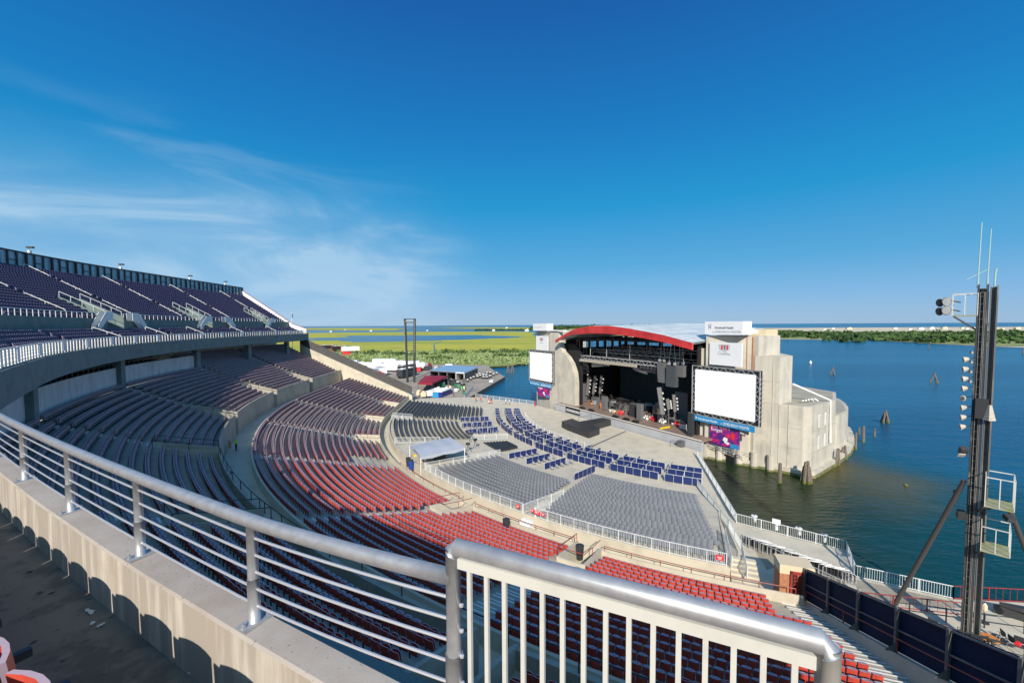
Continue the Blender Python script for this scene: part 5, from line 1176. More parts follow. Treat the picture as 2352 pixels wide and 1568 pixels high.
for k, (r, a) in enumerate(((71.5, 209.5), (71.5, 211.5), (70, 213.5), (68.5, 210))):
    p = P(r, a, 3.4); b = MB(*p); b.box((p[0], p[1], p[2]+.5), (1.6, .9, .9), Pdir(a)); b.box((p[0], p[1], p[2]+1.05), (1.5, .8, .12), Pdir(a), 0, .2); tag(b.build('mixing_desk', [MT['dark'], MT['amp']]), 'dark sound desk cabinet under the grey canopy, %s from the back' % ordn(k+1), 'sound desk', 'sound desks under the canopy')
for k, (x, y) in enumerate(((1082, 1012), (1092, 1026), (1072, 1006), (1075, 1036))):
    p = at(x, y, 21); b = MB(*p)
    for s_ in (0, 2.1, 4.2): b.bar((p[0], p[1], p[2]+1.0), (p[0]+.6*cos(s_), p[1]+.6*sin(s_), p[2]), .06)
    b.box((p[0], p[1], p[2]+1.25), (.7, .3, .35), k, 0); b.bar((p[0], p[1], p[2]+.9), (p[0], p[1], p[2]+1.6), .07); tag(b.build('camera_tripod', MT['dark']), 'black camera tripod right of the grey canopy, %s from the left' % ordn(k+1), 'tripod', 'tripods by the canopy')
# ------------------------------------------------------------------ bins, signs
def bin_(lab, x, y, d, m, h=1.0, lid='dark'):
    p = at(x, y, d); t_ = thing('litter_bin', lab, 'bin', p); b = MB(*p); b.lathe(p, [(.28, 0), (.36, h*.85), (.36, h)], 10); b.build('tub', m, t_); b = MB(*p); b.lathe((p[0], p[1], p[2]+h), [(.38, 0), (.38, .08), (.15, .16)], 10); b.build('lid', MT[lid], t_); return t_
bin_('bright blue recycling bin beside the grey canopy', 944, 1078, 20.9, MT['binblue'], 1.3)
bin_('dark bin standing just behind the bright blue recycling bin', 938, 1070, 20.9, MT['dark'], 1.2)
bin_('dark blue bin on the shaded concourse by the wall', 568, 969, 16.7, MT['navy'], 1.3)
bin_('black bin on the shaded concourse beside the lower stair wall', 524, 1108, 16.7, MT['dark'], 1.1)
bin_('black bin by the red seats at the top of the pit steps', 1163, 1222, 21.0, MT['dark'], 1.3)
bin_('dark bin at the front of the stair opening right of centre', 1332, 1283, 21.2, MT['dark'], 1.2)
p = at(957, 1052, 20.8); b = MB(*p); b.box((p[0], p[1], p[2]+.35), (1.0, .5, .5), .4); b.box((p[0], p[1], p[2]+.65), (.8, .4, .1), .4); b.box((p[0]+.2, p[1], p[2]+.05), (.5, .5, .1), .4); tag(b.build('tool_chest', MT['yellow']), 'small yellow chest on the floor at the corner of the grey canopy', 'chest')
def rsign(lab, r, a, z, w_, h_, txt, sz):
    p = P(r+.12, a, z); an = Pdir(a)+pi/2; t_ = thing('red_sign', lab, 'sign', p, 0, 'red signs on the pit fences'); b = MB(*p); b.box((p[0], p[1], p[2]+h_/2), (w_, .04, h_), an); b.build('board', MT['redsign'], t_)
    o = (p[0]+.03*cos(Pdir(a)), p[1]+.03*sin(Pdir(a)), p[2]+h_*.3)
    if not txt:
        b = MB(*p); e_ = Vector((cos(an), sin(an), 0)); c_ = Vector(o); b.bar(c_-e_*w_*.3+Vector((0, 0, .13)), c_+e_*w_*.3+Vector((0, 0, .13)), .02, .05); b.bar(c_-e_*w_*.2, c_+e_*w_*.2, .02, .04); b.build('white_marks', MT['txt'], t_); return
    text(txt, sz, o, pi/2, an, MT['txt'], t_, align='CENTER')
rsign('red sign reading PIT at the top of the white steps', 74.45, 233.2, 4.45, .72, .42, 'PIT', .36)
rsign('small red sign left of the one reading PIT', 74.45, 232.75, 4.6, .36, .34, '', 0)
rsign('small red sign right of the one reading PIT', 74.45, 233.75, 4.5, .42, .36, '', 0)
rsign('red sign at the right end of the long white pit fence', 74.45, 246.2, 4.5, .6, .42, '', 0)
rsign('red sign at the right end of the middle white pit fence', 74.45, 231.3, 4.5, .45, .42, '', 0)
# ------------------------------------------------------------------ people
def person_mesh(name, pose, top, bottom, short=False, hat=None):
    """skinned skeleton 1.75 m tall facing +y, feet at z = 0"""
    J = {'pel': (0, 0, .95, .15, .11), 'wst': (0, 0, 1.12, .14, .10), 'chs': (0, .01, 1.34, .17, .11), 'nck': (0, 0, 1.50, .055, .055), 'hd0': (0, .01, 1.60, .075, .085), 'hd1': (0, .01, 1.72, .07, .08)}
    for s_, n_ in ((-1, 'l'), (1, 'r')):
        J['sh'+n_] = (s_*.19, 0, 1.43, .06, .06); J['hp'+n_] = (s_*.09, 0, .88, .095, .095); 
        if pose == 'walk': J['kn'+n_] = (s_*.10, .12*s_, .50, .062, .062); J['an'+n_] = (s_*.10, .02+.22*s_, .09, .042, .042); J['to'+n_] = (s_*.11, .16+.22*s_, .04, .04, .03)
        elif pose == 'sit': J['kn'+n_] = (s_*.13, .42, .92, .062, .062); J['an'+n_] = (s_*.13, .44, .50, .042, .042); J['to'+n_] = (s_*.13, .58, .46, .04, .03)
        else: J['kn'+n_] = (s_*.11, .02, .50, .062, .062); J['an'+n_] = (s_*.12, 0, .09, .042, .042); J['to'+n_] = (s_*.13, .14, .04, .04, .03)
        if pose == 'hips': J['el'+n_] = (s_*.36, -.04, 1.20, .042, .042); J['wr'+n_] = (s_*.20, .08, 1.05, .03, .03); J['ha'+n_] = (s_*.15, .10, 1.03, .032, .03)
        else: J['el'+n_] = (s_*.25, -.02, 1.17, .042, .042); J['wr'+n_] = (s_*.25, .10, .95, .03, .03); J['ha'+n_] = (s_*.25, .14, .87, .034, .028)
    E_ = [('pel', 'wst'), ('wst', 'chs'), ('chs', 'nck'), ('nck', 'hd0'), ('hd0', 'hd1')]
    for n_ in 'lr': E_ += [('chs', 'sh'+n_), ('sh'+n_, 'el'+n_), ('el'+n_, 'wr'+n_), ('wr'+n_, 'ha'+n_), ('pel', 'hp'+n_), ('hp'+n_, 'kn'+n_), ('kn'+n_, 'an'+n_), ('an'+n_, 'to'+n_)]
    ks = list(J); me = bpy.data.meshes.new('p'); me.from_pydata([J[k][:3] for k in ks], [(ks.index(a), ks.index(c)) for a, c in E_], [])
    ob = bpy.data.objects.new('p', me); col.objects.link(ob); ob.modifiers.new('s', 'SKIN'); 
    for i, k in enumerate(ks): me.skin_vertices[0].data[i].radius = J[k][3:5]; me.skin_vertices[0].data[i].use_root = (k == 'pel')
    sb = ob.modifiers.new('u', 'SUBSURF'); sb.levels = 1; sb.render_levels = 1
    dg = bpy.context.evaluated_depsgraph_get(); r = bpy.data.meshes.new_from_object(ob.evaluated_get(dg)); bpy.data.objects.remove(ob); r.name = name
    r.materials.clear(); [r.materials.append(x) for x in (MT['skin'], top, bottom, hat or MT['hair'])]
    for p in r.polygons:
        x, y, z = p.center; mi = 0
        if z > 1.70 or (z > 1.58 and y < -.03): mi = 3
        elif z > 1.47: mi = 0
        elif abs(x) > .215 and (z < 1.22): mi = 0
        elif z > .98: mi = 1
        elif z > (.5 if short else .08): mi = 2
        else: mi = 0 if short and z > .1 else 2
        p.material_index = mi
    return r
def person(lab, x, y, d, pose, top, bottom, rz, short=False, hat=None, name='person', z=None):
    p = at(x, y, d); t_ = bpy.data.objects.new('person', person_mesh('body', pose, MT[top], MT[bottom], short, MT[hat] if hat else None)); col.objects.link(t_); t_.location = p if z is None else (p[0], p[1], z); t_.rotation_euler = (0, 0, rz)
    return tag(t_, lab, 'person')
person('person in a lime green shirt and black trousers standing on the shaded concourse', 543, 1036, 16.7, 'hips', 'hiviz', 'pants', 2.6)
person('person in an orange shirt at the far promenade fence, leftmost of the group', *b1(1310, 1000), 22, 'walk', 'shirt1', 'shorts', .5, True)
person('person in a red shirt sitting low by the far promenade fence', *b1(1400, 1015), 22, 'sit', 'shirt4', 'shorts', .5, True)
person('person in a red shirt standing beside the gap in the far promenade fence', *b1(1535, 1035), 22, 'stand', 'shirt4', 'shirt2', 3, True)
person('person in dark clothes beside the one in red at the fence', *b1(1578, 1035), 22, 'walk', 'pants', 'shirt1', 3)
person('person in a pale shirt and teal shorts on the far promenade', *b1(1830, 1048), 22, 'walk', 'shirt2', 'shirt3', 1, True)
person('person in a white shirt behind the one in teal shorts', *b1(1890, 1050), 22, 'walk', 'shirt2', 'shorts', 1, True)
person('person in a red shirt at the fence by the foot of the left tower', *b1(2335, 1085), 22, 'stand', 'shirt4', 'shirt4', 1)
person('person in an orange shirt standing by the box at the left of the stage', *s3(385, 818), 20.2, 'stand', 'shirt1', 'shorts', 2, True)
person('person in tan clothes and red cap at the left of the stage', *s3(730, 880), 20.2, 'stand', 'shirt1', 'orange', 2.5, False, 'redsign')
person('person in black standing on the back lot beside the white booth', *b1(932, 915), 22, 'stand', 'pants', 'pants', 2)
person('person in tan trousers standing near the right end of the stage', *s3(1295, 960), 20.2, 'stand', 'orange', 'shirt1', 3)
b = MB(*at(526, 1028, 16.7)); p = at(526, 1028, 16.7); b.box((p[0], p[1], p[2]+.4), (.4, .3, .8), .3); b.box((p[0], p[1]-.16, p[2]+.3), (.28, .12, .4), .3, 1); b.lathe((p[0], p[1], p[2]+.8), [(.16, 0), (.12, .2), (.03, .28)], 8)
tag(b.build('backpack', [MT['brick'], MT['yellow']]), 'brown and yellow bag propped at the concourse wall by the person in lime', 'bag')
# ------------------------------------------------------------------ pilings and markers
def piling(lab, x, y, top_y, n=1, spread=.35, r=.17, lean=.1, d=24, name='piling'):
    p = at(x, y, d); v = CF+CR*((x-PX)/FP)-CU*((top_y-PY)/FP); zt = EYE+float(v[2]*p[1]/v[1])
    t_ = thing(name, lab, 'piling', p, 0, 'timber pilings in the bay')
    for i in range(n):
        a_ = 2*pi*i/max(n, 1)+.5; dx, dy = (spread*cos(a_), spread*sin(a_)) if n > 1 else (0, 0); h = zt*(1-.12*(i % 3)); b = MB(*p)
        b.tube([(p[0]+dx, p[1]+dy, -1), (p[0]+dx, p[1]+dy, .45)], r*1.05, 8, 1); b.tube([(p[0]+dx, p[1]+dy, .40), (p[0]+dx*(1-lean*4)*.6, p[1]+dy*(1-lean*4)*.6, h)], [r, r*.82], 8, 0); b.build('pole', [MT['pile'], MT['pilegreen']], t_)
piling('cluster of leaning timber pilings far out, left of the open bay', *s4(650, 560), s4(0, 490)[1], 3, 1.0, .28, .25)
piling('pair of leaning timber pilings far out beside the light tower', *s4(1555, 630), s4(0, 540)[1], 3, 1.3, .25, .25)
piling('capped cluster of tall timber pilings in mid water', *s4(1112, 985), s4(0, 872)[1], 4, .7, .2, .2)
piling('short green footed post right of the tall brown post', *s4(1020, 1110), s4(0, 1035)[1])
piling('tall brown post standing off the corner of the stage house', *s4(920, 1160), s4(0, 1015)[1], r=.24)
piling('short post behind the tall brown post', *s4(882, 1090), s4(0, 1025)[1], r=.18)
piling('thin leaning post nearest the curved ledge', *s4(852, 1225), s4(0, 1072)[1], r=.18)
piling('single old post before the right tower wall', *s4(175, 1520), s4(0, 1345)[1], r=.28)
piling('thick cluster of grey pilings at the near corner of the stage house', *s4(412, 1518), s4(0, 1330)[1], 6, .55, .24, .02)
piling('broken posts against the ledge below the drain pipe', *s4(690, 1365), s4(0, 1215)[1], 2, .4, .2)
piling('posts against the curved ledge nearest the open water', *s4(750, 1300), s4(0, 1190)[1], 3, .5, .2)
piling('leftmost broken post against the ledge', *s4(650, 1340), s4(0, 1250)[1], 1, .4, .16)
piling('slim red channel marker far off by the beach', *s4(1502, 325), s4(0, 290)[1], r=.4)
piling('slim white channel marker far off at the right edge', *s4(2342, 372), s4(0, 325)[1], r=.4)
piling('timber dolphin at the mouth of the inlet, left', *b1(1870, 500), b1(0, 350)[1], 2, .6, .3)
piling('timber dolphin at the mouth of the inlet, right', *b1(1945, 500), b1(0, 350)[1], 2, .6, .3)
b = MB(*at(*z8(1307, 178), 24)); p = at(*z8(1307, 178), 24); b.lathe((p[0], p[1], -.1), [(.15, 0), (.25, .15), (.2, .32), (.04, .4)], 10); tag(b.build('float_buoy', MT['pilegreen']), 'tiny green float on the water right of the stage house', 'buoy')
b = MB(*at(*s4(450, 458), 24)); p = at(*s4(450, 458), 24); b.lathe((p[0], p[1], -.1), [(.5, 0), (.8, .5), (.5, 1.1), (.1, 2)], 10); tag(b.build('float_buoy', MT['white']), 'small white buoy beyond the right tower', 'buoy')
# ------------------------------------------------------------------ near right light tower
LX, LY = 31.4, 27.7
LROT, LSC = -.848, .74
lt = thing('light_tower', 'tall dark steel light tower with ladder cage and pale lamps at right', 'light tower', (LX, LY, 2), LROT); lt.scale = (LSC, LSC, 1); o3 = (LX, LY, 2)
def lw(x, y, z):                              # world point to the tower's own frame
    dx, dy = (x-LX)/LSC, (y-LY)/LSC; c, s_ = cos(-LROT), sin(-LROT); return (LX+dx*c-dy*s_, LY+dx*s_+dy*c, z)
b = MB(*o3)
for dx in (-.55, .0): b.bar((LX+dx, LY-.3, 2), (LX+dx+.0, LY-.3, 26.5), .12, .22, 0)
for dx in (-.58, -.02): b.bar((LX+dx, LY+.35, 2), (LX+dx, LY+.35, 26.5), .10, .16, 0)
for i in range(49): 
    z = 2.2+i*.5; b.bar((LX-.55, LY-.4, z), (LX+.0, LY-.4, z), .05, .05, 0)
b.build('ladder_frame', MT['tower_steel'], lt)
b = MB(*o3); b.bar((LX+.36, LY-.05, 2), (LX+.36, LY-.05, 26.3), .42, .06); b.bar((LX+.20, LY-.1, 2), (LX+.20, LY-.1, 26.3), .07, .40); b.bar((LX+.58, LY-.2, 2), (LX+.58, LY-.2, 26.4), .10, .50); b.build('column_beam', MT['tower_grey'], lt)
b = MB(*o3); b.bar((LX+.49, LY-.24, 2), (LX+.49, LY-.24, 26.3), .08, .3); b.bar((LX-.28, LY-.1, 2), (LX-.28, LY-.1, 26.2), .22, .3); b.bar((LX-.27, LY+.2, 2), (LX-.27, LY+.2, 26.2), .62, .06); b.build('cable_tray', MT['dark'], lt)
b = MB(*o3)
for i in range(60): b.bar((LX-.22, LY-.36, 2.1+i*.4), (LX+.12, LY-.36, 2.1+i*.4), .035)
for i in range(12): b.box((LX+.36, LY-.1, 3+i*2.0), (.4, .08, .25), 0)
b.build('ladder_rungs', MT['tower_grey'], lt)
b = MB(*o3)
for x_, r_ in ((-.42, .03), (-.12, .035), (-.2, .03), (.08, .025)): b.tube([(LX+x_, LY-.42, 2), (LX+x_+.02, LY-.44, 14), (LX+x_, LY-.42, 26)], r_, 5)
b.build('conduit', MT['tower_grey'], lt)
b = MB(*o3)
for x_, h_ in ((-.62, 4.1), (-.05, 3.6), (.38, 1.0)): b.tube([(LX+x_, LY, 26.3), (LX+x_, LY, 27.2), (LX+x_+.06, LY, 26.5+h_)], [.07, .05, .035] if h_ > 2 else [.06, .06, .06], 6)
b.bar((LX-1.3, LY, 26.9), (LX-.0, LY, 27.5), .05); b.build('antenna', mat('antenna_green', (.35, .5, .47), .5), lt)
def lampat(z, s_=1, big=.28, d=(-1, -.2, -.35)):
    b = MB(*o3); c = Vector((LX-1.15, LY-.45, z)); dr = Vector(d).normalized()
    b.tube([c-dr*.26, c-dr*.2, c+dr*.02, c+dr*.12, c+dr*.15], [.05, .11, .19, .21, .17], 12, 0); b.tube([c+dr*.15, c+dr*.16], [.14, .14], 12, 2); b.bar(c-dr*.25, (LX-.6, LY-.3, z+.15), .05, .05, 1)
    b.build('floodlight', [MT['lamp'], MT['dark'], MT['greyleg']], lt)
for i in range(8): lampat(21.5-i*.655, d=(-1, -.3, -.25) if i != 4 else (-.3, -1, -.1))
for i in range(4): 
    b = MB(*o3); z = 21.95-i*.65; b.tube([(LX-.7, LY-.3, z), (LX-.85, LY-.4, z+.05)], [.06, .14], 8); b.build('floodlight', MT['lamp'], lt)
def cage(z, x0, x1, y0, y1, h, lamps):
    b = MB(*o3); b.box(((LX+(x0+x1)/2), LY+(y0+y1)/2, z), (abs(x1-x0), abs(y1-y0), .08)); b.build('platform', MT['plat'], lt)
    b = MB(*o3); cs = [(x0, y0), (x1, y0), (x1, y1), (x0, y1)]
    for x_, y_ in cs+[((x0+x1)/2, y0), (x1, (y0+y1)/2)]: b.bar((LX+x_, LY+y_, z), (LX+x_, LY+y_, z+h), .06)
    for (p, q) in zip(cs, cs[1:]+cs[:1]): b.bar((LX+p[0], LY+p[1], z+h), (LX+q[0], LY+q[1], z+h), .06)
    b.build('guard_rail', MT['lightwall'], lt)
    b = MB(*o3); b.bar((LX+x0*.95, LY+y0, z-.05), (LX+(.0 if x1 > 0 else -.5), LY, z-1.0), .1); b.bar((LX+x1*.9, LY+y1, z-.05), (LX+(.2 if x1 > 0 else -.5), LY, z-.9), .1)
    b.build('bracket', MT['dark'], lt)
cage(24.45, -2.1, -.55, -.8, .4, 1.45, 2)
for dz in (.55, 1.15):
    for dx in (-2.45,): 
        b = MB(*o3); c = Vector((LX+dx, LY-.6, 24.3+dz)); dr = Vector((-.35, -.9, -.3)).normalized(); b.tube([c-dr*.35, c-dr*.1, c+dr*.15], [.12, .26, .34], 12, 0); b.tube([c+dr*.15, c+dr*.17], [.27, .27], 12, 1); b.bar(c-dr*.2, (LX-1.6, LY-.3, 24.2+dz), .07, .07, 2); b.build('floodlight', [MT['lamp'], MT['white'], MT['dark']], lt)
        b = MB(*o3); c = Vector((LX+dx-.45, LY-.35, 24.25+dz)); b.tube([c-dr*.3, c+dr*.15], [.14, .3], 10); b.build('floodlight', MT['dark'], lt)
cage(12.2, .45, 2.1, -2.3, .3, 1.9, 0); cage(9.25, .35, 2.0, -2.3, .3, 1.6, 0)
b = MB(*o3); b.box((LX+.0, LY-.6, 18.3), (.8, .5, 1.3), 0, 0); b.lathe((LX+.45, LY-.8, 17.6), [(.42, 0), (.22, .7), (.14, 1.0)], 4, 1); b.build('loudspeaker_horn', [MT['dark'], MT['lamp']], lt)
b = MB(*o3); c = Vector((LX-1.0, LY-.5, 15.3)); b.box(tuple(c), (.5, .4, .5), .5, 0, .6); b.box((c[0]-.1, c[1]-.2, c[2]-.3), (.5, .05, .35), .5, 1, .9); b.box((LX-1.3, LY-.5, 12.3), (.4, .3, .3), .3, 0, .5); b.box((LX-.95, LY-.6, 10.9), (.5, .5, .5), .3, 0, .4); b.box((LX+1.9, LY-.6, 11.4), (.6, .5, .3), .7, 0, .4); b.build('loudspeaker', [MT['dark'], MT['lamp']], lt)
b = MB(*o3); sf = at(2052, 1393, 22); q1, q2 = atY_(2215, 1103, 27.7), atY_(2312, 1152, 27.7); q3 = at(2420, 1420, 20)
b.tube([lw(*q1), lw(sf[0], sf[1], 2)], .19, 10); b.tube([lw(*q2), lw(*q3)], .19, 10); b.build('strut', MT['rust'], lt)
# ------------------------------------------------------------------ far light tower behind the bowl
fx, fy = -40.2, 165.0; ft = thing('light_tower', 'distant twin legged lattice light tower with small lamps behind the bowl', 'light tower', (fx, fy, 1.5)); o3 = (fx, fy, 1.5)
b = MB(*o3)
for s_ in (-1, 1):
    for dy in (-.4, .4):
        b.bar((fx+s_*1.55, fy+dy, 1.5), (fx+s_*2.15, fy+dy, 26.7), .28)
        b.bar((fx+s_*1.05, fy+dy, 1.5), (fx+s_*1.65, fy+dy, 26.7), .16)
    for i in range(24): z = 2+i*1.03; f = i/24*.6; b.bar((fx+s_*(1.05+f), fy-.4, z), (fx+s_*(1.55+f), fy-.4, z+1), .12)
for i in range(12): z = 3.5+i*2.1; f = (z-1.5)/25*.6; b.bar((fx-1.4-f, fy, z), (fx+1.4+f, fy, z), .12)
for z in (26.5, 25.2): b.bar((fx-2.1, fy, z), (fx+2.1, fy, z), .3)
b.build('frame', MT['dark'], ft)
for s_ in (-1, 1):
    for i in range(14):
        z = 13.5+i*.9; b = MB(*o3); x_ = fx+s_*(1.5+(z-1.5)/25*.6); b.lathe((x_, fy-.7, z), [(.12, 0), (.26, .12), (.2, .35)], 8); b.build('floodlight', MT['lamp'], ft)
for i in range(5): b = MB(*o3); b.lathe((fx-1.4+i*.7, fy-.5, 25.4), [(.15, 0), (.28, .15), (.2, .4)], 8); b.build('floodlight', MT['lamp'], ft)
# ------------------------------------------------------------------ back lot
def trailer(name, lab, cat, p, L, W, H, rz, mb, mroof, z0=1.5, grp=None, wheels=True):
    t_ = thing(name, lab, cat, (p[0], p[1], z0), 0, grp); o3 = (p[0], p[1], z0)
    b = MB(*o3); b.box((p[0], p[1], z0+.9+(H-.9)/2), (W, L, H-.9), rz); b.build('body', mb, t_)
    b = MB(*o3); b.box((p[0], p[1], z0+H+.04), (W*.98, L*.98, .09), rz); 
    for f in (-.3, .2): b.box((p[0]-sin(rz)*L*f, p[1]+cos(rz)*L*f, z0+H+.2), (W*.4, 1.2, .25), rz)
    b.build('roof', mroof, t_)
    if wheels:
        b = MB(*o3)
        for f in (-.38, -.3, .36):
            for s_ in (-1, 1):
                c = Vector((p[0]-sin(rz)*L*f+cos(rz)*W*.42*s_, p[1]+cos(rz)*L*f+sin(rz)*W*.42*s_, z0+.48)); ax = Vector((cos(rz), sin(rz), 0)); b.tube([c-ax*.15, c+ax*.15], .48, 10)
        b.build('wheels', MT['dark'], t_)
    return t_
# four open containers with light blue roofs
for k in range(4):
    f = k/4; p0 = at(*b1(520+148*k, 605+12*k), 22.5); p1_ = at(*b1(520+148*(k+1), 605+12*(k+1)), 22.5)
    ex = Vector((p1_[0]-p0[0], p1_[1]-p0[1], 0)); ln = Vector((.17, 1, 0)).normalized()*22; z0 = 1.5; H = 3.7
    ct_ = thing('shipping_container', 'open ended container with light blue roof at the dock, %s from the left' % ordn(k+1), 'container', (p0[0], p0[1], z0), 0, 'open containers on the back lot'); o3 = (p0[0], p0[1], z0)
    A_ = Vector((p0[0], p0[1], z0))+ex*.03; B_ = Vector((p0[0], p0[1], z0))+ex*.97; b = MB(*o3)
    for q in (A_, B_): b.prism([tuple((q-ex*.03).xy), tuple((q+ex*.03).xy), tuple((q+ex*.03+ln).xy), tuple((q-ex*.03+ln).xy)], z0, z0+H)
    b.prism([tuple((A_+ln*.97).xy), tuple((B_+ln*.97).xy), tuple((B_+ln).xy), tuple((A_+ln).xy)], z0, z0+H); b.bar(A_+Vector((0, 0, H-.2)), B_+Vector((0, 0, H-.2)), .3, .4); b.build('walls', MT['greyleg'] if k < 3 else MT['white'], ct_)
    b = MB(*o3); b.prism([tuple((A_-ex*.02).xy), tuple((B_+ex*.02).xy), tuple((B_+ex*.02+ln).xy), tuple((A_-ex*.02+ln).xy)], z0+H, z0+H+.15); b.build('roof', MT['blueroof'], ct_)
    if k == 3: b = MB(*o3); q = B_+ex*.045; b.prism([tuple((q+ln*.03).xy), tuple((q+ex*.01+ln*.03).xy), tuple((q+ex*.01+ln*.95).xy), tuple((q+ln*.95).xy)], z0+.7, z0+H-.4); b.build('side_banner', MT['dark'], ct_)
trailer('tour_bus', 'black tour bus with white roof beside the containers', 'bus', (-46, 182), 13, 2.8, 3.9, -.25, MT['dark'], MT['white'])
trailer('tour_bus', 'second black bus half hidden behind the first one', 'bus', (-50, 198), 13, 2.8, 3.8, -.25, MT['dark'], MT['truss'])
trailer('box_trailer', 'white and aqua trailer seen just over the mesh fence', 'trailer', (-52, 158), 12, 3.0, 3.4, -.15, MT['teal2'], MT['white'])
for k, (x, y, L, rz, mr_) in enumerate(((-62, 178, 14, -.2, 'vinyl'), (-70, 192, 14, .1, 'white'), (-61, 204, 13, 1.3, 'vinyl'), (-74, 215, 15, 1.45, 'vinyl'), (-86, 205, 14, .2, 'white'), (-56, 222, 15, 1.4, 'vinyl'), (-92, 228, 16, 1.5, 'vinyl'), (-72, 236, 14, 1.4, 'white'), (-60, 190, 9, .6, 'truss'), (-106, 236, 14, 1.2, 'vinyl'), (-48, 212, 10, 1.2, 'white'))):
    trailer('white_trailer', 'white roofed trailer parked on the back lot, %s from the dock' % ordn(k+1), 'trailer', (x, y), L, 2.9, 3.6, rz, MT['vinyl'], MT[mr_], grp='white trailers on the back lot')
for k, (x, y, rz) in enumerate(((-177, 403, -.9), (-158, 385, -.9), (-144, 372, -.9))):
    t_ = trailer('semi_truck', 'red cab lorry with black and white trailer at the marsh edge, %s from left' % ordn(k+1), 'lorry', (x, y), 15, 3.2, 4.6, rz, MT['black'] if k < 2 else MT['vinyl'], MT['vinyl'], .9, 'red cab lorries at the marsh edge')
    b = MB(x, y, .9); cx, cy = x-sin(rz)*-9.6, y+cos(rz)*-9.6; cx2, cy2 = x+sin(rz)*-9.6, y-cos(rz)*-9.6; b.box((x-9.6*abs(sin(rz))*(1), y+9.6*cos(rz)*.6, 3.3), (3.2, 4, 4.4), rz); b.build('cab', MT['redsign'], t_)
q = at(*zb(470, 435), 23.2); b = MB(*q); b.box((q[0], q[1], 2.6), (6, 4, 2.4), .3); b.prism([(q[0]-3.4, q[1]-2.4), (q[0]+3.4, q[1]-2.4), (q[0]+3.4, q[1]+2.4), (q[0]-3.4, q[1]+2.4)], 3.8, 4.1); b.box((q[0], q[1], 1.2), (6.2, 4.2, .5), .3); tag(b.build('red_booth', MT['redsign']), 'bright red booth at the marsh edge just past the mesh fence', 'booth')
# coloured tents
def awning(name, lab, corners, h, m, cat='tent', leg=MT['dark'], drop=.5):
    o3 = (corners[0][0], corners[0][1], corners[0][2]); t_ = thing(name, lab, cat, o3); b = MB(*o3); n_ = len(corners); cx = sum(c[0] for c in corners)/n_; cy = sum(c[1] for c in corners)/n_; z = corners[0][2]
    vs = [(c[0], c[1], z+h) for c in corners]+[(cx, cy, z+h*1.35)]+[(c[0], c[1], z+h-drop) for c in corners]
    b.add(vs, [(i, (i+1) % n_, n_) for i in range(n_)]+[(n_+1+i, n_+1+(i+1) % n_, (i+1) % n_, i) for i in range(n_)]); b.build('roof', m, t_); b = MB(*o3)
    for c in corners: b.bar((c[0], c[1], z), (c[0], c[1], z+h), .12)
    b.build('leg', leg, t_); return t_
def q22(x, y, d=22.5): return at(*b1(x, y), d)
awning('red_awning', 'dark red awning over black gear between the fence and the back lot', [(-31.5, 139, 1.6), (-26.5, 137.5, 1.6), (-24.5, 158, 1.6), (-33.5, 160, 1.6)], 3.2, MT['maroon'])
awning('orange_tent', 'small orange tent roof among the white trailers', [(-62, 166, 1.5), (-55, 165, 1.5), (-54, 172, 1.5), (-61, 173, 1.5)], 3.6, MT['orange'])
awning('red_tent', 'small bright red tent among the white trailers', [(-54.5, 160, 1.5), (-50, 160, 1.5), (-50, 165, 1.5), (-54.5, 165, 1.5)], 3.6, MT['redsign'])
p = (-23.5, 133.5, 1.55); bt = thing('white_booth', 'white roofed booth with bright blue skirt behind the far pit block', 'booth', p)
b = MB(*p); b.box((p[0], p[1], 2.4), (5.2, 7.5, 1.7), -.25); b.build('walls', MT['navy'], bt); b = MB(*p); b.box((p[0], p[1], 3.3), (5.5, 7.8, .2), -.25)
for i in range(14): b.box((p[0]+random.uniform(-2, 2), p[1]+random.uniform(-3, 3), 3.6), (random.uniform(.4, 1.1), random.uniform(.4, 1.1), .5), i)
b.build('roof', MT['white'], bt); b = MB(*p); b.box((p[0]-.75, p[1]-3.85, 2.3), (2.6, .1, 1.5), -.25); b.build('skirt', MT['cyan'], bt)
for k, (x, y) in enumerate(((-27.5, 128.5), (-25.8, 129.5), (-29.5, 131), (-31, 127.5))):
    b = MB(x, y, 2); b.box((x, y, 2.7), (1.6, 1.0, 1.3), k*.7); b.lathe((x, y, 3.3), [(.7, 0), (.4, .3), (.1, .5)], 8); tag(b.build('covered_crate', MT['vinyl'] if k % 2 else MT['cream']), 'pale covered crate behind the far pit wall, %s from the booth' % ordn(k+1), 'crate', 'pale crates behind the far pit block')
gn = 'green and black machines on the back lot'
for k, (x, y) in enumerate(((630, 700), (700, 740), (735, 690), (800, 690), (860, 700), (920, 720), (1075, 790))):
    q = q22(x, y); b = MB(*q); mi = 0 if k in (0, 1, 6) else 1
    b.box((q[0], q[1], q[2]+.9), (1.5, 2.2, 1.2), k, mi); b.box((q[0], q[1]+.3, q[2]+1.7), (1.1, 1.0, .6), k, 1); 
    for s_ in (-.6, .6):
        for f_ in (-.8, .8): b.box((q[0]+s_, q[1]+f_, q[2]+.25), (.3, .5, .5), 0, 1)
    tag(b.build('forklift', [MT['green'], MT['dark']]), '%s machine parked on the back lot, %s from the red awning' % ('green' if mi == 0 else 'black', ordn(k+1)), 'machine', gn)
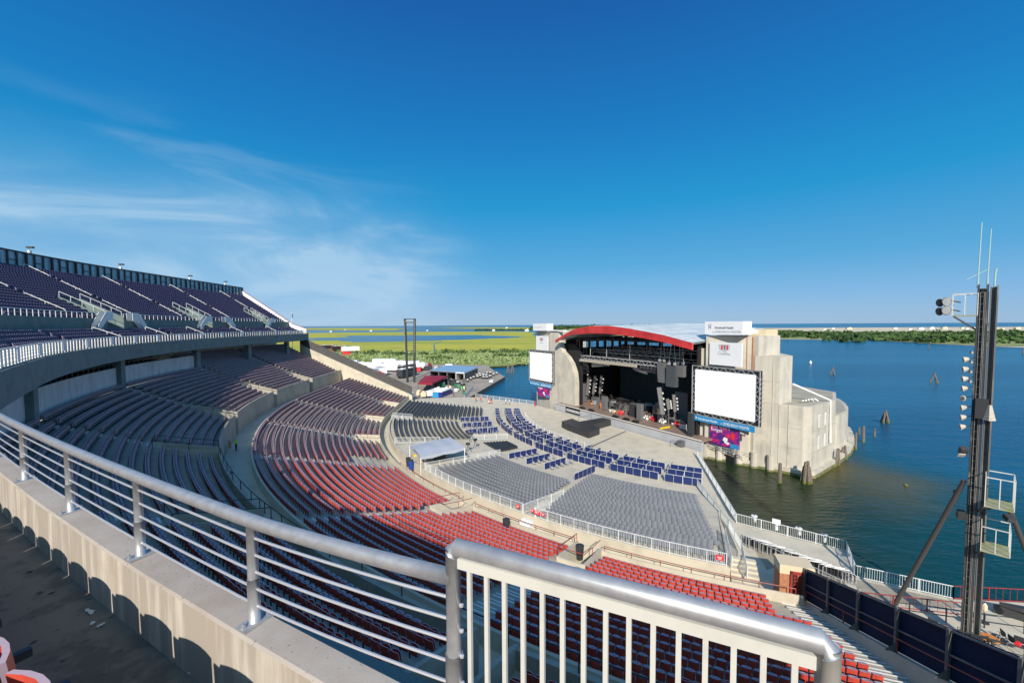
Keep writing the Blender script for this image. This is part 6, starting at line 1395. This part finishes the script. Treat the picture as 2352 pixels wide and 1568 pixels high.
for k, (x, y) in enumerate(((1170, 650), (1220, 620), (1270, 600), (1340, 590), (1390, 570), (1440, 560), (1490, 560), (1440, 600), (1500, 600), (1560, 580), (1620, 545), (1670, 525), (1500, 520), (1560, 520), (1380, 540), (1000, 690), (880, 650), (1330, 560))):
    q = q22(x, y); b = MB(*q); a_ = .3*k; b.box((q[0], q[1], q[2]+.55), (.9, 2.0, .5), a_, 1); b.box((q[0], q[1], q[2]+.95), (.7, .9, .35), a_, 0); b.bar((q[0]-.4, q[1], q[2]+.9), (q[0]+.4, q[1], q[2]+1.6), .08, .08, 1)
    for f_ in (-.7, .7): b.tube([(q[0]-.2+f_*sin(-a_), q[1]+f_*cos(a_), q[2]+.35), (q[0]+.2+f_*sin(-a_), q[1]+f_*cos(a_), q[2]+.35)], .35, 8, 1)
    tag(b.build('utility_cart', [MT['white'], MT['dark']]), 'black and white utility cart stored on the dock, %s from the containers' % ordn(k+1), 'utility cart', 'utility carts stored on the dock')  # small wheeled utility carts, black with white seats
gl_ = random.Random(31)
for k in range(9):
    x, y = gl_.uniform(-50, -28), gl_.uniform(196, 232); rz = gl_.uniform(-.3, .3)+(1.57 if k % 2 else 0); mb = ['white', 'dark', 'redsign', 'vinyl', 'truss', 'navy'][k % 6]
    t_ = thing('parked_van', '%s van parked behind the containers on the back lot, %s along' % ({'white': 'white', 'dark': 'black', 'redsign': 'red', 'vinyl': 'pale', 'truss': 'silver', 'navy': 'navy'}[mb], ordn(k+1)), 'van', (x, y, 1.5), rz, 'vans parked on the back lot')
    b = MB(); b.prism([(-1, -2.6), (1, -2.6), (1, 2.6), (-1, 2.6)], .4, 1.2); b.prism([(-.92, -2.5), (.92, -2.5), (.92, 1.3), (-.92, 1.3)], 1.2, 2.1); b.build('body', MT[mb], t_)
    b = MB(); b.box((0, 1.45, 1.55), (1.7, .5, .6), 0, 0, .5); b.build('windscreen', MT['dark'], t_)
    for x_ in (-.95, .95):
        for y_ in (-1.6, 1.7): b = MB(); b.tube([(x_-.12, y_, .38), (x_+.12, y_, .38)], .38, 10); b.build('wheel', MT['dark'], t_)
for k in range(22):
    q = q22(gl_.uniform(560, 1120), gl_.uniform(650, 860)); b = MB(*q); w_, d_, h_ = gl_.uniform(.6, 1.6), gl_.uniform(.6, 1.2), gl_.uniform(.5, 1.5); a_ = gl_.uniform(0, 3); mi = ['dark', 'amp', 'truss', 'white', 'green', 'cream'][k % 6]
    b.box((q[0], q[1], q[2]+h_/2+.15), (w_, d_, h_), a_, 0); b.box((q[0], q[1], q[2]+.1), (w_*.9, d_*.9, .2), a_, 1); b.box((q[0], q[1], q[2]+h_+.17), (w_*1.03, d_*1.03, .06), a_, 1)
    tag(b.build('road_case', [MT[mi], MT['dark']]), '%s road case standing in the loading yard, %s of the scattered cases' % ({'dark': 'black', 'amp': 'grey', 'truss': 'silver', 'white': 'white', 'green': 'green', 'cream': 'cream'}[mi], ordn(k+1)), 'road case', 'road cases in the loading yard')
# moored boat
bo = q22(1590, 700, 23.9); rz = -.12; bt = thing('motorboat', 'white motorboat with three outboard engines moored at the dock', 'boat', (bo[0], bo[1], 0), rz); b = MB()
b.prism([(-1.4, -5), (1.4, -5), (1.5, 0), (1.0, 3.5), (0, 5.5), (-1.0, 3.5), (-1.5, 0)], -.2, 1.1); b.build('hull', MT['white'], bt); b = MB(); b.box((0, -1, 1.5), (1.4, 2.6, 1.1)); b.box((0, .1, 1.7), (1.3, .3, .8), 0, 0, .5); b.build('console', MT['vinyl'], bt)
b = MB(); b.prism([(-1.1, -4.4), (1.1, -4.4), (1.1, 2.5), (0, 4.4), (-1.1, 2.5)], 1.1, 1.14); b.build('deck', MT['greyleg'], bt)
for x_ in (-.8, 0, .8): b = MB(); b.box((x_, -5.3, .9), (.45, .7, 1.1)); b.build('outboard_engine', MT['dark'], bt)
fence('white_gangway', 'white railed gangway on the dock corner by the inlet', [at(*b1(1110, 950), 22.3), at(*b1(1265, 770), 22.3)], 1.1, WF)
p = at(672, 740, 21.5); fl = (-72.5, 138.0)
fp = thing('flagpole', 'slim white flagpole with a dark flag beyond the end of the deck', 'flagpole', (fl[0], fl[1], 1.5)); b = MB(fl[0], fl[1], 1.5); b.tube([(fl[0], fl[1], 1.5), (fl[0], fl[1], 28.3)], [.12, .06], 8); b.build('pole', MT['white'], fp); b = MB(fl[0], fl[1], 1.5); b.box((fl[0]+.1, fl[1], 27.4), (.5, .05, 1.3)); b.build('flag', MT['navy'], fp)
# ------------------------------------------------------------------ lower right terrace: hut, barricades, tables
hp_ = at(*z8(540, 870), 21.4); hh = thing('ticket_hut', 'cream and brick hut with a red lattice door by the black fence', 'hut', (hp_[0], hp_[1], 2.0)); o3 = (hp_[0], hp_[1], 2.0)
hx = P(75.2, 250.1); an = Pdir(250.1)+pi/2; e1 = Vector((cos(an), sin(an), 0)); e2 = Vector((cos(Pdir(250.1)), sin(Pdir(250.1)), 0))
hc = Vector(at(*z8(418, 900), 20.6)); hd = Vector(at(*z8(660, 940), 20.6)); ex = (hd-hc); ex.z = 0; L_ = ex.length; ex.normalize(); ny = Vector((-ex.y, ex.x, 0)); zf = 3.2
def HB(b, x0, x1, y0, y1, z0, z1, mi=0): b.prism([tuple((hc+ex*x0+ny*y0).xy), tuple((hc+ex*x1+ny*y0).xy), tuple((hc+ex*x1+ny*y1).xy), tuple((hc+ex*x0+ny*y1).xy)], z0, z1, mi)
b = MB(*o3); HB(b, 0, L_, 0, 1.6, 2.0, 4.65, 0); HB(b, -.02, L_+.02, -.03, 1.62, 4.65, 5.35, 1); b.build('walls', [MT['brick'], MT['cream']], hh)
b = MB(*o3); HB(b, L_*.30, L_*.36, -.15, -.02, 3.0, 4.95, 0); HB(b, L_*.78, L_*.84, -.15, -.02, 3.0, 4.95, 0); HB(b, L_*.3, L_*.84, -.15, -.02, 4.75, 4.95, 0)
for i in range(6): b.bar(hc+ex*(L_*.38)+ny*-.1+Vector((0, 0, 3.0-hc.z+i*.3)), hc+ex*(L_*.78)+ny*-.1+Vector((0, 0, 3.5-hc.z+i*.22)), .05)
for i in range(5): b.bar(hc+ex*(L_*(.42+.08*i))+ny*-.1+Vector((0, 0, 3.0-hc.z)), hc+ex*(L_*(.42+.08*i))+ny*-.1+Vector((0, 0, 4.8-hc.z)), .05)
b.build('lattice_door', RR, hh); b = MB(*o3); HB(b, L_*.36, L_*.48, -.05, -.01, 3.0, 4.75); b.build('dark_opening', MT['black'], hh)
# parked bike-rack style barricades
g0, g1_ = Vector(at(*z8(215, 610), 22)), Vector(at(*z8(840, 850), 22))
for k in range(26):
    c = g0+(g1_-g0)*(k/25)+Vector((random.uniform(-.15, .15), random.uniform(-.15, .15), 0)); a_ = math.atan2(g1_.y-g0.y, g1_.x-g0.x)+random.uniform(.15, .5); d_ = Vector((cos(a_), sin(a_), 0))*1.0; b = MB(*c); u = Vector((0, 0, 1))
    b.tube([c-d_+u*.1, c-d_+u*.95, c-d_*.85+u*1.05, c+d_*.85+u*1.05, c+d_+u*.95, c+d_+u*.1], .035, 5, 0); b.bar(c-d_+u*.2, c+d_+u*.2, .04)
    for i in range(9): q = c-d_+d_*(2*(i+.5)/9); b.bar(q+u*.2, q+u*1.03, .05, .05, 1)
    tag(b.build('crowd_barricade', [MT['truss'], MT['dark']]), 'steel crowd barricade stored on the promenade, %s from the stage end' % ordn(k+1), 'barricade', 'crowd barricades stored in a row')
def barrier_side(lab, x0, y0, x1, y1): fence('tube_railing', lab, [at(*z8(x0, y0), 22), at(*z8(x1, y1), 22)], 1.0, MT['truss'], sp=.4)
barrier_side('thin steel railing beside the stored barricades', 270, 640, 850, 920)
barrier_side('steel railing crossing the boardwalk by the inlet corner', 860, 850, 980, 990)
zt = 24-21.2
for k, (x, y) in enumerate(((1590, 1190), (1890, 1245))):
    q = at(*z8(x, y), 21.25); t_ = thing('round_table', ('orange round table left of the light tower', 'orange round table right of the light tower')[k], 'table', (q[0], q[1], 2), 0, 'orange terrace tables'); b = MB(q[0], q[1], 2); b.lathe((q[0], q[1], 2.72), [(.52, 0), (.55, .02), (.52, .04)], 20); b.build('top', MT['orange'], t_)
    b = MB(q[0], q[1], 2); b.tube([(q[0], q[1], 2), (q[0], q[1], 2.72)], .05, 6); b.lathe((q[0], q[1], 2.0), [(.3, 0), (.28, .04), (.05, .06)], 10); b.build('pedestal', MT['dark'], t_)
def tchair(lab, x, y, rz):
    q = at(*z8(x, y), 21.6); t_ = thing('terrace_chair', lab, 'chair', (q[0], q[1], 2), rz, 'dark terrace chairs')
    b = MB(); b.box((0, 0, .45), (.5, .48, .05)); b.build('seat', MT['dark'], t_); b = MB(); b.box((0, -.25, .75), (.5, .04, .45), 0, 0, -.15); b.build('backrest', MT['dark'], t_)
    b = MB()
    for x_ in (-.25, .25): b.tube([(x_, .25, 0), (x_, .22, .65), (x_, -.2, .68), (x_, -.3, 0)], .02, 5)
    b.build('arm_frame', MT['truss'], t_)
for k, (x, y, rz) in enumerate(((1955, 1245, 1.2), (2020, 1290, 1.4), (2110, 1310, 2.4), (1760, 1130, 1.2), (1690, 1215, .4), (1880, 1310, 3.0), (1960, 1340, 3.4), (1500, 1160, -1), (1820, 1290, -1.3))):
    tchair(('dark chair on the terrace right of the orange tables', 'dark chair behind the rightmost orange table', 'dark chair holding a pink bag at the far right', 'dark chair against the base of the light tower', 'dark chair below the left orange table', 'white legged chair before the right orange table', 'white legged chair next to the black railing', 'dark chair left of the left orange table', 'dark chair between the tower base and right table')[k], x, y, rz)
q = at(*z8(2095, 1285), 21.3); b = MB(*q); b.box((q[0], q[1], 2.62), (.35, .25, .2), .4); b.box((q[0], q[1], 2.76), (.22, .15, .08), .4); tag(b.build('pink_bag', MT['redsign']), 'pink bag lying on a terrace chair', 'bag')
def brail(lab, pts):
    t_ = thing('black_railing', lab, 'railing', pts[0], 0, 'black terrace railings'); b = MB(*pts[0])
    for p, q in zip(pts, pts[1:]):
        p = Vector(p); q = Vector(q); n_ = max(1, int((q-p).length/2))
        for z in (.5, 1.05): b.bar(p+Vector((0, 0, z)), q+Vector((0, 0, z)), .05)
        for i in range(n_+1): c = p+(q-p)*(i/n_); b.bar(c, c+Vector((0, 0, 1.1)), .06)
    b.build('rail', MT['dark'], t_)
brail('black railing across the terrace behind the orange tables', [at(*z8(1330, 1100), 22), at(*z8(2139, 1220), 22)])
brail('black railing on the terrace below the orange tables', [at(*z8(1500, 1250), 22), at(*z8(2139, 1430), 22)])
q = at(*z8(1855, 1140), 22); b = MB(*q); b.lathe((q[0], q[1], 2.0), [(.3, 0), (.3, .06), (.04, .1), (.04, 1.6)], 8); b.lathe((q[0], q[1], 2.8), [(.05, 0), (.16, .2), (.16, .5), (.05, .7)], 8, 1); tag(b.build('stand_with_sign', [MT['dark'], MT['cream']]), 'black stand with a small cream oval sign right of the tower', 'sign stand')
a0_, a1_ = at(*z8(1920, 1070), 22), at(*z8(2139, 1110), 22); b = MB(*a0_); b.prism([a0_[:2], a1_[:2], (a1_[0]+1.5, a1_[1]-3), (a0_[0]+3.5, a0_[1]-3.2)], 2.0, 2.7); b.prism([(a0_[0]+.2, a0_[1]-.2), (a1_[0]+.1, a1_[1]-.2), (a1_[0]+.4, a1_[1]-1), (a0_[0]+.9, a0_[1]-1)], 2.7, 3.0); tag(b.build('dark_counter', MT['dark']), 'dark covered counter at the far right of the terrace', 'counter')
# ------------------------------------------------------------------ vegetation as massed scrub
def clumps(name, label, area, n, smin, smax, mats, leaf=1.0, per=34, seed=1, flat=.55, dens=None, z0=.6):
    g = np.random.default_rng(seed); pts = []
    while len(pts) < n:
        x, y = area(g)
        if dens and g.random() > dens(x, y): continue
        pts.append((x, y))
    P_ = np.array(pts); s_ = g.uniform(smin, smax, n)*(1+.8*(g.random(n) > .85))
    d = g.normal(size=(n, per, 3)); d /= np.linalg.norm(d, axis=2, keepdims=True); rr = g.uniform(.55, 1.05, (n, per, 1)); d = d*rr*s_[:, None, None]; d[:, :, 2] = np.abs(d[:, :, 2])*flat*1.5
    c = np.concatenate([P_, np.full((n, 1), z0)], 1)[:, None, :]+d; L = leaf*g.uniform(.5, 1.2, (n, per, 1))
    a = g.normal(size=(n, per, 3)); a /= np.linalg.norm(a, axis=2, keepdims=True); bb = np.cross(a, g.normal(size=(n, per, 3))); bb /= np.linalg.norm(bb, axis=2, keepdims=True)
    q = np.stack([c-a*L-bb*L*.7, c+a*L-bb*L*.7, c+a*L+bb*L*.7, c-a*L+bb*L*.7], 2).reshape(-1, 3); F = np.arange(len(q)).reshape(-1, 4)
    base = g.integers(0, len(mats), n); mi = np.where(g.random((n, per)) < .75, base[:, None], g.integers(0, len(mats), (n, per))).ravel()
    o = raw_mesh(name, q, F, mi, mats); tag(o, label, 'vegetation', kind='stuff'); return o
LM = [MT['leafa'], MT['leafb'], MT['leafc']]
clumps('reeds', 'pale green reeds and low scrub behind the back lot', lambda g: (g.uniform(-150, 16), g.uniform(240, 372)), 4200, .8, 1.7, [MT['leafc'], MT['leafc'], MT['leafc'], MT['leafd']], .55, 20, 3, .6, lambda x, y: 1 if y > 246+max(0, -x-20)*.25 and y < 360+x*.05 else 0)
def blob(cs):
    def f(g):
        c = cs[g.integers(len(cs))]; return c[0]+g.normal()*c[2], c[1]+g.normal()*c[3]
    return f
clumps('bushes', 'dark green bushes clumped among the reeds behind the dock', blob([(-52, 335, 10, 5), (-50, 280, 5, 4), (-20, 345, 14, 6), (0, 340, 14, 6), (8, 350, 12, 8), (10, 330, 10, 5), (-100, 330, 12, 5), (-120, 345, 9, 5), (-85, 318, 6, 4), (6, 300, 6, 3)]), 210, 1.6, 3.2, [MT['leafa'], MT['leafb'], MT['leafb']], .7, 70, 4, .5)
def farp(g):
    f = g.random(); i = min(int(f*(len(shore)-1)), len(shore)-2); k = f*(len(shore)-1)-i; p = Vector(shore[i])*(1-k)+Vector(shore[i+1])*k; d = 100+abs(g.normal())*230+g.random()*60; return p.x+d*.36+g.uniform(-20, 20), p.y+d*.93
clumps('coastal_thicket', 'dark green thicket behind the far beach across the bay', farp, 3800, 2.2, 4.6, LM[:2]+[MT['leafa']], 1.9, 26, 5, .55)
clumps('coastal_thicket', 'dark green thicket right of the light tower along the far shore', lambda g: (shore[-1][0]+g.uniform(-60, 700), shore[-1][1]+60+g.uniform(-120, 500)), 900, 3.0, 6.5, LM[:2], 2.4, 22, 6, .55, lambda x, y: 1 if y > shore[-1][1]-.42*(x-shore[-1][0])+95 else 0)
clumps('distant_trees', 'thin dark line of trees on the horizon behind the stage', lambda g: (g.uniform(120, 900)+0, g.uniform(2350, 2500)), 500, 8, 16, [MT['leafa']], 7, 14, 7, .5)
clumps('distant_trees', 'low dark scrub on the far marsh left of the stage', lambda g: (g.uniform(-160, 240), g.uniform(1750, 1900)), 160, 3, 7, [MT['leafa']], 3, 12, 8, .5)
for k, (x, y, s_) in enumerate(((710, 190, 1), (1270, 187, .8), (310, 198, .9), (1930, 187, 1.2), (2260, 190, 1.5), (450, 178, .7), (2060, 160, 1.5))):
    q = at(*zb(x, y), 23.4); b = MB(*q); u = 6.5*s_; b.box((q[0], q[1], q[2]+u*.25), (u*1.4, u, u*.5)); b.prism([(q[0]-u*.8, q[1]-u*.6), (q[0]+u*.8, q[1]-u*.6), (q[0]+u*.8, q[1]+u*.6), (q[0]-u*.8, q[1]+u*.6)], q[2]+u*.5, q[2]+u*.62); b.box((q[0]+u*.2, q[1], q[2]+u*.72), (u*.3, u*.3, u*.25)); tag(b.build('bay_house', MT['white']), 'tiny white house far out on the marsh, %s from the left' % ordn([4, 5, 1, 6, 7, 2, 3][k]), 'house', 'far white houses on the marsh')
g = random.Random(9)
xs_ = [g.uniform(500, 2350) if k > 4 else g.uniform(1900, 2350) for k in range(16)]; hx_ = sorted(xs_)
for k in range(16):
    x = xs_[k]; q = at(*s4(x, g.uniform(148, 160)), 23.5); b = MB(*q); u = g.uniform(4, 9); b.box((q[0], q[1], q[2]+u*.3), (u*2.2, u, u*.7)); b.box((q[0], q[1], q[2]+u*.72), (u*2.3, u*1.1, u*.15)); b.box((q[0]+u*.4, q[1], q[2]+u*.9), (u*.5, u*.5, u*.3))
    tag(b.build('beach_hut', MT['white'] if k % 3 else MT['cream']), 'small pale beach building on the far ocean beach, %s from the left' % ordn(hx_.index(x)+1), 'building', 'pale buildings on the far ocean beach')
sheet('ocean_beach', [(x+330, y+760) for x, y in shore]+[(6000, 1100), (6000, 1350), (2500, 2050), (1500, 2150)], .8, MT['sand'])
